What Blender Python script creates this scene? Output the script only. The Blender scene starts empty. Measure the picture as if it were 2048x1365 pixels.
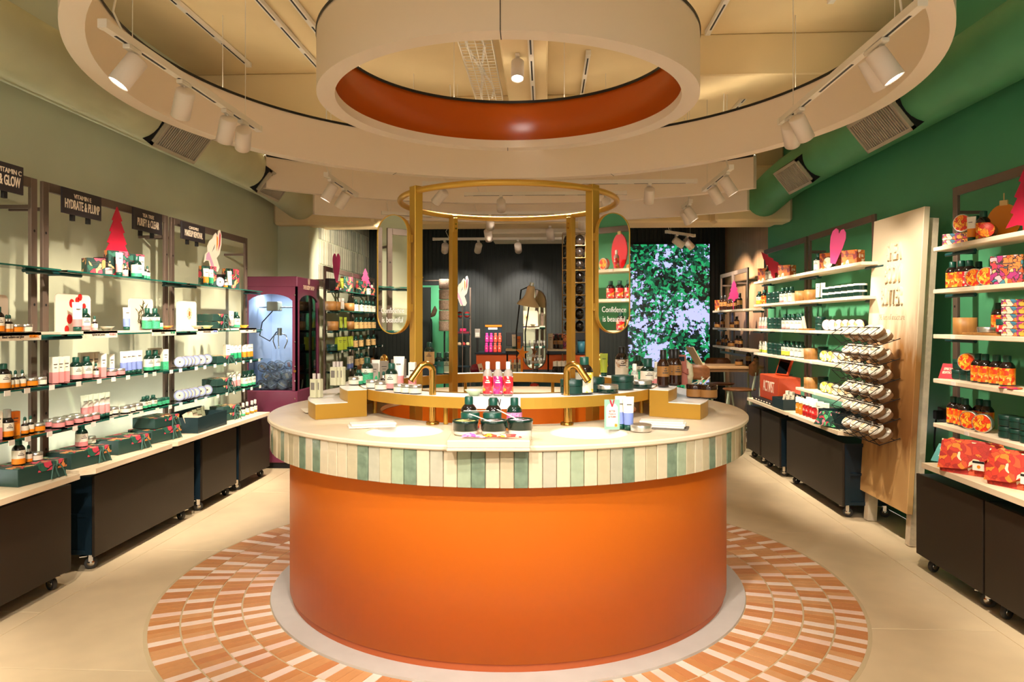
import bpy, bmesh, math, random
from mathutils import Vector, Matrix

# ---------------------------------------------------------------- camera, world, exposure
SC = bpy.context.scene
COL = SC.collection
PI = math.pi
random.seed(7)
F = 1427.0            # focal length in pixels of a 2048 px wide frame
YAW = math.radians(2.65)
SN, CS = math.sin(YAW), math.cos(YAW)
EYE = 1.5
HORIZON = 645.0
cam_data = bpy.data.cameras.new('camera')
cam_data.sensor_width = 36.0
cam_data.lens = F / 2048.0 * 36.0
cam_data.shift_y = -(682.5 - HORIZON) / 2048.0
cam_data.clip_start = 0.05
cam_data.clip_end = 60
cam = bpy.data.objects.new('camera', cam_data)
cam.location = (0, 0, EYE)
cam.rotation_euler = (PI / 2, 0, YAW)
COL.objects.link(cam)
SC.camera = cam

world = bpy.data.worlds.new('world')
SC.world = world
world.use_nodes = True
bg = world.node_tree.nodes['Background']
bg.inputs['Color'].default_value = (1.0, 0.88, 0.74, 1)
bg.inputs['Strength'].default_value = 0.8

SC.view_settings.view_transform = 'Standard'
SC.view_settings.look = 'None'
SC.view_settings.gamma = 1.0
SC.view_settings.use_curve_mapping = False
SC.view_settings.exposure = 0.5
SC.cycles.max_bounces = 5
SC.cycles.diffuse_bounces = 3
SC.cycles.glossy_bounces = 3
SC.cycles.transparent_max_bounces = 20
SC.cycles.transmission_bounces = 4
SC.cycles.caustics_reflective = False
SC.cycles.caustics_refractive = False
SC.cycles.use_adaptive_sampling = True
SC.cycles.adaptive_threshold = 0.15
SC.cycles.adaptive_min_samples = 20
SC.cycles.sample_clamp_indirect = 4.0

WARM = (1.0, 0.86, 0.70)
NEUTRAL = (1.0, 0.92, 0.83)


def spot_lamp(loc, target, power, angle=60, blend=0.5, color=WARM, size=0.04, parent=None):
    ld = bpy.data.lights.new('spot_light', 'SPOT')
    ld.energy = power
    ld.spot_size = math.radians(angle)
    ld.spot_blend = blend
    ld.color = color
    ld.shadow_soft_size = size
    o = bpy.data.objects.new('spot_light', ld)
    o.location = loc
    d = Vector(target) - Vector(loc)
    o.rotation_euler = d.to_track_quat('-Z', 'Y').to_euler()
    COL.objects.link(o)
    o['kind'] = 'helper'
    return o


# ---------------------------------------------------------------- photograph <-> place
def yat(u, X):
    """distance along the shop of a pixel column on the lengthwise plane at X"""
    du = u - 1024.0
    return X * (F * CS + du * SN) / (-F * SN + du * CS)


def dep(X, Y):
    return -X * SN + Y * CS


def zat(v, X, Y):
    return EYE - (v - HORIZON) * dep(X, Y) / F


def onplane(u, v, Z):
    du = u - 1024.0
    t = (Z - EYE) / (-(v - HORIZON))
    return ((-F * SN + du * CS) * t, (F * CS + du * SN) * t)


def aty(u, Y):
    du = u - 1024.0
    return Y * (-F * SN + du * CS) / (F * CS + du * SN)


# wash counter centre
CD = 4.26
CX, CY = (-CD * SN - 0.021 * CS, CD * CS - 0.021 * SN)


def cpt(dx, dy):
    """counter-local (x to the right of view, y away) -> place"""
    return (CX + dx * CS - dy * SN, CY + dx * SN + dy * CS)


def atc(u, d):
    """counter-local point from pixel column u and local depth d (distance behind counter centre)"""
    D = CD + d
    return ((u - 1017.0) / F * D, d)


# ---------------------------------------------------------------- materials
def lin(c):
    return c / 12.92 if c <= 0.04045 else ((c + 0.055) / 1.055) ** 2.4


def hexc(h):
    h = h.lstrip('#')
    return tuple(lin(int(h[i:i + 2], 16) / 255.0) for i in (0, 2, 4))


MATS = {}


def mat(name, color, rough=0.5, metal=0.0, spec=0.5, trans=0.0, ior=1.45, emit=None, estr=0.0,
        noise=0.0, nscale=8.0, bump=0.0, bscale=60.0, coat=0.0, alpha=1.0):
    if name in MATS:
        return MATS[name]
    if isinstance(color, str):
        color = hexc(color)
    m = bpy.data.materials.new(name)
    m.use_nodes = True
    nt = m.node_tree
    b = nt.nodes['Principled BSDF']
    b.inputs['Base Color'].default_value = (*color, 1)
    b.inputs['Roughness'].default_value = rough
    b.inputs['Metallic'].default_value = metal
    b.inputs['Specular IOR Level'].default_value = spec
    b.inputs['Transmission Weight'].default_value = trans
    b.inputs['IOR'].default_value = ior
    b.inputs['Coat Weight'].default_value = coat
    b.inputs['Alpha'].default_value = alpha
    if emit is not None:
        if isinstance(emit, str):
            emit = hexc(emit)
        b.inputs['Emission Color'].default_value = (*emit, 1)
        b.inputs['Emission Strength'].default_value = estr
    if noise > 0 or bump > 0:
        tc = nt.nodes.new('ShaderNodeTexCoord')
    if noise > 0:
        n = nt.nodes.new('ShaderNodeTexNoise')
        n.inputs['Scale'].default_value = nscale
        n.inputs['Detail'].default_value = 2
        nt.links.new(tc.outputs['Object'], n.inputs['Vector'])
        r = nt.nodes.new('ShaderNodeMapRange')
        r.inputs['From Min'].default_value = 0.3
        r.inputs['From Max'].default_value = 0.7
        r.inputs['To Min'].default_value = 1.0 - noise
        r.inputs['To Max'].default_value = 1.0 + noise
        nt.links.new(n.outputs['Fac'], r.inputs['Value'])
        h = nt.nodes.new('ShaderNodeHueSaturation')
        h.inputs['Color'].default_value = (*color, 1)
        nt.links.new(r.outputs['Result'], h.inputs['Value'])
        nt.links.new(h.outputs['Color'], b.inputs['Base Color'])
    if bump > 0:
        n2 = nt.nodes.new('ShaderNodeTexNoise')
        n2.inputs['Scale'].default_value = bscale
        n2.inputs['Detail'].default_value = 1
        nt.links.new(tc.outputs['Object'], n2.inputs['Vector'])
        bp = nt.nodes.new('ShaderNodeBump')
        bp.inputs['Strength'].default_value = bump
        bp.inputs['Distance'].default_value = 0.01
        nt.links.new(n2.outputs['Fac'], bp.inputs['Height'])
        nt.links.new(bp.outputs['Normal'], b.inputs['Normal'])
    MATS[name] = m
    return m


def pattern_mat(name, colors, scale=14.0, rough=0.45, line='#1f3a33', distort=1.6, linew=0.05, seed=0.0):
    """leafy printed paper: warped voronoi cells in several print colours with dark outlines"""
    if name in MATS:
        return MATS[name]
    m = bpy.data.materials.new(name)
    m.use_nodes = True
    nt = m.node_tree
    L = nt.links
    b = nt.nodes['Principled BSDF']
    b.inputs['Roughness'].default_value = rough
    tc = nt.nodes.new('ShaderNodeTexCoord')
    mp = nt.nodes.new('ShaderNodeMapping')
    mp.inputs['Location'].default_value = (seed, seed * 0.7, seed * 1.3)
    L.new(tc.outputs['Object'], mp.inputs['Vector'])
    nz = nt.nodes.new('ShaderNodeTexNoise')
    nz.inputs['Scale'].default_value = scale * 0.7
    nz.inputs['Detail'].default_value = 1
    L.new(mp.outputs['Vector'], nz.inputs['Vector'])
    mx = nt.nodes.new('ShaderNodeVectorMath')
    mx.operation = 'MULTIPLY_ADD'
    mx.inputs[1].default_value = (distort / scale,) * 3
    L.new(nz.outputs['Color'], mx.inputs[0])
    L.new(mp.outputs['Vector'], mx.inputs[2])
    vo = nt.nodes.new('ShaderNodeTexVoronoi')
    vo.inputs['Scale'].default_value = scale
    L.new(mx.outputs['Vector'], vo.inputs['Vector'])
    sp = nt.nodes.new('ShaderNodeSeparateColor')
    L.new(vo.outputs['Color'], sp.inputs['Color'])
    cr = nt.nodes.new('ShaderNodeValToRGB')
    cr.color_ramp.interpolation = 'CONSTANT'
    els = cr.color_ramp.elements
    n = len(colors)
    while len(els) < n:
        els.new(0.5)
    for i, c in enumerate(colors):
        els[i].position = i / n
        els[i].color = (*hexc(c), 1)
    L.new(sp.outputs['Red'], cr.inputs['Fac'])
    v2 = nt.nodes.new('ShaderNodeTexVoronoi')
    v2.feature = 'DISTANCE_TO_EDGE'
    v2.inputs['Scale'].default_value = scale
    L.new(mx.outputs['Vector'], v2.inputs['Vector'])
    gt = nt.nodes.new('ShaderNodeMath')
    gt.operation = 'GREATER_THAN'
    gt.inputs[1].default_value = linew
    L.new(v2.outputs['Distance'], gt.inputs[0])
    mix = nt.nodes.new('ShaderNodeMix')
    mix.data_type = 'RGBA'
    mix.inputs[6].default_value = (*hexc(line), 1)
    L.new(gt.outputs[0], mix.inputs[0])
    L.new(cr.outputs['Color'], mix.inputs[7])
    L.new(mix.outputs[2], b.inputs['Base Color'])
    MATS[name] = m
    return m


def glass_mat(name, tint, ior=1.45, rough=0.02, frost=0.0):
    """thin clear sheet: tinted transparency with a fresnel gloss, so light passes through it"""
    if name in MATS:
        return MATS[name]
    m = bpy.data.materials.new(name)
    m.use_nodes = True
    nt = m.node_tree
    nt.nodes.remove(nt.nodes['Principled BSDF'])
    tr = nt.nodes.new('ShaderNodeBsdfTransparent')
    tr.inputs['Color'].default_value = (*hexc(tint), 1)
    gl = nt.nodes.new('ShaderNodeBsdfGlossy')
    gl.inputs['Roughness'].default_value = rough
    fr = nt.nodes.new('ShaderNodeFresnel')
    fr.inputs['IOR'].default_value = ior
    mx = nt.nodes.new('ShaderNodeMixShader')
    nt.links.new(fr.outputs[0], mx.inputs[0])
    nt.links.new(tr.outputs[0], mx.inputs[1])
    nt.links.new(gl.outputs[0], mx.inputs[2])
    out = mx.outputs[0]
    if frost > 0:
        df = nt.nodes.new('ShaderNodeBsdfDiffuse')
        df.inputs['Color'].default_value = (0.85, 0.9, 0.97, 1)
        m2 = nt.nodes.new('ShaderNodeMixShader')
        m2.inputs[0].default_value = frost
        nt.links.new(out, m2.inputs[1])
        nt.links.new(df.outputs[0], m2.inputs[2])
        out = m2.outputs[0]
    nt.links.new(out, nt.nodes['Material Output'].inputs['Surface'])
    MATS[name] = m
    return m


def wood_mat(name, c1, c2, scale=3.0, rough=0.45, axis=2):
    if name in MATS:
        return MATS[name]
    m = bpy.data.materials.new(name)
    m.use_nodes = True
    nt = m.node_tree
    L = nt.links
    b = nt.nodes['Principled BSDF']
    b.inputs['Roughness'].default_value = rough
    tc = nt.nodes.new('ShaderNodeTexCoord')
    mp = nt.nodes.new('ShaderNodeMapping')
    s = [14.0, 14.0, 14.0]
    s[axis] = 0.7
    mp.inputs['Scale'].default_value = s
    L.new(tc.outputs['Object'], mp.inputs['Vector'])
    n = nt.nodes.new('ShaderNodeTexNoise')
    n.inputs['Scale'].default_value = scale
    n.inputs['Detail'].default_value = 3
    n.inputs['Distortion'].default_value = 0.4
    L.new(mp.outputs['Vector'], n.inputs['Vector'])
    cr = nt.nodes.new('ShaderNodeValToRGB')
    cr.color_ramp.elements[0].position = 0.32
    cr.color_ramp.elements[0].color = (*hexc(c1), 1)
    cr.color_ramp.elements[1].position = 0.68
    cr.color_ramp.elements[1].color = (*hexc(c2), 1)
    L.new(n.outputs['Fac'], cr.inputs['Fac'])
    L.new(cr.outputs['Color'], b.inputs['Base Color'])
    MATS[name] = m
    return m


# ---------------------------------------------------------------- mesh helpers
class MB:
    """collects geometry for ONE mesh"""

    def __init__(self):
        self.v, self.f, self.mi, self.mats = [], [], [], []
        self.sm = []

    def m(self, material):
        if material not in self.mats:
            self.mats.append(material)
        return self.mats.index(material)

    def add(self, verts, faces, material=None, smooth=False, M=None):
        o = len(self.v)
        if M is not None:
            verts = [M @ Vector(p) for p in verts]
        self.v.extend([tuple(p) for p in verts])
        k = self.m(material) if material else 0
        for f in faces:
            self.f.append(tuple(i + o for i in f))
            self.mi.append(k)
            self.sm.append(smooth)
        return self

    def box(self, x0, x1, y0, y1, z0, z1, material=None, M=None, bev=0.0):
        if bev > 0:
            bm = bmesh.new()
            bmesh.ops.create_cube(bm, size=1.0)
            for vv in bm.verts:
                vv.co = Vector(((x0 + x1) / 2 + vv.co.x * (x1 - x0), (y0 + y1) / 2 + vv.co.y * (y1 - y0), (z0 + z1) / 2 + vv.co.z * (z1 - z0)))
            bmesh.ops.bevel(bm, geom=bm.edges[:], offset=bev, segments=1, affect='EDGES')
            bm.verts.index_update()
            vs = [vv.co.copy() for vv in bm.verts]
            fs = [[q.index for q in ff.verts] for ff in bm.faces]
            bm.free()
            return self.add(vs, fs, material, False, M)
        vs = [(x0, y0, z0), (x1, y0, z0), (x1, y1, z0), (x0, y1, z0), (x0, y0, z1), (x1, y0, z1), (x1, y1, z1), (x0, y1, z1)]
        fs = [(0, 3, 2, 1), (4, 5, 6, 7), (0, 1, 5, 4), (1, 2, 6, 5), (2, 3, 7, 6), (3, 0, 4, 7)]
        return self.add(vs, fs, material, False, M)

    def lathe(self, prof, seg=20, material=None, M=None, smooth=True, a0=0.0, a1=2 * PI, sx=1.0, sy=1.0):
        """profile of (radius, height) turned about z"""
        full = abs((a1 - a0) - 2 * PI) < 1e-6
        n = seg if full else seg + 1
        vs, fs = [], []
        for (r, z) in prof:
            for i in range(n):
                a = a0 + (a1 - a0) * i / seg
                vs.append((r * sx * math.cos(a), r * sy * math.sin(a), z))
        for j in range(len(prof) - 1):
            for i in range(seg):
                i2 = (i + 1) % n if full else i + 1
                fs.append((j * n + i, j * n + i2, (j + 1) * n + i2, (j + 1) * n + i))
        self.add(vs, fs, material, smooth, M)
        return self

    def disc(self, r, z, seg=20, material=None, M=None, up=True, sx=1.0, sy=1.0):
        vs = [(r * sx * math.cos(2 * PI * i / seg), r * sy * math.sin(2 * PI * i / seg), z) for i in range(seg)]
        f = list(range(seg))
        if not up:
            f.reverse()
        return self.add(vs, [tuple(f)], material, False, M)

    def cyl(self, r, z0, z1, seg=16, material=None, M=None, r2=None):
        r2 = r if r2 is None else r2
        self.lathe([(r, z0), (r2, z1)], seg, material, M)
        self.disc(r, z0, seg, material, M, up=False)
        self.disc(r2, z1, seg, material, M, up=True)
        return self

    def tube(self, path, r, seg=8, material=None, closed=False, M=None, caps=True):
        pts = [Vector(p) for p in path]
        n = len(pts)
        vs, fs = [], []
        prev = None
        for i, p in enumerate(pts):
            if closed:
                t = pts[(i + 1) % n] - pts[(i - 1) % n]
            else:
                t = pts[min(i + 1, n - 1)] - pts[max(i - 1, 0)]
            t.normalize()
            if prev is None:
                up = Vector((0, 0, 1)) if abs(t.z) < 0.95 else Vector((1, 0, 0))
                a = t.cross(up).normalized()
            else:
                a = (prev - t * prev.dot(t)).normalized()
            prev = a
            bvec = t.cross(a)
            rr = r[i] if isinstance(r, (list, tuple)) else r
            for k in range(seg):
                th = 2 * PI * k / seg
                vs.append(p + a * (math.cos(th) * rr) + bvec * (math.sin(th) * rr))
        m = n if closed else n - 1
        for i in range(m):
            j = (i + 1) % n
            for k in range(seg):
                k2 = (k + 1) % seg
                fs.append((i * seg + k, i * seg + k2, j * seg + k2, j * seg + k))
        self.add(vs, fs, material, True, M)
        if caps and not closed:
            self.add([vs[k] for k in range(seg)], [tuple(reversed(range(seg)))], material, False, M)
            self.add([vs[(n - 1) * seg + k] for k in range(seg)], [tuple(range(seg))], material, False, M)
        return self

    def prism(self, outline, d0, d1, material=None, M=None):
        """2-D outline (x, z) counter-clockwise, extruded along y from d0 to d1"""
        n = len(outline)
        vs = [(x, d0, z) for x, z in outline] + [(x, d1, z) for x, z in outline]
        fs = [tuple(range(n)), tuple(reversed(range(n, 2 * n)))]
        for i in range(n):
            j = (i + 1) % n
            fs.append((j, i, n + i, n + j))
        return self.add(vs, fs, material, False, M)

    def mesh(self, name):
        me = bpy.data.meshes.new(name)
        me.from_pydata(self.v, [], self.f)
        for mm in self.mats:
            me.materials.append(mm)
        me.polygons.foreach_set('material_index', self.mi)
        me.polygons.foreach_set('use_smooth', self.sm)
        me.update()
        return me


def link(name, data, parent=None, loc=(0, 0, 0), rot=(0, 0, 0)):
    o = bpy.data.objects.new(name, data)
    o.location = loc
    o.rotation_euler = rot
    COL.objects.link(o)
    if parent is not None:
        o.parent = parent
    return o


def part(name, mb, parent, loc=(0, 0, 0), rot=(0, 0, 0), label=None):
    o = link(name, mb.mesh(name) if isinstance(mb, MB) else mb, parent, loc, rot)
    if label:
        o['label'] = label
    return o


LABELS = {}


def tag(o, label, cat, group=None):
    o['label'] = label
    o['category'] = cat
    if group:
        o['group'] = group
    LABELS.setdefault(label, []).append(o.name)
    return o


def thing(name, label, cat, loc=(0, 0, 0), rz=0.0, group=None, rot=None):
    o = link(name, None, None, loc, rot if rot else (0, 0, rz))
    o.empty_display_size = 0.05
    return tag(o, label, cat, group)


def struct(name, mb, label=None, parent=None, loc=(0, 0, 0)):
    o = link(name, mb.mesh(name), parent, loc)
    if parent is None:
        o['kind'] = 'structure'
    if label:
        o['label'] = label
    return o


_DEPS = []


def text_mesh(s, size, depth, material, align='CENTER', sx=1.0, space=1.0, valign='CENTER', spread=0.0):
    cu = bpy.data.curves.new('lettering', 'FONT')
    cu.body = s
    cu.size = size
    cu.extrude = depth
    cu.align_x = align
    cu.align_y = valign
    cu.space_character = space
    cu.offset = spread
    cu.resolution_u = 3
    o = bpy.data.objects.new('lettering_source', cu)
    COL.objects.link(o)
    o.scale = (sx, 1, 1)
    bpy.context.view_layer.update()
    dg = bpy.context.evaluated_depsgraph_get()
    me = bpy.data.meshes.new_from_object(o.evaluated_get(dg))
    for v in me.vertices:
        v.co.x *= sx
    me.materials.clear()
    me.materials.append(material)
    bpy.data.objects.remove(o)
    bpy.data.curves.remove(cu)
    return me


def lettering(s, size, material, parent, loc, rot, depth=0.0008, sx=0.7, space=1.0, align='CENTER', spread=0.0):
    """flat lettering; with rot (90 deg,0,a) it stands upright and reads from local -Y turned by a"""
    return part('lettering', text_mesh(s, size, depth, material, align, sx, space, spread=spread), parent, loc, rot)


ORD = ['first', 'second', 'third', 'fourth', 'fifth', 'sixth', 'seventh', 'eighth', 'ninth', 'tenth', 'eleventh', 'twelfth', 'thirteenth', 'fourteenth', 'fifteenth', 'sixteenth']
# ---------------------------------------------------------------- palette
M_CREAM = mat('cream_paint', '#e9d9bf', 0.6, noise=0.03, nscale=3)
M_CEIL = mat('ceiling_paint', '#e8cf9f', 0.75, noise=0.04, nscale=2)
M_RING = mat('ring_laminate', '#efdecb', 0.5)
M_SAGE = mat('sage_wall_paint', '#c9ccae', 0.6, noise=0.04, nscale=2.5)
M_GREEN = mat('green_wall_paint', '#4f9c6e', 0.55, noise=0.05, nscale=2.0)
M_DUCT_S = mat('sage_duct_paint', '#c4c5a4', 0.55, noise=0.08, nscale=3, bump=0.25, bscale=12)
M_DUCT_G = mat('green_duct_paint', '#58a274', 0.55, noise=0.08, nscale=3, bump=0.25, bscale=12)
M_DARKWALL = mat('dark_fluted_panel', '#161e17', 0.5, noise=0.06, nscale=3)
M_NAVY = mat('dark_teal_soffit', '#0f2023', 0.6)
M_WOODWALL = wood_mat('oak_wall_panel', '#a9805c', '#bd946d', 2.0)
M_FLOOR = mat('floor_stone', '#d9c4a0', 0.42, noise=0.05, nscale=5)
M_GROUT = mat('floor_joint', '#a8987c', 0.8)
M_BLACK = mat('black_edge', '#141210', 0.5)
M_WHITE = mat('white_paint', '#efe9df', 0.5)
M_TRACK = mat('track_white', '#e9dfd0', 0.4)
M_CAN = mat('lamp_can_white', '#e6d8ca', 0.45)
M_GLOW = mat('lamp_lens', '#ffffff', 0.3, emit=(1.0, 0.97, 0.92), estr=9.0)
M_GLOW.cycles.emission_sampling = 'NONE'
M_ORANGE = mat('orange_lacquer', '#d96e15', 0.38, spec=0.45)
M_ORANGE_IN = mat('orange_gloss_lining', '#c45606', 0.24)
M_TOE = mat('orange_plinth', '#b8592b', 0.45)
M_GOLD = mat('gold_powder_coat', '#c4973a', 0.4, metal=0.55)
M_BRASS = mat('polished_brass', '#d0a050', 0.2, metal=1.0)
M_QUARTZ = mat('cream_quartz', '#e4d1b2', 0.38, noise=0.03, nscale=9)
M_CERAMIC = mat('white_basin', '#f6f2ea', 0.25)
M_KERB = mat('white_kerb', '#c4bdb3', 0.5, noise=0.03, nscale=10)
M_STEEL = mat('bronze_steel', '#6d5c50', 0.42, metal=0.35)
M_HOLE = mat('hole_black', '#0c0a09', 0.7)
M_TEALROD = mat('teal_rod', '#17494a', 0.4)
M_GLASS = glass_mat('shelf_glass', '#e3f2ea')
M_GLASSEDGE = mat('shelf_glass_edge', '#1d5a4d', 0.2)
M_OAK = wood_mat('pale_worktop', '#dcc6a3', '#e8d6b8', 2.2, 0.5, axis=1)
M_SHELF = wood_mat('pale_wood_shelf', '#e3d0b2', '#efe0c6', 2.2, 0.5, axis=1)
M_CAB = mat('bronze_cabinet_front', '#281f15', 0.5, noise=0.03, nscale=3)
M_CABSIDE = mat('navy_cabinet_side', '#12242f', 0.4)
M_CHROME = mat('chrome', '#c8c4bd', 0.18, metal=1.0)
M_RUBBER = mat('grey_rubber', '#3a3835', 0.7)
M_SIGN = mat('sign_black', '#2a2427', 0.5)
M_SIGNTXT = mat('sign_cream', '#ecd9c0', 0.6)
M_MIRROR = mat('mirror_silver', '#f2f2ee', 0.02, metal=1.0)
M_PURPLE = mat('plum_lacquer', '#71324a', 0.35)
M_CLEAR = glass_mat('clear_glass', '#f2f7fc', 1.35)

# ---------------------------------------------------------------- the room
XL, XR, YB, YF, ZC = -3.12, 2.75, 11.05, -1.2, 3.7
XL2, YS = -2.75, 8.2

f = MB().box(XL, XR, YF, YB, -0.06, -0.004, M_GROUT)
floor = struct('floor', f, 'large pale stone slabs with thin joints')
slab_cache = {}
xs = [XL, -2.6, -1.4, -0.2, 1.0, 2.2, XR]
for i in range(len(xs) - 1):
    off = 0.0 if i % 2 == 0 else 0.58
    ys = [YF] + [y for y in [3.57 - off + 1.6 * k for k in range(-3, 6)] if YF + 0.1 < y < YB - 0.1] + [YB]
    for j in range(len(ys) - 1):
        w, d = xs[i + 1] - xs[i] - 0.004, ys[j + 1] - ys[j] - 0.004
        key = (round(w, 3), round(d, 3))
        if key not in slab_cache:
            slab_cache[key] = MB().box(-w / 2, w / 2, -d / 2, d / 2, -0.012, 0.0, M_FLOOR, bev=0.0015).mesh('slab')
        part('slab', slab_cache[key], floor, ((xs[i] + xs[i + 1]) / 2, (ys[j] + ys[j + 1]) / 2, 0))

# round inlay of terracotta and pale pink tiles around the counter
M_TC = [mat('terracotta_%d' % i, c, 0.5, noise=0.05, nscale=14) for i, c in enumerate(['#cf9560', '#cb8c55', '#d49d6a', '#c88653'])]
M_PK = [mat('pale_pink_tile_%d' % i, c, 0.5, noise=0.03, nscale=14) for i, c in enumerate(['#efd6c4', '#edcdba', '#f1dccb'])]
M_MATGROUT = mat('inlay_grout', '#c9b692', 0.85)
mb = MB().lathe([(1.34, 0.0012), (1.94, 0.0012), (1.94, -0.003)], 128, M_MATGROUT, smooth=False)
inlay = part('tile_inlay', mb, floor, (CX, CY, 0), label='round inlay of terracotta and pale pink tiles')
tiles = []
rr = [1.345, 1.4875, 1.63, 1.7775, 1.925]
rt = random.Random(3)
for k in range(4):
    r0, r1 = rr[k] + 0.004, rr[k + 1] - 0.004
    n = int(round(2 * PI * (r0 + r1) / 2 / 0.0495))
    i = 0
    seq = []
    while len(seq) < n:
        seq += ['t'] * rt.choice([1, 2, 2, 3, 3]) + ['p']
    for i in range(n):
        a = 2 * PI * i / n + k * 0.01
        tiles.append((k, r0, r1, a, 2 * PI / n, seq[i]))


def seen_tile(t):
    k, r0, r1, a, da, c = t
    r = (r0 + r1) / 2
    x, y = r * math.cos(a), r * math.sin(a)      # counter-local, y away
    D = CD + y
    v = HORIZON + F * EYE / D
    if v > 1372:
        return 0
    u = 1017 + F * x / D
    half = 437 + 2
    if y > -0.2 and abs(u - 1017) < half:
        return 0
    if abs(x) < 1.25 and y > -1.25 and x * x + y * y > 1.25 ** 2 and y > 0:
        return 0
    return 1.0 / D


tiles.sort(key=seen_tile, reverse=True)
tcache = {}
rest = MB()
for idx, t in enumerate(tiles):
    k, r0, r1, a, da, c = t
    m = rt.choice(M_TC) if c == 't' else rt.choice(M_PK)
    g = 0.0011
    h0, h1 = da / 2 - g / r0, da / 2 - g / r1
    zt = 0.0042
    vs = [(r0 * math.cos(h0), -r0 * math.sin(h0), 0.001), (r1 * math.cos(h1), -r1 * math.sin(h1), 0.001),
          (r1 * math.cos(h1), r1 * math.sin(h1), 0.001), (r0 * math.cos(h0), r0 * math.sin(h0), 0.001)]
    e = 0.0008
    vs += [(r0 + e, -(r0 * math.sin(h0) - e), zt), (r1 - e, -(r1 * math.sin(h1) - e), zt), (r1 - e, r1 * math.sin(h1) - e, zt), (r0 + e, r0 * math.sin(h0) - e, zt)]
    fs = [(4, 5, 6, 7), (0, 1, 5, 4), (1, 2, 6, 5), (2, 3, 7, 6), (3, 0, 4, 7)]
    if idx < 300:
        key = (k, m.name)
        if key not in tcache:
            tcache[key] = MB().add(vs, fs, m).mesh('tile')
        part('tile', tcache[key], inlay, (0, 0, 0), (0, 0, a + YAW))
    else:
        rest.add(vs, fs, m, False, Matrix.Rotation(a + YAW, 4, 'Z'))
o = part('remaining_tiles', rest, inlay)
o['kind'] = 'stuff'

struct('ceiling', MB().box(XL, XR, YF, YB, ZC, ZC + 0.1, M_CEIL))
struct('wall_left', MB().box(XL - 0.1, XL, YF, YS + 0.3, 0, ZC, M_SAGE))
struct('wall_right', MB().box(XR, XR + 0.1, YF, yat(1536, XR), 0, ZC, M_GREEN))
struct('wall_right_back', MB().box(XR, XR + 0.1, yat(1536, XR), YB, 0, ZC, M_WOODWALL))
struct('wall_left_back', MB().box(XL - 0.1, XL2, YS, YB, 0, ZC, M_SAGE), 'sage return wall behind the plum machine')
struct('wall_back', MB().box(XL2, XR, YB, YB + 0.1, 0, ZC, M_DARKWALL), 'dark green fluted panelling')
ribs = MB()
x = XL2 + 0.02
while x < XR - 0.03:
    ribs.prism([(x, 0), (x + 0.042, 0), (x + 0.042, ZC - 0.02), (x, ZC - 0.02)], YB - 0.018, YB - 0.0005, M_DARKWALL)
    x += 0.062
o = part('fluting', ribs, bpy.data.objects['wall_back'])
o['kind'] = 'stuff'
# tiles on the upper back-left wall
M_WT = [mat('zellige_grey_%d' % i, c, 0.35, noise=0.12, nscale=18) for i, c in enumerate(['#aaa890', '#bbb89e', '#989884', '#b3b49e', '#a09c88'])]
wt = {}
rw = random.Random(5)
yy0, yy1 = YS + 0.35, YB - 0.05
n = int((yy1 - yy0) / 0.1)
for r in range(4):
    for i in range(n):
        m = rw.choice(M_WT)
        if m.name not in wt:
            wt[m.name] = MB().box(0, 0.012, -0.047, 0.047, -0.145, 0.145, m, bev=0.003).mesh('tile')
        part('tile', wt[m.name], bpy.data.objects['wall_left_back'], (XL2, yy0 + 0.05 + 0.1 * i + (0.03 if r % 2 else 0), 2.06 + 0.3 * r))

# bulkheads and beams
struct('trim_1', MB().box(XL, XR, 8.35, 8.85, 2.66, ZC, M_CEIL, bev=0.02), 'cream bulkhead across the shop')
struct('trim_2', MB().box(XL + 0.0, -1.95, 8.05, 8.36, 2.62, 3.25, M_CEIL, bev=0.03), 'boxed corner below the sage duct')
struct('trim_3', MB().box(1.9, XR, 8.05, 8.36, 2.62, 3.25, M_CEIL, bev=0.03), 'boxed corner below the green duct')
struct('trim_4', MB().box(XL2, XR, 8.86, YB, 2.95, ZC, M_NAVY), 'dark soffit over the back of the shop')
struct('trim_5', MB().box(1.0, XR, 5.5, 6.1, 3.38, ZC, M_CEIL, bev=0.01), 'ceiling beam')
struct('trim_6', MB().box(XL, -1.75, 6.2, 8.34, 3.2, ZC, M_CEIL, bev=0.01), 'boxed ceiling drop')
struct('trim_7', MB().box(-0.32, 0.02, 3.0, 8.34, 3.45, ZC, M_CEIL, bev=0.01), 'lengthwise ceiling beam')
struct('trim_8', MB().box(-1.75, 1.0, 6.9, 7.5, 3.4, ZC, M_CEIL, bev=0.01), 'ceiling beam')
struct('trim_9', MB().box(-0.72, 0.62, 9.0, 10.2, 2.62, 2.94, M_CREAM, bev=0.01), 'low cream soffit panel')

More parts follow.
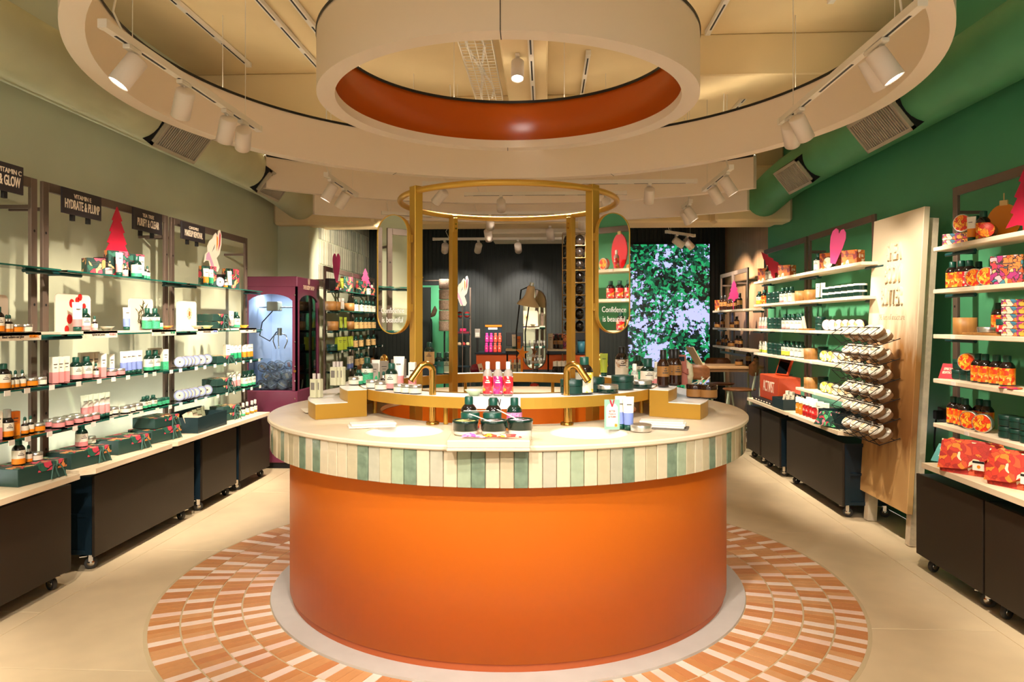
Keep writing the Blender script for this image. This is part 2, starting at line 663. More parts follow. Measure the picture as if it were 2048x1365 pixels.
# ---------------------------------------------------------------- round hanging canopies
M_UP = mat('added_fill_strip', '#ffffff', 0.4, emit=(1.0, 0.86, 0.64), estr=13.0)  # glowing strips added out of sight on the canopies to brighten the ceiling
def canopy(label, R, t, z0, h, orange=False, a0=0.0, a1=2 * PI, seams=()):
    full = abs(a1 - a0 - 2 * PI) < 1e-6
    seg = 144 if full else 72
    root = thing('ring_canopy', label, 'ceiling canopy', (CX, CY, z0), YAW, 'concentric hanging canopies')
    b = MB()
    b.lathe([(R, h), (R, 0)], seg, M_RING, a0=a0, a1=a1)
    b.lathe([(R, 0), (R - t, 0)], seg, M_RING, a0=a0, a1=a1, smooth=False)
    lip = 0.055 if orange else h
    b.lathe([(R - t, 0), (R - t, lip)], seg, M_RING, a0=a0, a1=a1)
    if not full:
        for a, flip in ((a0, 1), (a1, -1)):
            q = [((R - t) * math.cos(a), (R - t) * math.sin(a), 0), (R * math.cos(a), R * math.sin(a), 0), (R * math.cos(a), R * math.sin(a), h), ((R - t) * math.cos(a), (R - t) * math.sin(a), h)]
            b.add(q, [(0, 1, 2, 3) if flip > 0 else (3, 2, 1, 0)], M_RING)
    part('shell', b, root)
    if orange:
        part('lining', MB().lathe([(R - t, lip), (R - t + 0.012, lip + 0.001), (R - t + 0.012, h)], seg, M_ORANGE_IN, a0=a0, a1=a1), root, label='glossy burnt orange lining')
    tb = MB()
    tb.lathe([(R + 0.004, h - 0.02), (R + 0.004, h), (R - t - 0.004, h), (R - t - 0.004, h - 0.02)], seg, M_BLACK, a0=a0, a1=a1, smooth=False)
    part('top_trim', tb, root)
    for s in seams:
        a = s
        sb = MB().box(R - 0.004, R + 0.0012, -0.002, 0.002, 0, h, M_BLACK, Matrix.Rotation(a, 4, 'Z'))
        sb.box(R - t, R, -0.002, 0.002, -0.0012, 0.004, M_BLACK, Matrix.Rotation(a, 4, 'Z'))
        part('seam', sb, root)
    part('added_fill_strip', MB().lathe([(R - t * 0.4, h + 0.003), (R - t * 0.6, h + 0.003)], 24 if full else 10, M_UP, a0=a0, a1=a1, smooth=False), root)
    nw = 8 if full else 3
    for i in range(nw):
        a = a0 + (a1 - a0) * (i + 0.5) / nw
        p = ((R - t / 2) * math.cos(a), (R - t / 2) * math.sin(a))
        part('suspension_wire', MB().tube([(p[0], p[1], h), (p[0], p[1], ZC - z0)], 0.0025, 6, M_TRACK), root)
    return root


canopy('small inner ring canopy with glossy orange lining above the wash counter', 1.107, 0.1, 2.79, 0.345, True, seams=(-PI / 2 - 0.028, PI / 2 + 0.01))
canopy('wide cream ring canopy encircling the orange lined ring', 2.27, 0.1, 2.8, 0.36, seams=(PI / 2 - 0.42, PI / 2 + 0.47, PI / 2 + 1.2, PI / 2 - 1.2))
aa = math.acos(2.4 / 3.6)
canopy('curved cream canopy just behind the wide ring', 3.6, 0.07, 2.8, 0.32, a0=aa, a1=PI - aa)
canopy('furthest curved cream canopy in front of the bulkhead', 4.03, 0.06, 2.66, 0.3, a0=math.radians(51.8), a1=math.radians(121.8))

# ---------------------------------------------------------------- ducts with grilles
def duct(name, label, x, material, path, r, grilles, side):
    root = thing(name, label, 'air duct', (x, 0, 3.0))
    part('duct_body', MB().tube([(px - x, py, pz - 3.0) for px, py, pz in path], r, 28, material), root)
    for (ya, yb) in grilles:
        c = (ya + yb) / 2
        L = (yb - ya)
        ang = math.radians(128) if side < 0 else math.radians(-128)     # turns local +z (out) towards the aisle and down
        g = MB()
        w = 0.13
        g.box(-w, w, -L / 2, -L / 2 + 0.025, 0, 0.03, M_GRILLE)
        g.box(-w, w, L / 2 - 0.025, L / 2, 0, 0.03, M_GRILLE)
        g.box(-w, -w + 0.025, -L / 2, L / 2, 0, 0.03, M_GRILLE)
        g.box(w - 0.025, w, -L / 2, L / 2, 0, 0.03, M_GRILLE)
        g.box(-w, w, -L / 2, L / 2, -0.06, 0.004, M_HOLE)
        rotm = Matrix.Rotation(ang, 4, 'Y')
        off = rotm @ Vector((0, 0, r + 0.012))
        go = part('vent_grille', g, root, (off.x, c, off.z), (0, ang, 0))
        s = MB()
        ns = 20
        for i in range(ns):
            yy = -L / 2 + 0.03 + (L - 0.06) * (i + 0.5) / ns
            s.box(-w + 0.026, w - 0.026, yy - 0.006, yy + 0.006, 0.006, 0.024, M_GRILLE)
        so = part('slats', s, go)
        so['kind'] = 'stuff'
    return root


M_GRILLE = mat('grille_metal', '#b5ac98', 0.5, metal=0.0)
duct('air_duct', 'sage painted round air duct along the sage wall', -2.885, M_DUCT_S,
     [(-2.885, y, 3.0) for y in (-1.2, 0.5, 2, 3.5, 5, 6.5, 7.3)] + [(-2.86, 7.7, 2.96), (-2.8, 8.1, 2.87)], 0.2, [(4.92, 5.52), (6.75, 7.3)], -1)
duct('air_duct', 'green painted round air duct along the green wall', 2.5, M_DUCT_G,
     [(2.5, y, 3.0) for y in (-1.2, 0.5, 2, 3.5, 5, 6.5, 7.3)] + [(2.48, 7.7, 2.96), (2.43, 8.1, 2.87)], 0.2, [(4.75, 5.4), (6.5, 7.1)], 1)

# ---------------------------------------------------------------- tracks and spotlights
def track(label, x0, y0, x1, y1, z, hang=0.0, slots=True):
    L = math.hypot(x1 - x0, y1 - y0)
    a = math.atan2(y1 - y0, x1 - x0)
    root = thing('light_track', label, 'light track', (x0, y0, z), a)
    b = MB().box(0, L, -0.018, 0.018, 0.0, 0.034, M_TRACK)
    part('rail', b, root)
    if slots:
        k = max(1, int(L / 0.5))
        for i in range(k):
            part('slot', MB().box(L * (i + 0.12) / k, L * (i + 0.88) / k, -0.006, 0.006, -0.0015, 0.001, M_BLACK), root)
    part('end_cap', MB().box(-0.03, 0.0, -0.02, 0.02, -0.002, 0.036, M_TRACK), root)
    part('end_cap', MB().box(L, L + 0.03, -0.02, 0.02, -0.002, 0.036, M_TRACK), root)
    if hang > 0:
        for q in (0.12, 0.88):
            part('suspension_wire', MB().tube([(L * q, 0, 0.03), (L * q, 0, hang)], 0.0025, 6, M_TRACK), root)
        part('cable', MB().tube([(L * 0.08, 0.0, 0.03), (L * 0.06, 0.03, 0.12), (L * 0.1, 0.04, 0.3), (L * 0.09, 0.02, hang)], 0.005, 6, M_TRACK), root)
    return root


CAN = {}


def head(label, loc, target, power=0.0, angle=55, lit=True, group='white cylindrical track spotlights', r=0.047, L=0.15, color=WARM, blend=0.6, rod=False):
    """loc = point on the underside of the track"""
    root = thing('spotlight', label, 'spotlight', loc, 0, group)
    d = Vector(target) - Vector(loc)
    d.normalize()
    if 'ad' not in CAN:
        CAN['ad'] = MB().box(-0.05, 0.05, -0.016, 0.016, -0.022, -0.001, M_TRACK, bev=0.003).mesh('adaptor')
        CAN['arm'] = MB().cyl(0.007, -0.075, -0.02, 10, M_TRACK).mesh('arm')
        CAN['can'] = MB().lathe([(0.0, L / 2), (r - 0.006, L / 2), (r, L / 2 - 0.006), (r, -L / 2), (r - 0.003, -L / 2), (r - 0.006, -L / 2 + 0.012)], 24, M_CAN).mesh('can')
        CAN['on'] = MB().disc(r - 0.006, -L / 2 + 0.013, 24, M_GLOW, up=False).mesh('lens')
    part('adaptor', CAN['ad'], root, rot=(0, 0, PI / 2))
    part('arm', CAN['arm'], root)
    q = d.to_track_quat('-Z', 'Y').to_euler()
    cc = Vector((0, 0, -0.085)) + d * 0.03
    part('can', CAN['can'], root, cc, q)
    part('lens', CAN['on'], root, cc, q)
    if rod:
        part('drop_rod', MB().cyl(0.008, 0.0, ZC - loc[2], 8, M_TRACK), root)
    if power > 0:
        p = Vector(loc) + cc + d * (L / 2 + 0.01)
        spot_lamp(p, target, power, angle, blend, color, 0.035)
    return root


ZT = 2.735
XTL, XTR = -1.85, 1.47
track('hanging white track above the sage shelving', XTL, 2.93, XTL, 4.52, ZT, ZC - ZT)
track('hanging white track above the green shelving', XTR, 2.88, XTR, 4.5, ZT, ZC - ZT)
SH = 125
lw = [(3.12, (-2.75, 2.6, 1.1)), (3.58, (-2.8, 4.6, 1.2)), (4.08, (-2.75, 5.1, 1.05)), (4.3, (-2.8, 6.2, 1.3))]
for i, (y, t) in enumerate(lw):
    head('white cylindrical spotlight, %s from the front on the track above the sage shelves' % ORD[i], (XTL, y, ZT), t, SH, 62)
rwl = [(3.2, (2.4, 2.9, 1.1)), (3.28, (2.4, 3.6, 1.4)), (4.2, (2.4, 4.9, 1.5)), (4.36, (2.4, 6.1, 1.2))]
for i, (y, t) in enumerate(rwl):
    head('white cylindrical spotlight, %s from the front on the track above the green shelves' % ORD[i], (XTR, y, ZT), t, 100, 62)
# second pair of tracks further back
track('short white track between the second and third canopies, sage side', -1.85, 5.98, -1.85, 6.9, ZT + 0.0, ZC - ZT)
track('short white track between the second and third canopies, green side', 1.5, 5.85, 1.5, 6.8, ZT + 0.0, ZC - ZT)
for i, (y, t) in enumerate([(6.1, (-2.8, 5.9, 1.0)), (6.5, (-2.8, 6.7, 1.3))]):
    head('white spotlight, %s of two on the short track near the plum machine' % ORD[i], (-1.85, y, ZT), t, SH, 60)
for i, (y, t) in enumerate([(5.98, (2.4, 5.9, 1.3)), (6.4, (2.4, 6.7, 1.3))]):
    head('white spotlight, %s of two on the short track near the green duct' % ORD[i], (1.5, y, ZT), t, SH, 60)
track('white track hanging behind the third canopy, sage side', -1.75, 7.7, -1.2, 7.95, ZT - 0.06, ZC - ZT + 0.06)
track('white track hanging behind the third canopy, green side', 1.5, 7.46, 1.5, 7.8, ZT, ZC - ZT)
head('white spotlight behind the third canopy, sage side', (-1.47, 7.827, ZT - 0.06), (-2.65, 9.2, 1.9), 190, 70)
for i, (y, t) in enumerate([(7.52, (2.4, 7.4, 1.3)), (7.72, (2.4, 8.4, 1.2))]):
    head('white spotlight, %s of two behind the third canopy, green side' % ORD[i], (1.5, y, ZT), t, SH, 60)
# crosswise tracks and heads seen inside the gold ring
track('thin crosswise track seen through the gold ring', -1.1, 6.55, 1.35, 6.55, ZT + 0.03, ZC - ZT)
for i, (x, t) in enumerate([(-0.95, (-2.53, 7.6, 1.3)), (0.95, (1.0, 8.6, 0.6))]):
    head('white spotlight, %s on the thin crosswise track above the gold ring' % ORD[i], (x, 6.55, ZT + 0.03), t, 110, 50)
track('thin crosswise track behind the third canopy', -0.8, 7.3, 0.8, 7.3, 2.8, ZC - 2.8)
track('thin crosswise track before the bulkhead', -0.9, 8.06, 0.7, 8.06, 2.72, ZC - 2.72)
for i, (x, y) in enumerate([(-0.45, 7.3), (-0.62, 8.06), (0.42, 8.06), (0.62, 7.3)]):
    head('small white spotlight under the third canopy, %s of four' % ORD[i], (x, y, 2.72 if y > 7.8 else 2.8), (x * 1.2, 10.5, 1.2), 110, 48)
# back track with three heads on the dark wall
track('white track in front of the dark fluted wall', aty(870, 9.4), 9.4, aty(1225, 9.4), 9.4, 2.585, 0.35)
for i, u in enumerate((890, 957, 1036)):
    head('white spotlight, %s of three hanging before the dark fluted wall' % ORD[i], (aty(u, 9.4), 9.4, 2.583), (aty((880, 930, 1050)[i], 11.0), 11.0, 1.75), 85, 42, color=NEUTRAL)
head('bright spotlight beside the gold post near the black bauble rack', (aty(1100, 8.6), 8.6, 2.66), (0.4, 10.6, 0.9), 120, 50)
head('bright spotlight between the back gold posts', (aty(976, 8.6), 8.6, 2.66), (-0.5, 10.3, 0.9), 120, 50)
# pair of heads in front of the leafy screen
tx = aty(1350, 9.2)
track('slanted white track in front of the leafy screen', tx - 0.12, 9.05, tx + 0.28, 9.45, 2.62, 0.34)
head('white spotlight with glowing lens in front of the leafy screen, left one', (tx + 0.02, 9.2, 2.62), (2.7, 9.3, 1.9), 120, 60)
head('white spotlight with glowing lens in front of the leafy screen, right one', (tx + 0.18, 9.34, 2.62), (2.7, 10.0, 1.9), 120, 60)
# heads over the counter
head('white spotlight hanging through the orange lined ring', (-0.2, 5.2, 3.45), (-0.2, 4.4, 1.0), 170, 60, color=NEUTRAL)
head('short white spotlight low inside the orange lined ring', (-0.13, 6.3, 3.45), (-0.1, 5.6, 1.0), 120, 60)
head('white spotlight at the top corner above the sage duct', (-2.1, 2.05, 3.0), (-2.9, 1.5, 1.0), SH, 70, rod=True)
# ceiling-mounted tracks
for lab, x, y0, y1 in (('ceiling track nearest the sage wall', -2.5, 1.5, 5.9), ('ceiling track second from the sage wall', -1.93, 1.5, 6.1), ('ceiling track third from the sage wall', -1.7, 1.5, 6.1),
                       ('ceiling track nearest the green wall', 1.93, 2.0, 4.9), ('ceiling track continuing behind the beam by the green wall', 1.93, 6.15, 8.2), ('ceiling track second from the green wall', 1.22, 1.5, 5.4), ('short ceiling track inside the ring opening', 0.35, 5.8, 6.8), ('ceiling track along the lengthwise beam', -0.1, 4.6, 6.8)):
    track(lab, x, y0, x, y1, ZC - 0.04 if x > 0 or x < -1 else 3.41)
# unseen spots added in the front of the shop to light the near shelving and the counter front
for (x, y, t, p, a, w) in ((-1.0, 0.5, (-1.0, 3.3, 0.2), 170, 75, 'the sage side tiles'), (0.9, 0.4, (0.4, 3.2, 0.2), 70, 70, 'the green side tiles'), (-0.2, 1.2, (-0.2, 3.2, 0.95), 75, 55, 'the open butter tubs'),
                           (-1.85, 1.6, (-2.8, 3.6, 0.8), 150, 70, 'the glow sign bay'), (1.47, 1.5, (2.4, 2.6, 0.9), 105, 75, 'the wrapped gifts'),
                           (0.7, -0.5, (0.05, 3.0, 0.45), 250, 34, 'the orange drum'), (-0.9, 2.3, (-0.55, 3.4, 1.0), 50, 50, 'the basin near the perfumes'), (0.5, 2.3, (0.2, 3.4, 1.0), 50, 50, 'the basin near the tag card')):
    head('unseen added white spotlight in shop front aimed at ' + w, (x, y, 3.0), t, p, a, color=NEUTRAL if abs(t[0]) < 1.2 else WARM, group='unseen added front spotlights', rod=True)

# wire cable tray above the ring
root = thing('cable_tray', 'white wire cable tray with cables under the ceiling', 'cable tray', (-0.62, 4.2, 3.5))
b = MB()
for i in range(5):
    b.tube([(0.06 * i, 0, 0), (0.06 * i, 2.2, 0)], 0.004, 6, M_TRACK)
for i in range(38):
    b.tube([(0, 0.06 * i, 0.05), (0, 0.06 * i, 0), (0.24, 0.06 * i, 0), (0.24, 0.06 * i, 0.05)], 0.003, 6, M_TRACK)
part('wire_mesh', b, root)
part('cable', MB().tube([(0.08 + 0.03 * math.sin(i), 0.2 * i, 0.02) for i in range(12)], 0.012, 8, M_TRACK), root)
part('cable', MB().tube([(0.15 + 0.03 * math.cos(i * 1.3), 0.2 * i, 0.02) for i in range(12)], 0.01, 8, M_WHITE), root)
# ---------------------------------------------------------------- the round wash counter
counter = thing('wash_counter', 'round burnt orange wash counter with striped tile band and cream top', 'counter', (CX, CY, 0), YAW)
part('base_ring', MB().lathe([(1.346, 0.0), (1.346, 0.014), (1.2, 0.016)], 128, M_KERB, smooth=False), counter, label='white stone kerb ring')
part('plinth', MB().lathe([(1.236, 0.0), (1.236, 0.06)], 128, M_TOE), counter)
part('drum', MB().lathe([(1.238, 0.052), (1.247, 0.052), (1.247, 0.83)], 160, M_ORANGE), counter)
part('inner_wall', MB().lathe([(0.752, 0.97), (0.752, 0.0)], 96, M_ORANGE), counter)
part('tile_backing', MB().lathe([(1.247, 0.822), (1.334, 0.822), (1.334, 0.972)], 144, mat('tile_grout_pale', '#cfc2ab', 0.8), smooth=False), counter)
# stripe tiles
TG = {
    'c': mat('zellige_cream', '#d6c6a6', 0.16, noise=0.05, nscale=25, bump=0.12, bscale=22),
    'p': mat('zellige_sand', '#c6b896', 0.14, noise=0.06, nscale=25, bump=0.14, bscale=22),
    'g': mat('zellige_green', '#7b8d74', 0.14, noise=0.22, nscale=22, bump=0.14, bscale=22),
    'm': mat('zellige_mint', '#a6b292', 0.15, noise=0.1, nscale=22, bump=0.12, bscale=22),
    'y': mat('zellige_grey', '#b9b49d', 0.15, noise=0.06, nscale=22, bump=0.12, bscale=22)}
front_seq = 'pgpcpgcpcgcgcccpgypmgcycmgcpgcycmcpygcpcgmpcpgcpgpcpgc'
NT = 144
rt = random.Random(11)
tw = 2 * PI * 1.343 / NT / 2 - 0.0012
tmesh = {}
for k, m in TG.items():
    tmesh[k] = MB().box(-tw, tw, -0.006, 0.007, 0.0, 0.15, m, bev=0.0022).mesh('tile')
for i in range(NT):
    a = -PI / 2 + (i - 27) * 2 * PI / NT
    k = front_seq[i] if i < len(front_seq) else rt.choice('ccppgmy')
    R = 1.34 + rt.uniform(-0.0015, 0.0015)
    part('tile', tmesh[k], counter, (R * math.cos(a), R * math.sin(a), 0.8205), (rt.uniform(-0.012, 0.012), 0, a + PI / 2 + PI + rt.uniform(-0.012, 0.012)))

# worktop with two basin holes
BAS = [(-0.476, -0.955, 0.18), (0.37, -1.0, 0.18)]
def ring_plate(Ro, Ri, z0, z1, holes, material, seg=144, bev=0.006):
    bm = bmesh.new()
    def loop(cx, cy, r, n, z):
        vs = [bm.verts.new((cx + r * math.cos(2 * PI * i / n), cy + r * math.sin(2 * PI * i / n), z)) for i in range(n)]
        es = [bm.edges.new((vs[i], vs[(i + 1) % n])) for i in range(n)]
        return vs, es
    loops = [loop(0, 0, Ro - bev, seg, z1), loop(0, 0, Ri, 96, z1)] + [loop(x, y, r, 48, z1) for x, y, r in holes]
    es = [e for l in loops for e in l[1]]
    bmesh.ops.triangle_fill(bm, use_beauty=True, use_dissolve=False, edges=es, normal=(0, 0, 1))
    for fc in list(bm.faces):
        if fc.normal.z < 0:
            fc.normal_flip()
    out = loops[0][0]
    chain = [out]
    for (r, z) in ((Ro, z1 - bev), (Ro, z0 + bev), (Ro - bev, z0), (1.33, z0)):
        chain.append([bm.verts.new((r * math.cos(2 * PI * i / seg), r * math.sin(2 * PI * i / seg), z)) for i in range(seg)])
    for a, b in zip(chain, chain[1:]):
        for i in range(seg):
            j = (i + 1) % seg
            bm.faces.new((a[j], a[i], b[i], b[j]))
    for L in loops[1:]:
        vs = L[0]
        lo = [bm.verts.new((v.co.x, v.co.y, z0)) for v in vs]
        n = len(vs)
        for i in range(n):
            j = (i + 1) % n
            bm.faces.new((vs[i], vs[j], lo[j], lo[i]))
    me = bpy.data.meshes.new('worktop')
    bm.to_mesh(me)
    bm.free()
    me.materials.append(material)
    return me


ZW = 0.996
part('worktop', ring_plate(1.362, 0.752, 0.972, ZW, BAS, M_QUARTZ), counter, label='cream quartz ring worktop')
for (x, y, r) in BAS:
    bo = part('basin', MB().lathe([(r + 0.001, ZW - 0.004), (r - 0.004, ZW - 0.012), (r - 0.012, ZW - 0.05), (r * 0.8, ZW - 0.095), (r * 0.4, ZW - 0.112), (0.02, ZW - 0.116)], 48, M_CERAMIC), counter, (x, y, 0))
    part('drain', MB().cyl(0.021, ZW - 0.118, ZW - 0.114, 20, M_CHROME), bo)

# cream ledge standing proud of the counter edge
led = thing('display_ledge', 'cream slab ledge overhanging the counter edge between the basins', 'display ledge', (*cpt(-0.073, -1.235), ZW + 0.001), YAW)
part('slab', MB().box(-0.167, 0.167, -0.185, 0.185, -0.0, 0.032, M_QUARTZ, bev=0.004), led)
part('front_lip', MB().box(-0.167, 0.167, -0.187, -0.165, -0.012, 0.001, M_QUARTZ, bev=0.003), led)

# ---------------------------------------------------------------- gold frame
ZS = 1.1425
fr = thing('gold_display_stand', 'gold steel display frame with four posts, top ring and shelf', 'display stand', (CX, CY, 0), YAW)
RT = 0.64
part('top_ring', MB().tube([(RT * math.cos(2 * PI * i / 96), RT * math.sin(2 * PI * i / 96), 2.21) for i in range(96)], 0.0165, 14, M_GOLD, closed=True), fr)
POSTS = [(-0.498, -0.40), (0.452, -0.44), (-0.372, 0.52), (0.413, 0.49)]
for (px, py) in POSTS:
    a = math.atan2(py, px)
    pw = 0.03 if py < 0 else 0.021
    po = part('post', MB().box(-0.024, 0.024, -pw, pw, 0.0, 2.235 if py < 0 else 2.215, M_GOLD, bev=0.002), fr, (px, py, 0), (0, 0, a))
    part('bracket', MB().box(-0.03, -0.0242, -0.018, 0.018, 2.1, 2.2, M_GOLD, bev=0.004), po)
    part('bolt', MB().cyl(0.006, 0, 0.006, 10, M_BRASS), po, (-0.03, 0, 2.125), (0, -PI / 2, 0))
    part('bolt', MB().cyl(0.006, 0, 0.006, 10, M_BRASS), po, (-0.03, 0, 2.155), (0, -PI / 2, 0))
    part('sleeve', MB().box(-0.026, 0.026, -pw - 0.002, pw + 0.002, 1.74, 1.745, M_GOLD), po)
part('shelf_band', MB().lathe([(0.868, ZS - 0.002), (0.872, ZS - 0.002), (0.872, ZS - 0.056), (0.862, ZS - 0.056), (0.862, ZS - 0.004)], 128, M_GOLD, smooth=False), fr, label='gold curved shelf edge')
part('inner_shelf_band', MB().lathe([(0.702, ZS - 0.004), (0.702, ZS - 0.056), (0.694, ZS - 0.056), (0.694, ZS + 0.004), (0.702, ZS + 0.004)], 128, M_GOLD, smooth=False), fr)
part('shelf_top', MB().lathe([(0.866, ZS - 0.014), (0.866, ZS - 0.0005), (0.703, ZS - 0.0005), (0.703, ZS - 0.014)], 128, M_WHITE, smooth=False), fr, label='white shelf top')
for i in range(8):
    a = PI / 8 + i * PI / 4
    part('leg', MB().cyl(0.011, ZW + 0.001, ZS - 0.05, 12, M_GOLD), fr, (0.8 * math.cos(a), 0.8 * math.sin(a), 0))
part('sign_card', MB().lathe([(0.8725, ZS - 0.055), (0.874, ZS - 0.055), (0.874, ZS - 0.002), (0.8725, ZS - 0.002)], 24, M_WHITE, a0=-PI / 2 - 0.205, a1=-PI / 2 + 0.07, smooth=False), fr)
lettering('NEW', 0.048, M_SIGN, fr, (-0.062, -0.8745, ZS - 0.026), (PI / 2, 0, -0.07), sx=0.55, spread=0.001)


def oval_outline(w, h, n=14):
    r = w / 2
    pts = []
    for i in range(n + 1):
        a = PI * i / n
        pts.append((r * math.cos(a), h / 2 - r + r * math.sin(a)))
    for i in range(n + 1):
        a = PI + PI * i / n
        pts.append((r * math.cos(a), -h / 2 + r + r * math.sin(a)))
    return pts


def oval_mirror(label, x, y, z, ang, w=0.2, h=0.64):
    px, py = cpt(x, y)
    root = thing('oval_mirror', label, 'mirror', (px, py, z), YAW + ang, 'oval gold rimmed mirrors on the display frame')
    out = oval_outline(w, h, 20)
    inn = oval_outline(w - 0.008, h - 0.008, 20)
    b = MB()
    n = len(out)
    vs = [(a, -0.016, c) for a, c in out] + [(a, 0.014, c) for a, c in out] + [(a, -0.016, c) for a, c in inn] + [(a, -0.012, c) for a, c in inn]
    fs = []
    for i in range(n):
        j = (i + 1) % n
        fs += [(j, i, n + i, n + j), (i, j, 2 * n + j, 2 * n + i), (2 * n + i, 2 * n + j, 3 * n + j, 3 * n + i)]
    fs.append(tuple(reversed(range(n, 2 * n))))
    b.add(vs, fs, M_GOLD)
    part('rim', b, root)
    g = MB()
    g.add([(a, -0.0125, c) for a, c in inn], [tuple(range(n))], M_MIRROR)
    part('mirror_glass', g, root)
    lettering('Confidence', 0.042, M_WHITE, root, (0, -0.0135, -h / 2 + 0.125), (PI / 2, 0, 0), 0.0004, 0.78)
    lettering('is beautiful', 0.042, M_WHITE, root, (0, -0.0135, -h / 2 + 0.075), (PI / 2, 0, 0), 0.0004, 0.78)
    s = 1 if x < 0 else -1
    part('hinge', MB().box(-0.012 + s * 0.09, 0.012 + s * 0.09, 0.0, 0.03, 0.17, 0.21, M_GOLD), root)
    part('hinge', MB().box(-0.012 + s * 0.09, 0.012 + s * 0.09, 0.0, 0.03, -0.2, -0.16, M_GOLD), root)
    return root


zm = EYE + (645 - 550) * 3.86 / F
oval_mirror('oval mirror reflecting the sage shelving, on a gold post', -0.613, -0.43, zm, -0.46)
oval_mirror('oval mirror reflecting red products on green shelving, on a gold post', 0.556, -0.47, EYE + (645 - 547) * 3.8 / F, 0.42)


# ---------------------------------------------------------------- stepped curved displays and taps
def stepped(label, a0, a1):
    root = thing('stepped_display', label, 'display stand', (CX, CY, ZW + 0.001), YAW, 'curved stepped gold displays')
    H1, H2 = 0.082, ZS - ZW - 0.002
    t = 0.004
    def sector(r0, r1, z0, z1, m):
        b = MB()
        seg = 28
        b.lathe([(r1, z0), (r1, z1)], seg, m, a0=a0, a1=a1)
        b.lathe([(r0, z1), (r0, z0)], seg, m, a0=a0, a1=a1)
        b.lathe([(r1, z1), (r0, z1)], seg, m, a0=a0, a1=a1, smooth=False)
        for a, fl in ((a0, 1), (a1, -1)):
            q = [(r0 * math.cos(a), r0 * math.sin(a), z0), (r1 * math.cos(a), r1 * math.sin(a), z0), (r1 * math.cos(a), r1 * math.sin(a), z1), (r0 * math.cos(a), r0 * math.sin(a), z1)]
            b.add(q, [(0, 1, 2, 3) if fl > 0 else (3, 2, 1, 0)], m)
        return b
    part('lower_step', sector(0.98, 1.15, 0, H1 - t, M_GOLD), root)
    part('upper_step', sector(0.876, 0.98, 0, H2 - t, M_GOLD), root)
    part('lower_top', sector(0.981, 1.151, H1 - t, H1, M_CERAMIC), root, label='white top plate')
    part('upper_top', sector(0.876, 0.981, H2 - t, H2, M_CERAMIC), root, label='white top plate')


stepped('gold stepped curved display holding slim clear perfume bottles', PI - 0.42, PI + 0.53)
stepped('gold stepped curved display holding brown bottles and open jars', -0.53, 0.42)


def tap(label, x, y, lean, h=0.29):
    px, py = cpt(x, y)
    root = thing('tap', label, 'tap', (px, py, ZW + 0.001), YAW, 'brass swan neck taps')
    part('flange', MB().lathe([(0.0, 0.013), (0.03, 0.013), (0.032, 0.01), (0.032, 0.0)], 24, M_BRASS), root)
    pts = [(0, 0, 0.01), (0, 0, 0.1), (0, 0, h - 0.03)]
    R = 0.036
    ca, sa = math.cos(lean), math.sin(lean)
    for i in range(1, 13):
        a = PI - (PI * 0.83) * i / 12
        q = R + R * math.cos(a)
        pts.append((q * ca, q * sa, h - 0.03 + R * math.sin(a)))
    last, prev = Vector(pts[-1]), Vector(pts[-2])
    d = (last - prev).normalized()
    pts.append(tuple(last + d * 0.075))
    part('spout', MB().tube(pts, 0.0172, 16, M_BRASS, caps=False), root)
    e = Vector(pts[-1])
    part('nozzle', MB().cyl(0.0125, -0.002, 0.001, 16, M_HOLE), root, e - d * 0.004, d.to_track_quat('-Z', 'Y').to_euler())


tap('brass tap leaning over the basin beside the perfume display', -0.37, -0.745, math.radians(205))
tap('brass tap leaning over the basin beside the tag card', 0.29, -0.765, math.radians(-28))
tap('brass tap on the far side near the brown bottles', 0.62, 0.62, math.radians(60), 0.27)
tap('brass tap on the far side behind the cartons', -0.8, 0.4, math.radians(120), 0.27)
# ---------------------------------------------------------------- goods: one prototype of each kind, copied as things
C_AMBER = mat('dark_amber_plastic', '#1a1210', 0.16, coat=0.3)
C_BROWN = mat('brown_amber_glass', '#2e140a', 0.12, coat=0.3)
C_BOTTLEGREEN = mat('bottle_green_plastic', '#0e2b22', 0.16, coat=0.3)
C_CAP = mat('cap_green', '#12493b', 0.35)
C_TUBLID = mat('tub_lid_green', '#0f372d', 0.35)
C_CAPBLACK = mat('cap_black', '#1b1a1a', 0.35)
C_CREAM = mat('label_cream', '#efe5cf', 0.5)
C_PINK = mat('label_pink', '#e58f8d', 0.5)
C_ORANGE = mat('label_orange', '#ef8a17', 0.5)
C_GREENLAB = mat('label_green', '#3fa878', 0.5, noise=0.25, nscale=120)
C_YELLOW = mat('label_yellow', '#e9c843', 0.5)
C_LIME = mat('label_lime', '#b6c63c', 0.5)
C_BLUE = mat('label_blue', '#7d8fd0', 0.5)
C_PRINT = mat('label_print', '#4a423c', 0.6)
C_PRINTG = mat('sticker_green', '#12473f', 0.5)
C_SILVER = mat('silver_lid', '#d8d4cc', 0.28, metal=0.9)
C_TAN = mat('tan_label', '#c9a468', 0.5)
C_GREY = mat('grey_label', '#7b746c', 0.5)
C_CARD = mat('card_beige', '#d7c6a8', 0.6)
C_WHITEP = mat('white_plastic', '#f2ebdc', 0.4)
C_REDLAB = pattern_mat('red_fruit_print', ['#d91e2c', '#e2353a', '#f0a83c', '#c9182a', '#f6d9cf', '#e04a4a'], 60, 0.4, '#c4162a', linew=0.03)
C_MAGLAB = pattern_mat('magenta_fruit_print', ['#c41e78', '#d43a86', '#e26aa6', '#a3206c', '#f3d3dc', '#d8405a'], 60, 0.4, '#b01868', linew=0.03)
C_ORLAB = pattern_mat('orange_fruit_print', ['#f0651a', '#f59a1f', '#e2401d', '#f7b733', '#d9301c', '#f6c35c'], 55, 0.4, '#d8451a', linew=0.04)
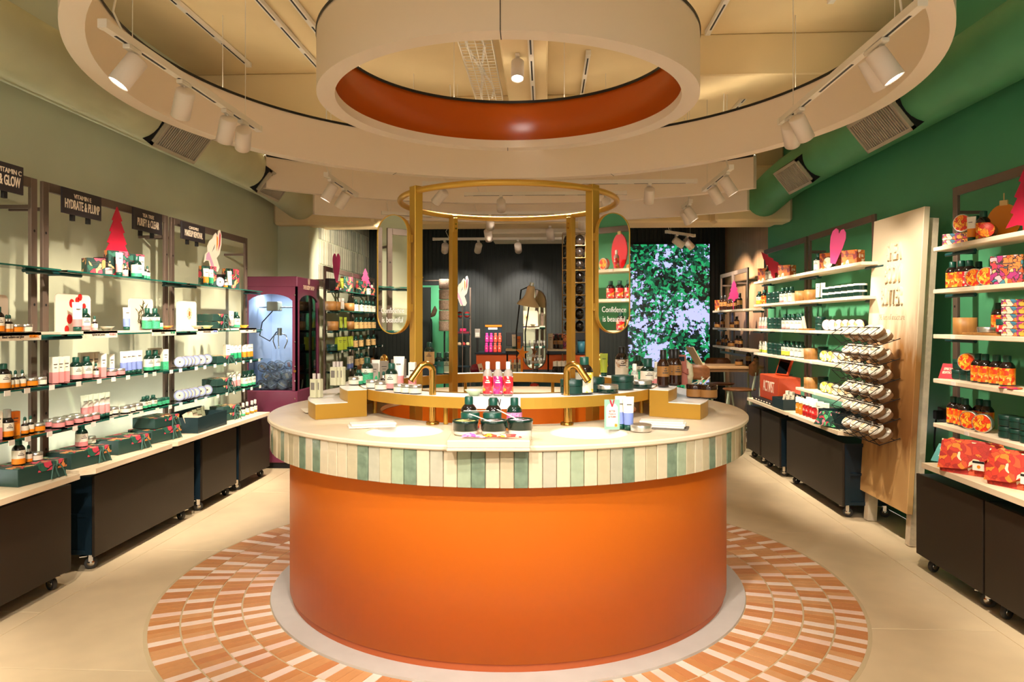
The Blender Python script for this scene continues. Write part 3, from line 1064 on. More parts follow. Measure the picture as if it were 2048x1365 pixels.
C_PINKLAB = pattern_mat('pink_script_print', ['#e98fc0', '#e06fae', '#f0a5cb', '#e98fc0'], 60, 0.4, '#7a2c5c', linew=0.03)
C_COCO = pattern_mat('coconut_print', ['#e9dcc6', '#c9a784', '#f3ead9', '#8e6b4e', '#efe3d0'], 50, 0.5, '#e0d0b6', linew=0.04)
C_BANANA = pattern_mat('banana_print', ['#f2cf3a', '#efe5cf', '#f6de74', '#efe5cf'], 28, 0.5, '#efe5cf', linew=0.04)
P_LEAF = pattern_mat('festive_leaf_print', ['#1f4a40', '#d8485c', '#2a6450', '#e08a4c', '#173a34', '#c63a4a', '#7fae8a', '#e6b27a', '#1c443b'], 26, 0.5, '#16332d', distort=2.4)
P_AMBERBOX = pattern_mat('orange_gift_print', ['#c9702c', '#d98a3c', '#c9702c', '#7a2c2c', '#f0dcb4', '#c9702c', '#b85a26'], 22, 0.5, '#b8602a', distort=2.2)
P_PURPLEBOX = pattern_mat('bright_gift_print', ['#b0307a', '#e0793c', '#3c7f9a', '#d84a5a', '#e9c7b0', '#8f2c72', '#e8a03c'], 38, 0.5, '#5a2a44', distort=2.2)
P_RETRO = pattern_mat('retro_swirl_print', ['#d8552e', '#e07b3a', '#e9a9b0', '#a03070', '#3f7f90', '#e9b37a', '#c93a4a'], 30, 0.5, '#3b2a2c', distort=2.8, linew=0.06)
P_NUTS = pattern_mat('red_nut_print', ['#c93a28', '#b8322a', '#e0832c', '#c93a28', '#a82c26', '#eedcb8', '#d8552e'], 30, 0.6, '#a83020', distort=2.2, linew=0.03)
P_GREENBOX = mat('gift_box_green', '#22413a', 0.5, noise=0.04, nscale=30)
P_SHEA = pattern_mat('shea_lid_print', ['#f2e8d2', '#efe0c0', '#d9b070', '#f2e8d2', '#f2e8d2', '#e8d7b2'], 34, 0.5, '#efe3c8', linew=0.02)
P_TINRED = pattern_mat('citrus_lid_print', ['#e8421e', '#f29a22', '#f4bd3c', '#d92c1c', '#f29a22'], 48, 0.4, '#c92a1a', linew=0.05)
P_PINKTUB = pattern_mat('pink_lid_print', ['#f0c7c4', '#efe0d0', '#e8a5a8', '#f4e6da'], 34, 0.5, '#f0ddd0', linew=0.02)
P_YELTUB = pattern_mat('yellow_lid_print', ['#f0d560', '#f4e6b0', '#e9c843', '#f4ead0'], 34, 0.5, '#f2e4b4', linew=0.02)

KIND = {}


def reg(key, name, cat, parts):
    KIND[key] = (name, cat, [(pn, mb.mesh(pn), loc, rot) for (pn, mb, loc, rot) in [(p + ((0, 0, 0), (0, 0, 0)))[:4] for p in parts]])


def put(key, loc, rz, label, group=None, tilt=None):
    name, cat, parts = KIND[key]
    root = thing(name, label, cat, loc, rz, group, rot=tilt)
    for pn, me, l, r in parts:
        part(pn, me, root, l, r)
    return root


def arc_label(r, z0, z1, top, bot, split=0.4, span=3.6, printm=None, seg=14):
    b = MB()
    a0, a1 = -PI / 2 - span / 2, -PI / 2 + span / 2
    zs = z0 + (z1 - z0) * split
    b.lathe([(r, z0), (r, zs)], seg, bot, a0=a0, a1=a1)
    b.lathe([(r, zs), (r, z1)], seg, top, a0=a0, a1=a1)
    if printm:
        h = z1 - z0
        for (q0, q1, w) in ((0.62, 0.68, 0.5), (0.74, 0.79, 0.3), (0.86, 0.9, 0.16)):
            b.lathe([(r * 1.008, z0 + h * q0), (r * 1.008, z0 + h * q1)], 4, printm, a0=-PI / 2 - w, a1=-PI / 2 + w)
    return b


def bottle(key, h, r, body, cap, top, bot, split=0.4, name='bottle', capr=0.52, caph=0.2, printm=C_PRINT, cat='bottle'):
    nz = h * (1 - caph)
    bd = MB().lathe([(0, 0.001), (r * 0.88, 0.001), (r, 0.006), (r, nz * 0.76), (r * 0.93, nz * 0.85), (r * 0.7, nz * 0.94), (r * 0.46, nz), (r * 0.42, nz + 0.004)], 20, body)
    cp = MB().lathe([(r * capr, nz - 0.002), (r * capr, h - 0.003), (r * capr - 0.003, h), (0, h)], 16, cap)
    reg(key, name, cat, [('body', bd), ('cap', cp), ('label', arc_label(r * 1.012, h * 0.06, nz * 0.74, top, bot, split, printm=printm))])


def jar(key, h, r, body, lid, lab, name='jar', lidf=0.3):
    b = MB().lathe([(0, 0.001), (r * 0.9, 0.001), (r * 0.97, 0.005), (r * 0.97, h * (1 - lidf))], 20, body)
    l = MB().lathe([(r, h * (1 - lidf)), (r, h - 0.002), (r - 0.003, h), (0, h)], 20, lid)
    reg(key, name, 'jar', [('body', b), ('lid', l), ('label', arc_label(r * 0.985, h * 0.1, h * (0.95 - lidf), lab, lab, 0.5, 3.8))])


def tube_kind(key, h, r, body, band, cap, bandf=0.42):
    c = MB().lathe([(0, 0.001), (r * 0.92, 0.001), (r * 0.92, h * 0.16), (0.0, h * 0.16)], 16, cap)
    b = MB()
    n = 16
    secs = []
    for q in (0.0, 0.25, bandf, 0.7, 0.9, 1.0):
        z = h * 0.165 + q * h * 0.835
        rx = r * (1 + 0.22 * q)
        ry = r * max(0.06, (1 - q ** 1.25))
        secs.append([(rx * math.cos(2 * PI * i / n), ry * math.sin(2 * PI * i / n), z) for i in range(n)])
    for k in range(len(secs) - 1):
        m = band if k < 2 else body
        vs = secs[k] + secs[k + 1]
        b.add(vs, [(i, (i + 1) % n, n + (i + 1) % n, n + i) for i in range(n)], m, True)
    b.add(secs[-1], [tuple(range(n))], body)
    z = h * 0.76
    b.box(-r * 0.5, r * 0.5, -r * 0.62, -r * 0.5, z, z + h * 0.02, C_PRINT)
    reg(key, 'tube', 'tube', [('cap', c), ('tube_body', b)])


def dropper(key, h, r, top, bot, body=C_AMBER, bulb=C_CAP):
    bh = h * 0.62
    bd = MB().lathe([(0, 0.001), (r * 0.92, 0.001), (r, 0.005), (r, bh * 0.82), (r * 0.8, bh * 0.94), (r * 0.4, bh)], 16, body)
    col = MB().lathe([(r * 0.5, bh - 0.001), (r * 0.5, h * 0.77), (r * 0.3, h * 0.78)], 14, C_SILVER)
    bu = MB().lathe([(r * 0.4, h * 0.77), (r * 0.42, h * 0.86), (r * 0.34, h * 0.96), (0.0, h)], 14, bulb)
    reg(key, 'dropper_bottle', 'bottle', [('body', bd), ('collar', col), ('bulb', bu), ('label', arc_label(r * 1.015, h * 0.05, bh * 0.78, top, bot, 0.4))])


def carton(key, w, d, h, body, band=None, bandf=0.35, name='carton'):
    b = MB()
    if band:
        b.box(-w / 2, w / 2, -d / 2, d / 2, 0.001, h * bandf, band)
        b.box(-w / 2, w / 2, -d / 2, d / 2, h * bandf, h, body)
    else:
        b.box(-w / 2, w / 2, -d / 2, d / 2, 0.001, h, body, bev=0.0015)
    p = MB().box(-w * 0.3, w * 0.3, -d / 2 - 0.0006, -d / 2 + 0.001, h * 0.7, h * 0.74, C_PRINT)
    p.box(-w * 0.2, w * 0.2, -d / 2 - 0.0006, -d / 2 + 0.001, h * 0.58, h * 0.61, C_PRINT)
    reg(key, name, 'box', [('box_body', b), ('print', p)])


def tin_edge(key, r, t, lab, rim=C_SILVER, name='tin', ring=None):
    """flat round tin standing on its edge, lid towards local -Y"""
    M = Matrix.Translation((0, 0, r)) @ Matrix.Rotation(PI / 2, 4, 'X')
    b = MB().lathe([(0, -t / 2), (r * 0.97, -t / 2), (r, -t / 2 + 0.003), (r, t / 2 - 0.002), (r * 0.95, t / 2), (r * 0.9, t / 2 - 0.001)], 24, rim, M)
    l = MB().disc(r * 0.9, t / 2 - 0.0005, 24, lab, M)
    if ring:
        l = MB().disc(r * 0.92, t / 2 - 0.0008, 24, ring, M).disc(r * 0.66, t / 2 - 0.0002, 24, lab, M).disc(r * 0.16, t / 2 + 0.0002, 10, C_PRINT, M)
    reg(key, name, 'tin', [('tin_body', b), ('lid_label', l)])


def tin_flat(key, r, t, lab, rim=C_SILVER, name='tin', base=None):
    b = MB().lathe([(0, 0.001), (r * 0.96, 0.001), (r * 0.98, 0.004), (r * 0.98, t * 0.55)], 28, base or rim)
    l = MB().lathe([(r, t * 0.5), (r, t - 0.003), (r * 0.96, t), (r * 0.9, t - 0.001)], 28, rim)
    l2 = MB().disc(r * 0.9, t - 0.001, 28, lab)
    reg(key, name, 'tin', [('base', b), ('lid', l), ('lid_label', l2)])


def gift_box(key, w, d, h, lid=P_LEAF, base=P_GREENBOX, bow=True):
    """low presentation box, front towards local -Y"""
    ps = [('box_base', MB().box(-w / 2, w / 2, -d / 2, d / 2, 0.001, h * 0.97, base, bev=0.002)),
          ('sleeve', MB().box(-w * 0.1, w / 2 + 0.002, -d / 2 - 0.002, d / 2 + 0.002, h * 0.55, h + 0.002, lid))]
    ps.append(('top_print', MB().box(-w / 2 + 0.003, w / 2, -d / 2 + 0.003, d / 2, h * 0.96, h, lid)))
    if bow:
        r = MB().box(w * 0.2, w * 0.27, -d / 2 - 0.005, -d / 2 - 0.002, 0.002, h, C_BOW)
        r.tube([(w * 0.235 + s * 0.012 * k, -d / 2 - 0.008 - 0.006 * k, h * 0.75 - 0.008 * k * (k - 2)) for s in (1,) for k in range(5)], 0.004, 6, C_BOW)
        r.tube([(w * 0.235 - 0.012 * k, -d / 2 - 0.008 - 0.006 * k, h * 0.75 - 0.008 * k * (k - 2)) for k in range(5)], 0.004, 6, C_BOW)
        r.tube([(w * 0.235, -d / 2 - 0.008, h * 0.75), (w * 0.25, -d / 2 - 0.015, h * 0.4), (w * 0.28, -d / 2 - 0.02, h * 0.1)], 0.004, 6, C_BOW)
        ps.append(('ribbon_bow', r))
    reg(key, 'gift_box', 'gift box', ps)


C_BOW = mat('ribbon_green', '#3d6258', 0.5)

bottle('b_orange', 0.135, 0.031, C_AMBER, C_CAP, C_CREAM, C_ORANGE)
bottle('b_pink', 0.14, 0.034, C_BOTTLEGREEN, C_CAP, C_CREAM, C_PINK, 0.35)
bottle('b_green', 0.15, 0.034, C_BOTTLEGREEN, C_CAP, C_CREAM, C_GREENLAB, 0.3)
bottle('b_greenall', 0.155, 0.034, C_BOTTLEGREEN, C_CAP, C_CREAM, C_GREENLAB, 0.72)
bottle('b_smallgreen', 0.085, 0.026, C_BOTTLEGREEN, C_CAP, C_CREAM, C_GREENLAB, 0.4)
bottle('b_cream', 0.155, 0.036, C_BOTTLEGREEN, C_CAP, C_CREAM, C_CREAM)
bottle('b_creampink', 0.155, 0.036, C_BOTTLEGREEN, C_CAP, C_CREAM, C_PINK, 0.2)
bottle('b_yellow', 0.155, 0.036, C_BOTTLEGREEN, C_CAP, C_CREAM, C_YELLOW, 0.5)
bottle('b_coco', 0.2, 0.042, C_AMBER, C_CAPBLACK, C_COCO, C_CREAM, 0.5)
bottle('b_banana', 0.185, 0.044, C_AMBER, C_CAP, C_BANANA, C_BANANA, 0.5)
bottle('b_berry', 0.15, 0.042, C_BOTTLEGREEN, C_CAP, C_CREAM, C_PINK, 0.2, caph=0.3, capr=0.6)
bottle('b_fruit', 0.165, 0.037, C_AMBER, C_CAP, C_ORLAB, C_ORLAB, printm=None)
bottle('b_red', 0.16, 0.037, C_AMBER, C_CAP, C_REDLAB, C_REDLAB, printm=C_CREAM)
bottle('b_pinkscript', 0.16, 0.035, C_BOTTLEGREEN, C_CAP, C_PINKLAB, C_PINKLAB, printm=None)
bottle('b_brown', 0.205, 0.033, C_BROWN, C_CAPBLACK, mat('amber_label', '#a06f38', 0.5), C_BROWN, 0.45, caph=0.24)
bottle('b_brownsmall', 0.15, 0.032, C_BROWN, C_CAPBLACK, mat('amber_label', '#a06f38', 0.5), C_BROWN, 0.5, caph=0.2)
bottle('b_tan', 0.155, 0.034, C_BOTTLEGREEN, C_CAP, C_TAN, C_TAN, 0.5)
bottle('b_teal', 0.15, 0.033, C_BOTTLEGREEN, C_CAP, mat('label_teal', '#1f6b5e', 0.5), mat('label_teal2', '#2a7a68', 0.5), 0.5)
bottle('b_sage', 0.15, 0.036, C_BOTTLEGREEN, C_CAP, mat('label_sage', '#a9b99a', 0.5), C_CREAM, 0.1)
bottle('b_oil', 0.15, 0.022, mat('oil_gold', '#c07a1c', 0.15, coat=0.3), C_WHITEP, mat('oil_gold2', '#d08a24', 0.3), mat('oil_gold3', '#b8701a', 0.3), caph=0.3, capr=1.0, printm=C_CREAM)
bottle('b_oilred', 0.15, 0.022, mat('oil_red', '#a81c1c', 0.15, coat=0.3), C_WHITEP, mat('oil_red2', '#c02a2a', 0.3), mat('oil_red3', '#981818', 0.3), caph=0.3, capr=1.0, printm=C_CREAM)
bottle('b_whitecap', 0.12, 0.026, C_AMBER, C_WHITEP, C_AMBER, C_AMBER, caph=0.4, capr=0.8, printm=None)
for k, lab in (('m_red', C_REDLAB), ('m_mag', C_MAGLAB)):
    bottle(k, 0.165, 0.024, mat('clear_mist', '#cfc4b8', 0.08, trans=0.5, ior=1.3), C_WHITEP, lab, lab, caph=0.22, capr=0.45, printm=C_WHITEP, name='mist_bottle')
for k, lab in (('s_clear', C_CREAM), ('s_pink', C_PINK), ('s_lime', C_LIME)):
    bottle(k, 0.13, 0.02, mat('frosted_glass', '#c9cdbf', 0.15, trans=0.3, ior=1.3), C_WHITEP, C_CREAM, lab, caph=0.25, capr=0.6, name='spray_bottle')
jar('j_orange', 0.045, 0.033, C_AMBER, C_SILVER, C_ORANGE)
jar('j_cream', 0.045, 0.033, C_AMBER, C_SILVER, C_CREAM)
jar('j_pink', 0.045, 0.034, C_AMBER, C_SILVER, C_PINK)
jar('j_green', 0.05, 0.03, C_BOTTLEGREEN, C_CAP, C_GREENLAB)
jar('j_greentub', 0.06, 0.045, C_BOTTLEGREEN, C_TUBLID, mat('tub_dark_label', '#14392f', 0.4), 'tub', 0.35)
jar('j_biggreen', 0.075, 0.06, C_BOTTLEGREEN, C_TUBLID, mat('tub_dark_label', '#14392f', 0.4), 'tub', 0.4)
jar('j_redtub', 0.075, 0.041, C_AMBER, C_CAP, C_REDLAB, 'tub', 0.4)
jar('j_whitelid', 0.05, 0.05, C_BOTTLEGREEN, C_WHITEP, C_BOTTLEGREEN, 'tub', 0.3)
jar('j_citruslid', 0.085, 0.04, C_BOTTLEGREEN, P_TINRED, C_BOTTLEGREEN, 'jar', 0.06)
jar('j_brown', 0.075, 0.05, C_BROWN, C_BROWN, mat('amber_label', '#a06f38', 0.5))
tube_kind('t_pink', 0.155, 0.021, C_WHITEP, C_PINK, C_CAP)
tube_kind('t_blue', 0.155, 0.022, C_WHITEP, C_BLUE, C_CAP)
tube_kind('t_green', 0.14, 0.02, C_WHITEP, mat('tube_green', '#1f9a63', 0.45), C_CAP)
tube_kind('t_orange', 0.14, 0.021, C_WHITEP, mat('tube_orange', '#f39022', 0.45), C_CAP)
tube_kind('t_white', 0.15, 0.02, C_WHITEP, C_WHITEP, C_CAP)
tube_kind('t_lime', 0.15, 0.022, C_LIME, C_LIME, C_CAP)
tube_kind('t_pinkbig', 0.175, 0.025, C_WHITEP, C_PINK, C_CAP, 0.3)
dropper('d_orange', 0.095, 0.018, C_CREAM, C_ORANGE)
dropper('d_pink', 0.095, 0.018, C_CREAM, C_PINK)
dropper('d_green', 0.095, 0.018, C_CREAM, C_GREENLAB)
dropper('d_cream', 0.1, 0.018, C_CREAM, C_CREAM)
# pump and clear-capped bottles
bottle('p_orange', 0.15, 0.031, C_AMBER, mat('clear_cap', '#b9b4aa', 0.2), C_CREAM, C_ORANGE, caph=0.28, capr=0.6, name='pump_bottle')
bottle('v_green', 0.12, 0.02, C_AMBER, mat('clear_cap', '#b9b4aa', 0.2), C_CREAM, C_GREENLAB, 0.3, caph=0.3, capr=0.6)
bottle('v_orange', 0.12, 0.02, C_AMBER, mat('clear_cap', '#b9b4aa', 0.2), C_CREAM, C_ORANGE, 0.3, caph=0.3, capr=0.6)
carton('c_pink', 0.034, 0.034, 0.15, C_CREAM, C_PINK, 0.42)
carton('c_blue', 0.032, 0.032, 0.14, C_CREAM, C_BLUE, 0.35)
carton('c_orange', 0.045, 0.04, 0.13, mat('orange_box', '#e0731c', 0.5), C_ORANGE, 0.5)
carton('c_cream', 0.045, 0.04, 0.14, C_CREAM)
carton('c_green', 0.045, 0.04, 0.15, C_CREAM, C_GREENLAB, 0.4)
carton('c_beige', 0.05, 0.04, 0.16, C_CARD)
carton('c_grey', 0.052, 0.03, 0.12, mat('grey_card', '#9a8f80', 0.6))
carton('c_limebox', 0.08, 0.05, 0.15, C_LIME)
tin_edge('tin_silver', 0.043, 0.022, mat('tin_lid_print', '#d8cfb4', 0.5), mat('tin_rim', '#8e8a84', 0.35, metal=0.7), ring=mat('tin_lid_ring', '#8f9cc4', 0.5))
tin_edge('tin_citrus', 0.052, 0.035, P_TINRED)
tin_edge('tub_cream', 0.05, 0.045, P_SHEA, mat('shea_body', '#2a2a22', 0.4), name='tub')
tin_edge('tub_pink', 0.05, 0.045, P_PINKTUB, mat('shea_body', '#2a2a22', 0.4), name='tub')
tin_edge('tub_yellow', 0.05, 0.045, P_YELTUB, mat('shea_body', '#2a2a22', 0.4), name='tub')
tin_flat('tin_flat', 0.05, 0.032, C_SILVER, C_SILVER)
tin_flat('tin_flatgreen', 0.056, 0.042, C_SILVER, C_SILVER, base=C_BOTTLEGREEN)
gift_box('g_big', 0.3, 0.2, 0.095)
gift_box('g_flat', 0.26, 0.18, 0.075)
gift_box('g_small', 0.2, 0.15, 0.06)
carton('g_leaf', 0.13, 0.06, 0.17, P_LEAF, name='gift_carton')
carton('g_leafsmall', 0.11, 0.08, 0.1, P_LEAF, name='gift_carton')
carton('g_black', 0.1, 0.06, 0.12, C_CAPBLACK, name='gift_carton')
carton('g_amber', 0.16, 0.1, 0.15, P_AMBERBOX, name='gift_carton')
carton('g_ambersmall', 0.14, 0.1, 0.12, P_AMBERBOX, name='gift_carton')
carton('g_purple', 0.16, 0.1, 0.037, P_PURPLEBOX, name='gift_carton')
carton('g_retro', 0.17, 0.1, 0.155, P_RETRO, name='gift_carton')

# slim rectangular perfume
pb = MB().box(-0.02, 0.02, -0.014, 0.014, 0.001, 0.105, mat('perfume_glass', '#efebc6', 0.08, trans=0.25, ior=1.25), bev=0.002)
pc = MB().cyl(0.0095, 0.105, 0.135, 14, mat('perfume_cap', '#d9cfc8', 0.3, metal=0.3))
pl = MB().box(-0.012, 0.012, -0.0147, -0.0139, 0.045, 0.085, C_GREY)
reg('perfume', 'perfume_bottle', 'perfume', [('glass_body', pb), ('cap', pc), ('label', pl)])
# gift bag
gb = MB().box(-0.07, 0.07, -0.03, 0.03, 0.001, 0.18, P_LEAF)
gh = MB().tube([(-0.03, -0.031, 0.17), (-0.028, -0.034, 0.12), (0, -0.036, 0.1), (0.028, -0.034, 0.12), (0.03, -0.031, 0.17)], 0.004, 6, C_TAN)
reg('gift_bag', 'gift_bag', 'gift bag', [('bag_body', gb), ('handle', gh)])
# bowls
for k, c in (('bowl_glass', '#9c9a86'), ('bowl_orange', '#e8843c'), ('bowl_green', '#b9c48f'), ('bowl_yellow', '#e8b83c'), ('bowl_mint', '#bcd0ac')):
    m = mat(k, c, 0.3)
    reg(k, 'bowl', 'bowl', [('bowl_body', MB().lathe([(0.0, 0.001), (0.022, 0.001), (0.03, 0.012), (0.048, 0.028), (0.046, 0.028), (0.028, 0.014), (0.0, 0.01)], 24, m))])
# round wooden tub with scoop handles
wm = wood_mat('bent_wood', '#9a6a34', '#b98646', 2.0, 0.5)
reg('bucket', 'wooden_tub', 'tub', [('tub_body', MB().lathe([(0.0, 0.001), (0.062, 0.001), (0.062, 0.1), (0.056, 0.1), (0.056, 0.02), (0.0, 0.02)], 24, wm)),
                                    ('filling', MB().lathe([(0.055, 0.085), (0.03, 0.1), (0.0, 0.095)], 16, mat('tub_filling', '#d8b98a', 0.7, noise=0.3, nscale=40)))])
# rounded picture card on a pale riser
def round_card(w, h, t=0.006, r=0.03, n=6):
    pts = [(w / 2, 0), (w / 2, h - r)]
    for i in range(1, n):
        a = PI / 2 * i / n
        pts.append((w / 2 - r + r * math.cos(a), h - r + r * math.sin(a)))
    pts += [(w / 2 - r, h), (-w / 2 + r, h)]
    for i in range(1, n):
        a = PI / 2 + PI / 2 * i / n
        pts.append((-w / 2 + r + r * math.cos(a), h - r + r * math.sin(a)))
    pts += [(-w / 2, h - r), (-w / 2, 0)]
    return pts


def outline_thing(name, label, cat, pts, t, m, loc, rz, group=None, tilt=0.0):
    root = thing(name, label, cat, loc, rz, group)
    part('panel', MB().prism(pts, -t / 2, t / 2, m), root, (0, 0, 0), (tilt, 0, 0))
    return root


TREE = [(-0.10, 0), (-0.045, 0.012), (-0.02, 0.005), (-0.02, -0.03), (0.02, -0.03), (0.02, 0.005), (0.05, 0.012), (0.10, 0), (0.062, 0.07), (0.078, 0.078), (0.045, 0.15), (0.06, 0.158), (0.028, 0.23), (0.04, 0.236), (0.0, 0.33),
        (-0.04, 0.236), (-0.028, 0.23), (-0.06, 0.158), (-0.045, 0.15), (-0.078, 0.078), (-0.062, 0.07)]
TREE = [(x, z + 0.03) for x, z in TREE]
M_TREE = mat('red_card', '#c41f3a', 0.45)
M_HEART = mat('pink_card', '#d6397c', 0.45)
M_DOVEPINK = mat('dove_lilac', '#d9a5bf', 0.5)
DOVE = [(-0.02, 0.0), (0.03, 0.0), (0.045, 0.03), (0.03, 0.075), (0.02, 0.1), (0.045, 0.13), (0.06, 0.2), (0.062, 0.27), (0.05, 0.31), (0.035, 0.3), (0.03, 0.26), (0.015, 0.285), (0.0, 0.27), (-0.015, 0.24), (-0.04, 0.22), (-0.055, 0.18), (-0.055, 0.14), (-0.075, 0.12), (-0.085, 0.06), (-0.07, 0.075), (-0.045, 0.075), (-0.035, 0.04)]
HEART = [(0.0, 0.0), (0.02, 0.03), (0.05, 0.16), (0.06, 0.24), (0.052, 0.285), (0.03, 0.31), (0.01, 0.3), (0.0, 0.27), (-0.01, 0.3), (-0.03, 0.31), (-0.052, 0.285), (-0.06, 0.24), (-0.05, 0.16), (-0.02, 0.03)]


def dove(label, loc, rz, s=1.0):
    root = thing('dove_cutout', label, 'cutout', loc, rz)
    p = [(x * s, z * s) for x, z in DOVE]
    part('panel', MB().prism(p, -0.004, 0.004, C_CREAM), root)
    def patch(pts, m):
        part('print_patch', MB().prism([(x * s, z * s) for x, z in pts], -0.0055, -0.004, m), root)
    patch([(-0.07, 0.08), (-0.04, 0.08), (-0.025, 0.03), (-0.01, 0.01), (0.005, 0.01), (-0.01, 0.06), (-0.045, 0.14), (-0.065, 0.12)], M_DOVEPINK)
    patch([(0.03, 0.15), (0.05, 0.2), (0.055, 0.27), (0.048, 0.295), (0.042, 0.27), (0.038, 0.2)], mat('dove_red', '#b8434f', 0.5))
    patch([(0.018, 0.15), (0.03, 0.2), (0.03, 0.25), (0.02, 0.27), (0.02, 0.21)], C_ORANGE)
    patch([(-0.02, 0.14), (0.0, 0.17), (0.006, 0.2), (-0.004, 0.18)], C_GREY)
    return root


# ---------------------------------------------------------------- rows
def goods(key, us, X, Z, desc, where, face, group, jitter=0.006, dx=0.0):
    """copies of one kind in a row along a lengthwise shelf; us are picture columns of the pieces"""
    n = len(us)
    side = 1 if X < 0 else -1
    order = sorted(range(n), key=lambda i: us[i] if X < 0 else -us[i])
    for rank, i in enumerate(order):
        x = X + random.uniform(-jitter, jitter) + dx
        y = yat(us[i], X)
        lab = '%s %s' % (desc, where) if n == 1 else '%s, %s from the front %s' % (desc, ORD[rank], where)
        put(key, (x, y, Z + 0.0005), face + random.uniform(-0.08, 0.08), lab, group)


def span(u0, u1, n):
    w = (u1 - u0) / n
    return [u0 + w * (i + 0.5) for i in range(n)]
# ---------------------------------------------------------------- shelving bays
M_TAGP = mat('price_tag_white', '#efe6da', 0.6)
M_LED = mat('led_strip', '#ffffff', 0.4, emit=(1.0, 0.97, 0.93), estr=55.0)


def frame(label, side, Y0, Y1, XP, top, depth=0.02, z0=0.0, wx=None):
    """two punched posts and a top rail; side -1 sage wall, +1 green wall"""
    root = thing('shelving_frame', label, 'shelving', (XP, (Y0 + Y1) / 2, 0), 0)
    h = (Y1 - Y0) / 2
    xa, xb = (-depth, 0.0) if side < 0 else (0.0, depth)
    for s in (-1, 1):
        ya, yb = (-h, -h + 0.05) if s < 0 else (h - 0.05, h)
        po = part('post', MB().box(xa, xb, ya, yb, z0, top, M_STEEL, bev=0.002), root)
        hb = MB()
        z = 0.55
        while z < z0 + 0.03:
            z += 0.21
        while z < top - 0.15:
            M = Matrix.Translation((0.0008 if side < 0 else -0.0008, (ya + yb) / 2, z)) @ Matrix.Rotation(PI / 2 if side < 0 else -PI / 2, 4, 'Y')
            hb.disc(0.008, 0, 14, M_HOLE, M)
            z += 0.21
        part('peg_holes', hb, po)
        wx = (XL if side < 0 else XR) if wx is None else wx
        part('wall_arm', MB().box(min(xb if side > 0 else wx - XP, xa if side < 0 else wx - XP), max(xb if side > 0 else wx - XP, xa if side < 0 else wx - XP), (ya + yb) / 2 - 0.008, (ya + yb) / 2 + 0.008, top - 0.17, top - 0.15, M_STEEL), root)
    part('top_rail', MB().box(xa, xb, -h + 0.05, h - 0.05, top - 0.055, top, M_STEEL, bev=0.002), root)
    part('cross_bar', MB().box(xa, xb, -h + 0.05, h - 0.05, max(0.7, z0), max(0.7, z0) + 0.03, M_STEEL), root)
    return root


def shelf(label, side, Y0, Y1, Z, X0, X1, glass, group, tags=0):
    """X0 front edge, X1 back edge; Z top surface"""
    xa, xb = min(X0, X1), max(X0, X1)
    root = thing('glass_shelf' if glass else 'wooden_shelf', label, 'shelf', ((xa + xb) / 2, (Y0 + Y1) / 2, Z), 0, group)
    w, h = (xb - xa) / 2, (Y1 - Y0) / 2
    if glass:
        part('pane', MB().box(-w, w, -h, h, -0.008, 0, M_GLASS), root)
        fx = -w if side > 0 else w
        part('front_edge', MB().box(fx - 0.0015, fx + 0.0015, -h, h, -0.0085, 0.0005, M_GLASSEDGE), root)
        t = 0.02
    else:
        part('board', MB().box(-w, w, -h, h, -0.026, 0, M_SHELF, bev=0.003), root)
        t = 0.038
    for s in (-1, 1):
        yc = s * (h - 0.06)
        part('support_rod', MB().tube([(0.2 * w, yc - 0.15, -t), (0.2 * w, yc + 0.15, -t)], 0.011, 10, M_TEALROD), root)
        ax = -w if side < 0 else w
        part('support_arm', MB().tube([(0.2 * w, yc, -t), (ax * 1.03, yc, -t)], 0.009, 8, M_TEALROD), root)
    for i in range(tags):
        fx = w + 0.003 if side < 0 else -w - 0.003
        yy = -h + 2 * h * (i + 0.5 + random.uniform(-0.2, 0.2)) / tags
        part('price_tag', MB().box(fx - 0.002, fx + 0.002, yy - 0.02, yy + 0.02, -0.026 if glass else -0.024, 0.001 if glass else -0.002, M_TAGP), root)
    return root


def worktop(label, side, Y0, Y1, Z, X0, X1, clip=0.06):
    xa, xb = (X1, X0) if side < 0 else (X0, X1)
    root = thing('worktop', label, 'worktop', ((xa + xb) / 2, (Y0 + Y1) / 2, Z), 0, 'pale wood worktops under the shelving')
    w, h = (xb - xa) / 2, (Y1 - Y0) / 2
    fx, bx = (w, -w) if side < 0 else (-w, w)
    pts = [(bx, -h), (fx - math.copysign(clip, fx), -h), (fx, -h + clip), (fx, h), (bx, h)]
    n = len(pts)
    vs = [(x, y, -0.03) for x, y in pts] + [(x, y, 0) for x, y in pts]
    if side > 0:
        order = list(reversed(range(n)))
    else:
        order = list(range(n))
    fs = [tuple(n + i for i in order), tuple(reversed(order))]
    for k in range(n):
        i, j = order[k], order[(k + 1) % n]
        fs.append((i, j, n + j, n + i))
    part('board', MB().add(vs, fs, M_OAK), root)
    lx = -w + 0.035 if side < 0 else w - 0.035
    part('light_strip', MB().box(lx - 0.008, lx + 0.008, -h + 0.05, h - 0.05, 0.001, 0.011, C_WHITEP).add([(lx - 0.008, -h + 0.05, 0.012), (lx + 0.008, -h + 0.05, 0.012), (lx + 0.008, h - 0.05, 0.012), (lx - 0.008, h - 0.05, 0.012)], [(0, 1, 2, 3)], M_LED), root)
    return root


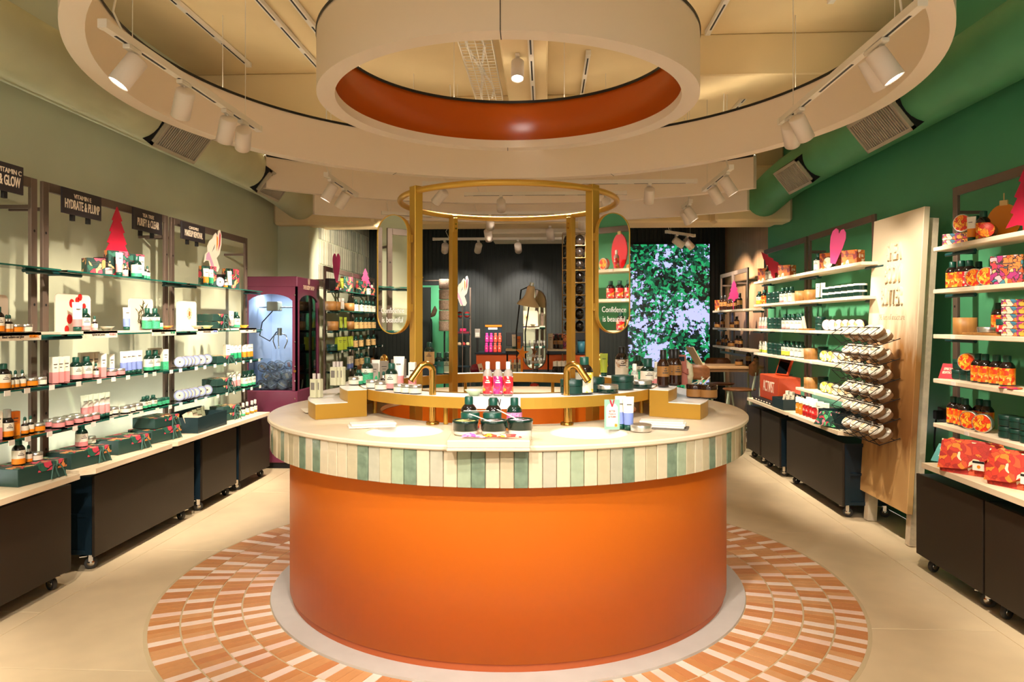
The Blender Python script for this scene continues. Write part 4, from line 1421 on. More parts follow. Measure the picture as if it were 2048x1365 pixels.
_w = MB().lathe([(0.01, -0.012), (0.034, -0.012), (0.036, -0.008), (0.036, 0.008), (0.034, 0.012), (0.01, 0.012)], 20, M_RUBBER, Matrix.Rotation(PI / 2, 4, 'X'))
_w.lathe([(0.0, -0.0125), (0.02, -0.0125), (0.02, 0.0125), (0.0, 0.0125)], 16, M_CHROME, Matrix.Rotation(PI / 2, 4, 'X'))
ME_WHEEL = _w.mesh('wheel')
_f = MB().box(-0.012, 0.012, -0.018, -0.014, 0.0, 0.05, M_CHROME).box(-0.012, 0.012, 0.014, 0.018, 0.0, 0.05, M_CHROME).box(-0.03, 0.03, -0.02, 0.02, 0.048, 0.056, M_CHROME)
_f.box(0.02, 0.06, -0.015, 0.015, 0.03, 0.036, M_CHROME)
ME_FORK = _f.mesh('fork')


def cabinet(label, side, Y0, Y1, XF, XBK, z0=0.105, z1=0.575, doors=1):
    xa, xb = min(XF, XBK), max(XF, XBK)
    root = thing('mobile_cabinet', label, 'cabinet', ((xa + xb) / 2, (Y0 + Y1) / 2, 0), 0, 'dark cabinets on castors')
    w, h = (xb - xa) / 2, (Y1 - Y0) / 2
    fx = w if side < 0 else -w
    # body frame: carcass with recessed side panels
    b = MB()
    b.box(-w, w, -h, h, z0, z0 + 0.025, M_CABSIDE)
    b.box(-w, w, -h, h, z1 - 0.025, z1, M_CABSIDE)
    for s in (-1, 1):
        ya, yb = (-h, -h + 0.03) if s < 0 else (h - 0.03, h)
        for q in (-1, 1):
            b.box(q * w - (0.04 if q > 0 else 0), q * w + (0.04 if q < 0 else 0), ya, yb, z0 + 0.025, z1 - 0.025, M_CABSIDE)
        b.box(-w + 0.04, w - 0.04, ya + (0.012 if s < 0 else 0.004), yb - (0.004 if s < 0 else 0.012), z0 + 0.025, z1 - 0.025, M_CABSIDE)
        b.box(-w + 0.04, w - 0.04, ya, yb, (z0 + z1) / 2 - 0.01, (z0 + z1) / 2 + 0.01, M_CABSIDE)
    bx = -fx
    b.box(min(bx, bx * 0.97), max(bx, bx * 0.97), -h, h, z0, z1, M_CABSIDE)
    part('carcass', b, root)
    for i in range(doors):
        ya = -h + 2 * h * i / doors
        yb = -h + 2 * h * (i + 1) / doors
        t = 0.018
        part('front_panel', MB().box(fx - (0 if side < 0 else t), fx + (t if side < 0 else 0), ya + 0.003, yb - 0.003, z0 - 0.012, z1 + 0.004, M_CAB, bev=0.0015), root)
    for sx in (-1, 1):
        for sy in (-1, 1):
            c = part('castor', ME_FORK, root, (sx * (w - 0.05), sy * (h - 0.07), 0.049), (0, 0, (0.4 if sy > 0 else 2.6) * side))
            part('wheel', ME_WHEEL, c, (0, 0, -0.012))
    return root


# sage side
LP, LF, LB = -2.9, -2.74, -2.895
TOPL = EYE + 0.2822 * 2.9
b1 = (2.66, yat(75, LP))
b2 = (yat(86, LP), yat(337, LP))
b3 = (yat(342.5, LP), yat(495, LP))
b0 = (1.25, 2.61)
LZ = [1.80, 1.43, 1.15, 0.893]
LW = 0.648
SIGNN = ['glow', 'hydrate', 'purify', 'makeup']
BAYS_L = [(b0, 'in the bay in front of the glow sign'), (b1, 'under the glow sign'), (b2, 'under the hydrate sign'), (b3, 'under the makeup removal sign')]
for bi, (bb, wh) in enumerate(BAYS_L):
    frame('bronze steel shelving frame ' + wh.replace('under', 'behind'), -1, bb[0], bb[1], LP, TOPL, z0=LW + 0.001)
    for k, z in enumerate(LZ):
        if bi == 0 and k > 1:
            continue
        shelf('glass shelf, %s from the top %s' % (ORD[k], wh), -1, bb[0] - 0.02, bb[1] - 0.03, z, LF, LB, True, 'glass shelves on the sage wall', 0 if k < 2 else 8)
WT = [(1.2, 2.6), (2.64, onplane(138, 948, LW)[1]), (onplane(150, 942, LW)[1], yat(352, -2.61) - 0.05), (yat(352, -2.61) - 0.03, yat(540, -2.61))]
for (ya, yb), (bb, wh) in zip(WT, BAYS_L):
    worktop('pale wood worktop ' + wh, -1, ya, yb, LW, -2.61, -2.99)
cabs = [(1.9, yat(137, -2.71), 'under the glow sign bay'), (yat(183, -2.71), yat(384, -2.71), 'under the hydrate sign bay'), (yat(400, -2.71), yat(469, -2.71), 'under the makeup bay, first of two'), (yat(477, -2.71), yat(536, -2.71), 'next to the plum machine')]
for (ya, yb, wh) in cabs:
    cabinet('dark bronze cabinet on chrome castors ' + wh, -1, ya, yb, -2.71, -3.05)


def wall_sign(label, u0, u1, v0, v1, X, lines, Z=None):
    y0, y1 = yat(u0, X), yat(u1, X)
    zt = zat(v0, X, y0)
    zb = zat(v1, X, y0)
    root = thing('category_sign', label, 'sign', (X, (y0 + y1) / 2, zb), PI / 2, 'black category signs on the sage shelving')
    w, h = (y1 - y0), zt - zb
    part('board', MB().box(-w / 2, w / 2, -0.006, 0.006, 0, h, M_SIGN, bev=0.001), root)
    lettering(lines[0], h * 0.24, M_SIGNTXT, root, (lines[2] if len(lines) > 2 else 0, -0.0068, h * 0.73), (PI / 2, 0, 0), sx=0.95, spread=0.0004, align='CENTER')
    lettering(lines[1], h * 0.5, M_SIGNTXT, root, (lines[3] if len(lines) > 3 else 0, -0.0068, h * 0.38), (PI / 2, 0, 0), sx=0.5, spread=0.0014, align='CENTER')
    part('clip', MB().box(-w * 0.2 - 0.012, -w * 0.2 + 0.012, 0.0, 0.02, -0.035, 0.01, M_HOLE), root)
    part('clip', MB().box(w * 0.2 - 0.012, w * 0.2 + 0.012, 0.0, 0.02, -0.035, 0.01, M_HOLE), root)
    part('hanger', MB().box(-0.02, 0.02, 0.006, abs(LP - X), h * 0.4, h * 0.6, M_STEEL), root)


SX = -2.84
wall_sign('black sign reading glow at the edge of view', -75, 45, 300, 362, SX, ('VITAMIN C', '& GLOW', 0.1, 0.1))
wall_sign('black sign reading vitamin e hydrate and plump', 123, 201, 373, 425, SX, ('VITAMIN E', 'HYDRATE & PLUMP'))
wall_sign('black sign reading tea tree purify and clear', 265, 323, 414, 458, SX, ('TEA TREE', 'PURIFY & CLEAR'))
wall_sign('black sign reading camomile makeup removal', 362, 409, 442, 477, SX, ('CAMOMILE', 'MAKEUP REMOVAL'))

IX = -2.815
FL = math.radians(62)


def lrow(key, us, z, desc, where, dx=0.0):
    goods(key, us, IX, z, desc, where, FL, 'goods on the sage wall shelves', dx=dx)


# pale risers with sign strips on the second glass shelves
def riser(label, u0, u1, strip, text, z=LZ[1], hot=None):
    y0, y1 = yat(u0, LF), yat(u1, LF)
    root = thing('riser_tray', label, 'riser', ((LF + LB) / 2, (y0 + y1) / 2, z + 0.0005), PI / 2, 'pale risers with strip labels')
    w = y1 - y0
    part('board', MB().box(-w / 2, w / 2, -0.075, 0.075, 0, 0.014, M_SHELF, bev=0.001), root)
    if strip:
        s0, s1 = yat(strip[0], LF) - (y0 + y1) / 2, yat(strip[1], LF) - (y0 + y1) / 2
        part('strip', MB().box(s0, s1, -0.09, -0.08, -0.026, 0.016, M_SHELF), root)
        part('strip_ledge', MB().box(s0, s1, -0.09, -0.07, 0.0, 0.016, M_SHELF), root)
        lettering(text, 0.019, C_PRINT, root, ((s0 * 0.6 + s1 * 0.4), -0.0912, -0.006), (PI / 2, 0, 0), sx=0.8)
        if hot:
            lettering(hot[0], 0.021, hot[1], root, ((s0 * 0.16 + s1 * 0.84), -0.0912, -0.006), (PI / 2, 0, 0), sx=0.7, spread=0.0006)


TR = LZ[1] + 0.015
riser('pale riser with strip about radiance and glow', -60, 78, (-20, 78), 'Boost radiance and glow', hot=('VITAMIN C', C_ORANGE))
riser('pale riser with strip beside the strawberry card', 122, 229, (166, 231), 'Hydrate and protect', hot=('VITAMIN E', C_PINK))
riser('pale riser with strip below the orange bowl', 236, 347, (303, 349), 'Clarifies', hot=('TEA TREE', mat('strip_green', '#2f8a66', 0.5)))
riser('pale riser with strip in front of the daisy card', 356, 440, (395, 433), 'Gentle and cleansing', hot=('CAMOMILE', C_BLUE))
riser('pale riser with strip below the yellow bowl', 446, 508, (478, 510), 'Soothing', hot=('ALOE', C_GREY))


def picture_card(label, u0, u1, z, hgt, kind):
    X = -2.875
    y0, y1 = yat(u0, X), yat(u1, X)
    w = y1 - y0
    root = thing('picture_card', label, 'display card', (X, (y0 + y1) / 2, z), PI / 2, 'rounded picture cards on the risers')
    part('panel', MB().prism(round_card(w, hgt, r=min(0.03, w * 0.25)), -0.004, 0.004, mat('card_blush', '#ecd8c2', 0.6)), root)
    rr_ = random.Random(len(label))
    if kind == 'berry':
        for (a, c, r) in ((0.1, 0.86, 0.02), (-0.06, 0.78, 0.023), (0.18, 0.96, 0.021), (-0.12, 0.34, 0.026), (0.3, 0.7, 0.018), (-0.2, 0.06, 0.02)):
            m = MB().prism([(a * w + r * math.cos(t * 0.6), min(hgt, c * hgt) * 0.97 + r * 1.15 * math.sin(t * 0.6) * (0.9 if c > 0.9 else 1)) for t in range(10)], -0.0052, -0.004, mat('berry_red', '#cf2420', 0.5))
            part('printed_berry', m, root)
    elif kind == 'leaf':
        b = MB()
        for i in range(26):
            x0, z0 = rr_.uniform(-0.3, 0.3) * w * 0.5, rr_.uniform(0.05, 0.85) * hgt
            a = rr_.uniform(0.4, 2.7)
            l = rr_.uniform(0.04, 0.08)
            dx, dz = l * math.cos(a), l * math.sin(a)
            if abs(x0 + dx) > w / 2:
                dx = -dx
            b.prism([(x0, z0), (x0 + dx * 0.5 - dz * 0.09, z0 + dz * 0.5 + dx * 0.09), (x0 + dx, min(z0 + dz, hgt)), (x0 + dx * 0.5 + dz * 0.09, z0 + dz * 0.5 - dx * 0.09)], -0.0052, -0.004, mat('twig_olive', '#5d5836', 0.6))
        part('printed_twigs', b, root)['kind'] = 'stuff'
    elif kind == 'daisy':
        cx, cz = 0.12 * w, hgt * 0.55
        for i in range(9):
            a = 2 * PI * i / 9
            p = [(cx + 0.032 * math.cos(a) + 0.017 * math.cos(t * 0.785) , cz + 0.038 * math.sin(a) + 0.017 * math.sin(t * 0.785)) for t in range(8)]
            part('printed_petal', MB().prism(p, -0.0052, -0.004, mat('petal', '#e6d3a8', 0.6)), root)
        part('printed_eye', MB().prism([(cx + 0.015 * math.cos(t * 0.6), cz + 0.022 * math.sin(t * 0.6)) for t in range(10)], -0.0062, -0.004, mat('daisy_eye', '#8a5a1c', 0.6)), root)


picture_card('blank rounded card at the edge beside orange droppers', -30, 15, TR, 0.2, 'none')
picture_card('rounded card printed with red strawberries', 110, 180, TR, 0.225, 'berry')
picture_card('rounded card printed with olive twigs', 257, 305, TR, 0.225, 'leaf')
picture_card('rounded card printed with a pale daisy', 353, 392, TR, 0.225, 'daisy')

# glow bay
w1 = 'on the riser under the glow sign'
lrow('b_orange', [-6], TR, 'amber bottle with orange label', w1)
lrow('d_orange', [11, 19], TR, 'orange labelled dropper bottle', w1)
lrow('j_orange', [34], TR, 'silver lidded jar with orange label', w1)
lrow('j_cream', [53], TR, 'silver lidded jar with cream label', w1)
w1 = 'on third glass shelf under glow sign'
lrow('b_orange', [6], LZ[2], 'amber bottle with orange label', w1)
lrow('d_orange', [19, 30, 44], LZ[2], 'orange labelled dropper', w1)
lrow('j_orange', [61], LZ[2], 'silver lidded jar with orange label', w1)
lrow('j_cream', [80], LZ[2], 'silver lidded jar with cream label', w1)
w1 = 'on lowest glass shelf under glow sign'
lrow('p_orange', [16], LZ[3], 'orange labelled pump bottle', w1)
lrow('c_orange', [24, 37], LZ[3], 'orange carton', w1, -0.03)
lrow('d_orange', [50, 63], LZ[3], 'orange labelled dropper', w1)
lrow('j_orange', [78], LZ[3], 'silver lidded jar with orange label', w1)
lrow('c_pink', [-4], LZ[3], 'cream carton with pink band', w1)


def gbox(key, u, X, Z, label, rz=None, side=-1):
    put(key, (X, yat(u, X), Z + 0.0005), (FL if rz is None else rz), label, 'patterned gift boxes')


XG = -2.78
gbox('g_big', 55, XG, LW, 'dark green gift box carrying the orange labelled bottle', math.radians(80))
put('b_orange', (XG, yat(37, XG), LW + 0.097), FL, 'amber orange labelled bottle standing on a gift box', 'goods on the sage wall shelves')
put('d_orange', (XG, yat(57, XG), LW + 0.097), FL, 'orange labelled dropper standing on a gift box', 'goods on the sage wall shelves')
put('j_cream', (XG, yat(72, XG), LW + 0.097), FL, 'cream labelled jar standing on a gift box', 'goods on the sage wall shelves')

# hydrate bay, top shelf
z = LZ[0]
wh = 'on top shelf near the red tree'
XT = -2.83
gbox('g_leafsmall', 187, XT, z, 'leaf printed carton ' + wh, math.radians(55))
gbox('g_black', 207, XT - 0.04, z + 0.0, 'black carton behind the red tree cutout', math.radians(70))
gbox('g_leaf', 232, XT, z, 'leaf printed carton under the red tree cutout', math.radians(60))
gbox('g_leaf', 266, XT - 0.02, z, 'leaf printed carton beside the red tree cutout', math.radians(60))
outline_thing('tree_cutout', 'red tree cutout standing on the top glass shelf', 'cutout', [(p[0] * 1.0, p[1] * 0.97) for p in TREE], 0.008, M_TREE, (-2.865, yat(234, -2.865), z + 0.125), math.radians(75))
part('stand', MB().box(-0.02, 0.02, 0.004, 0.03, -0.123, 0.05, M_TREE), bpy.data.objects['tree_cutout'])
for key, u, d in (('j_pink', 202, 'pink labelled jar'), ('t_pink', 227, 'pink banded tube'), ('d_pink', 240, 'pink dropper bottle'), ('b_green', 261, 'slim green bottle'), ('t_white', 270, 'white tube'), ('b_smallgreen', 275, 'small green bottle'), ('d_green', 284, 'green dropper bottle')):
    lrow(key, [u], z, d, wh, 0.04)
w2 = 'on the riser beside the strawberry card'
for key, u, d in (('t_pinkbig', 153, 'tall pink banded tube'), ('b_pink', 170, 'green capped pink labelled bottle'), ('d_pink', 190, 'pink dropper bottle'), ('bowl_glass', 213, 'shallow grey bowl')):
    lrow(key, [u], TR, d, w2)
w2 = 'on the riser beside the twig card'
for key, u, d in (('t_blue', 255, 'blue banded tube'), ('bowl_orange', 333, 'shallow orange bowl'), ('b_smallgreen', 317, 'small green bottle')):
    lrow(key, [u], TR, d, w2)
lrow('b_greenall', [294, 309], TR, 'green bottle', w2)
w3 = 'on third glass shelf under hydrate sign'
z = LZ[2]
lrow('c_pink', [106, 117, 131], z, 'tall pink and cream carton', w3)
lrow('b_pink', [153, 174], z, 'pink labelled bottle', w3)
lrow('c_beige', [182, 192, 204], z, 'plain beige carton', w3, -0.045)
lrow('d_pink', [193], z, 'pink dropper bottle', w3)
lrow('c_pink', [206], z, 'slim pink carton by the jars', w3)
lrow('j_pink', [222, 240], z, 'pink labelled jar', w3)
lrow('c_blue', [234], z, 'cream carton with blue band', w3, -0.04)
lrow('t_blue', [246, 257, 267, 278], z, 'blue banded tube', w3)
lrow('b_green', [296, 312], z, 'green labelled bottle', w3)
lrow('c_beige', [318, 328], z, 'brown display carton', w3, -0.05)
lrow('c_green', [328], z, 'green banded carton', w3)
w4 = 'on lowest glass shelf under hydrate sign'
z = LZ[3]
lrow('j_pink', [112, 132, 153, 169, 185], z, 'pink front row jar', w4, 0.01)
lrow('j_pink', [119, 137, 156, 172], z, 'pink back row jar', w4, -0.06)
lrow('t_pink', [176, 186, 197, 207, 217], z, 'pink banded tube', w4, -0.02)
lrow('j_cream', [249, 262, 276], z, 'cream labelled jar', w4)
lrow('j_cream', [228, 240], z, 'cream jar behind tubes', w4, -0.05)
lrow('b_smallgreen', [287, 296, 305], z, 'small green bottle', w4)
lrow('j_green', [315, 323, 331], z, 'small green lidded jar', w4)
XG = -2.8
gbox('g_big', 155, -2.8, LW, 'green gift box carrying the pink labelled bottle', math.radians(80))
gbox('g_big', 243, -2.8, LW, 'green gift box lying alone with a ribbon bow', math.radians(82))
gbox('g_big', 310, -2.81, LW, 'lower green gift box of the two under the purify sign', math.radians(80))
gbox('g_flat', 312, -2.81, LW + 0.099, 'upper green gift box of the two under the purify sign', math.radians(82))
put('b_pink', (-2.8, yat(163, -2.8), LW + 0.097), FL, 'pink labelled bottle standing on a green gift box', 'goods on the sage wall shelves')
put('j_cream', (-2.83, yat(180, -2.83), LW + 0.097), FL, 'cream jar standing on a green gift box beside a bottle', 'goods on the sage wall shelves')

# makeup removal bay
z = LZ[0]
wh = 'on top shelf below the dove'
gbox('g_leaf', 415, XT, z, 'leaf printed carton below the dove cutout', math.radians(60))
gbox('g_black', 438, XT - 0.03, z, 'black carton below the dove cutout', math.radians(60))
put('gift_bag', (XT, yat(461, XT), z + 0.001), math.radians(65), 'leaf printed gift bag with rope handle on the top glass shelf', 'patterned gift boxes')
dove('white and lilac dove cutout on the top glass shelf', (-2.86, yat(428, -2.86), z + 0.14), math.radians(62), 1.18)
part('stand', MB().box(-0.02, 0.02, 0.004, 0.03, -0.138, 0.06, C_CREAM), bpy.data.objects['dove_cutout'])
for key, u, d in (('t_orange', 401, 'orange banded tube'), ('t_green', 413, 'green banded tube'), ('tin_silver', 429, 'round silver tin on edge'), ('d_orange', 443, 'orange dropper bottle'), ('t_white', 449, 'small white tube')):
    lrow(key, [u], z, d, wh, 0.04)
w2 = 'on the riser near the daisy card'
lrow('bowl_green', [408], TR, 'shallow olive bowl', w2, 0.03)
lrow('bowl_glass', [386], TR, 'shallow glass bowl', w2, 0.03)
gbox('g_small', 425, -2.82, TR, 'lower small gift box with bow beside the daisy card', math.radians(75))
gbox('g_small', 425, -2.82, TR + 0.063, 'upper small gift box with bow beside the daisy card', math.radians(80))
w2 = 'on the riser above the yellow bowl'
for key, u, d in (('t_pink', 463, 'pink banded tube'), ('b_green', 473, 'slim green bottle')):
    lrow(key, [u], TR, d, 'on the riser beside the yellow bowl')
lrow('bowl_yellow', [486], TR, 'shallow yellow bowl', 'at the end of the riser')
w3 = 'on third glass shelf under makeup sign'
z = LZ[2]
goods('tin_silver', [359, 366, 373, 380, 390, 402, 414], IX, z, 'round silver tin on edge', w3, 0.62, 'goods on the sage wall shelves', 0.002)
lrow('c_green', [454], z, 'green banded carton', w3)
lrow('t_green', [462, 470, 478], z, 'green banded tube', w3)
lrow('t_orange', [488, 497, 503], z, 'orange banded tube', w3)
gbox('g_small', 436, -2.82, z, 'small dark gift box beside the silver tins', math.radians(75))
w4 = 'on lowest glass shelf under makeup sign'
z = LZ[3]
goods('tin_silver', [359, 366, 373, 380, 390, 402, 414], IX, z, 'round silver tin on edge', w4, 0.62, 'goods on the sage wall shelves', 0.002)
gbox('g_small', 436, -2.82, z, 'lower leaf printed gift box beside the tins', math.radians(75))
gbox('g_small', 434, -2.82, z + 0.063, 'upper leaf printed gift box beside the tins', math.radians(78))
lrow('t_pink', [458, 466, 476], z, 'pink banded tube', w4)
lrow('b_green', [488, 496, 504], z, 'green labelled bottle', w4)
# open dark display boxes with leaflets
def open_box(label, u0, u1, X, Z, h, side, contents=True, w2=0.11):
    y0, y1 = yat(u0, X), yat(u1, X)
    L = abs(y1 - y0)
    root = thing('display_box', label, 'display box', (X, (y0 + y1) / 2, Z + 0.001), PI / 2 if side < 0 else -PI / 2, 'dark open display boxes')
    b = MB()
    b.box(-L / 2, L / 2, -w2, w2, 0, 0.004, M_DISP)
    b.box(-L / 2, L / 2, w2 - 0.004, w2, 0.004, h * 1.3, M_DISP)
    b.box(-L / 2, L / 2, -w2, -w2 + 0.004, 0.004, h, M_DISP)
    b.box(-L / 2, -L / 2 + 0.004, -w2 + 0.004, w2 - 0.004, 0.004, h, M_DISP)
    b.box(L / 2 - 0.004, L / 2, -w2 + 0.004, w2 - 0.004, 0.004, h, M_DISP)
    part('tray', b, root)
    if contents:
        for i in range(5):
            part('leaflet', MB().box(-0.035, 0.035, -0.001, 0.001, 0, h * 1.25, C_CARD), root, (-L / 2 + 0.05 + i * (L - 0.1) / 4, -0.03 + 0.02 * i, 0.006), (-0.25, 0.1 * (i - 2), 0))
    part('wire_hoop', MB().tube([(L * 0.1, 0.05, h), (L * 0.1, 0.05, h * 1.35), (L * 0.35, 0.05, h * 1.35), (L * 0.35, 0.05, h)], 0.002, 6, M_HOLE), root)
    return root


M_DISP = mat('display_box_teal', '#132c30', 0.5)
open_box('dark teal open box of leaflets under the makeup bay', 368, 428, -2.76, LW, 0.12, -1)
gbox('g_small', 449, -2.8, LW, 'lower gift box beside the leaflet box', math.radians(75))
gbox('g_small', 449, -2.8, LW + 0.063, 'upper gift box beside the leaflet box', math.radians(75))
w5 = 'on worktop beside the plum machine'
for k, us in (('v_green', [476, 485]), ('v_orange', [494, 503, 511])):
    goods(k, us, -2.74, LW, 'clear capped %s bottle' % ('green' if k == 'v_green' else 'orange'), w5, FL, 'goods on the sage wall shelves')

# ---------------------------------------------------------------- green side
RP, RF, RB = 2.59, 2.37, 2.585
TOPR = EYE + 0.33 * 2.59
r0 = (1.6, 3.02)
r1 = (3.06, yat(1905, RP))
r2 = (yat(1749, RP), yat(1616, RP))
r3 = (yat(1612, RP), yat(1527.5, RP))
RZ = [1.957, 1.70, 1.427, 1.157, 0.887]
RW = 0.672
BAYS_R = [(r0, 'in the mirrored bay'), (r1, 'beside the shea board'), (r2, 'behind the shea board'), (r3, 'above the orange case')]
for bi, (bb, wh) in enumerate(BAYS_R):
    frame('bronze steel shelving frame ' + wh, 1, bb[0], bb[1], RP, TOPR, z0=RW + 0.001)
    for k, zz in enumerate(RZ):
        if (bi == 3 and k == 4) or (bi == 0 and k > 2):
            continue
        ya = bb[0] - 0.05
        yb = bb[1] - 0.02 if bi != 1 else bb[1] - 0.07
        if bi == 1:
            ya, yb = bb[0] + 0.02, yat(1866, RF)
        if bi == 2:
            ya, yb = 5.47, yat(1591, RF)
        if bi == 3:
            ya, yb = yat(1589, RF), yat(1507, RF)
        shelf('pale wooden shelf, %s from the top %s' % (ORD[k], wh), 1, ya, yb, zz, RF, RB, False, 'pale wooden shelves on the green wall', 2)
for (ya, yb), wh in (((2.5, yat(1843, 2.22)), 'beside the shea board'), ((5.47, yat(1577, 2.22)), 'behind the shea board'), ((yat(1576, 2.22), yat(1494, 2.22)), 'carrying the orange case')):
    worktop('pale wood worktop ' + wh, 1, ya, yb, RW, 2.22, 2.62)
for (ua, ub, wh) in ((1690, 1577, 'behind the shea board'), (1563, 1526, 'under the orange case, first of two'), (1523, 1497, 'under the orange case, second of two'), (1973, 1838, 'next to the shea board')):
    cabinet('dark bronze cabinet on castors ' + wh, 1, max(yat(ua, 2.28), 5.47) if ua == 1690 else yat(ua, 2.28), yat(ub, 2.28), 2.28, 2.66)
cabinet('dark bronze cabinet on castors at the edge of view', 1, 2.5, yat(1976, 2.28), 2.28, 2.66)

RX = 2.465
FR = -math.radians(58)


def rrow(key, us, z, desc, where, dx=0.0, rz=FR):
    goods(key, us, RX, z, desc, where, rz, 'goods on the green wall shelves', dx=dx)


def rput(key, u, z, label, rz=FR, X=None, group='goods on the green wall shelves'):
    X = RX if X is None else (X + 0.09 if z > RW + 0.15 else X)
    put(key, (X, yat(u, X), z + 0.0005), rz, label, group)


# bay beside the shea board
wh = 'on top shelf beside the shea board'
z = RZ[0]
for i in range(2):
    rput('g_purple', 1921, z + 0.038 * i, '%s bright printed flat carton under the citrus tin' % ('lower', 'upper')[i], FR, 2.4)
rput('tin_citrus', 1926, z + 0.077, 'round citrus tin leaning on top of two flat cartons', FR, 2.38)
rput('b_fruit', 1951, z, 'orange fruit bottle behind its twin ' + wh, FR, 2.42)
rput('b_fruit', 1967, z, 'orange fruit bottle in front ' + wh, FR, 2.36)
rput('t_orange', 1943, z, 'orange fruit hand cream tube ' + wh, FR, 2.32)
root = put('j_citruslid', (2.43, yat(1980, 2.43), z + 0.042), 0, 'dark jar lying on its side on the top shelf', 'goods on the green wall shelves', tilt=(PI / 2, 0, -0.75))
# glass bauble cutouts
def disc_cutout(name, label, u, X, z, w, h, m, rz):
    pts = [(w / 2 * math.cos(2 * PI * i / 28), h / 2 + h / 2 * math.sin(2 * PI * i / 28)) for i in range(28)]
    root = thing(name, label, 'cutout', (X, yat(u, X), z + 0.001), rz)
    part('panel', MB().prism(pts, -0.004, 0.004, m), root)
    part('neck', MB().box(-0.02, 0.02, -0.006, 0.006, h - 0.008, h + 0.02, C_TAN), root)
    part('hook', MB().tube([(0, 0, h + 0.015), (0, 0, h + 0.06)], 0.003, 6, C_TAN), root)
    part('foot', MB().box(-0.03, 0.03, -0.02, 0.02, 0.0, 0.006, m), root)
    return root


disc_cutout('bauble_cutout', 'orange acrylic bauble cutout on the top shelf', 2008, 2.51, z, 0.17, 0.19, mat('orange_acrylic', '#c9741a', 0.15, coat=0.5), -1.0)
o = outline_thing('tree_cutout', 'crimson tree cutout at the edge beside the orange bauble', 'cutout', TREE, 0.008, mat('crimson_acrylic', '#b01c3c', 0.2), (2.45, yat(2055, 2.45), z + 0.001), -1.0)
wh = 'on second shelf beside the shea board'
z = RZ[1]
rrow('b_fruit', [1907, 1922], z, 'orange fruit bottle', wh)
rput('b_red', 1939, z, 'red pump bottle ' + wh)
rput('b_cream', 1957, z, 'dark bottle behind the citrus tins', FR, 2.44)
rrow('tin_citrus', [1963, 1989], z, 'citrus tin on edge', wh, -0.03)
rput('g_retro', 2024, z, 'retro printed gift carton ' + wh, -math.radians(65), 2.4, 'patterned gift boxes')
wh = 'on third shelf beside the shea board'
z = RZ[2]
rput('bucket', 1930, z, 'round bentwood tub with scissor handles ' + wh)
root = thing('serving_board', 'long wooden serving board ' + wh, 'board', (2.45, yat(1982, 2.45), z + 0.001), -PI / 2)
part('plank', MB().box(-0.17, 0.17, -0.06, 0.06, 0, 0.014, wm, bev=0.003), root)
rput('tin_flat', 1975, z + 0.015, 'flat silver lidded tin on the serving board', FR, 2.35)
rput('b_fruit', 1998, z + 0.015, 'dark fruit bottle on the serving board', FR, 2.4)
rput('j_redtub', 2010, z + 0.015, 'orange labelled tub on the serving board', FR, 2.33)
for i in range(5):
    rput('g_purple', 2046, z + 0.0385 * i, 'bright printed flat carton, %s from the bottom of the stack of five' % ORD[i], -math.radians(60), 2.38, 'patterned gift boxes')
wh = 'on fourth shelf beside the shea board'
z = RZ[3]
root = thing('edition_card', 'red card reading special edition', 'card', (2.43, yat(1893, 2.43), z + 0.001), -math.radians(60))
part('panel', MB().box(-0.05, 0.05, -0.002, 0.002, 0, 0.1, mat('red_card2', '#cf1f2c', 0.5)), root, (0, 0, 0), (-0.5, 0.0, 0))
lettering('SPECIAL', 0.022, M_SIGNTXT, root, (0, 0.027, 0.057), (PI / 2 - 0.5, 0, 0), sx=0.8, spread=0.0005)
lettering('EDITION', 0.022, M_SIGNTXT, root, (0, 0.016, 0.036), (PI / 2 - 0.5, 0, 0), sx=0.8, spread=0.0005)
for i, (u, k) in enumerate(((1920, 0), (1936, 0), (1950, 0), (1922, 1), (1950, 1))):
    rput('j_greentub', u, z + 0.061 * k, 'dark green tub, %s %s' % (ORD[i], 'of the cluster on fourth shelf beside the shea board'), FR, 2.4)
rput('tin_citrus', 1936, z + 0.061, 'citrus tin standing on dark green tubs', FR, 2.36)
rrow('b_fruit', [1956, 1972, 1992, 2015], z, 'orange fruit bottle', wh)
M_SACH = pattern_mat('sachet_print', ['#e0452c', '#f0a02c', '#c4307a', '#e86a2c', '#d82c5a'], 40, 0.35, '#d83a3a', linew=0.03)
for i, u in enumerate((2016, 2030)):
    root = thing('sachet', '%s printed sachet lying on fourth shelf beside the shea board' % ('nearer', 'further')[1 - i], 'sachet', (2.41, yat(u, 2.41), z + 0.002), 0.4 + 0.4 * i)
    part('pouch', MB().lathe([(0.0, 0.006), (0.03, 0.005), (0.042, 0.001)], 6, M_SACH, sx=1.6, sy=0.8), root)
wh = 'on lowest shelf beside the shea board'
z = RZ[4]
rrow('b_fruit', [1909, 1920, 1932], z, 'orange fruit bottle in front', wh)
rrow('b_fruit', [1936, 1948], z, 'orange fruit bottle in back', wh, 0.07)
rrow('tin_citrus', [1951, 1979], z, 'citrus tin on edge', wh, -0.03)
for i, (u, k) in enumerate(((2016, 0), (2038, 0), (2016, 1), (2038, 1), (2060, 0), (2060, 1))):
    rput('j_greentub', u, z + 0.061 * k, 'dark green tub, %s of the stacks %s' % (ORD[i], wh), FR, 2.36)
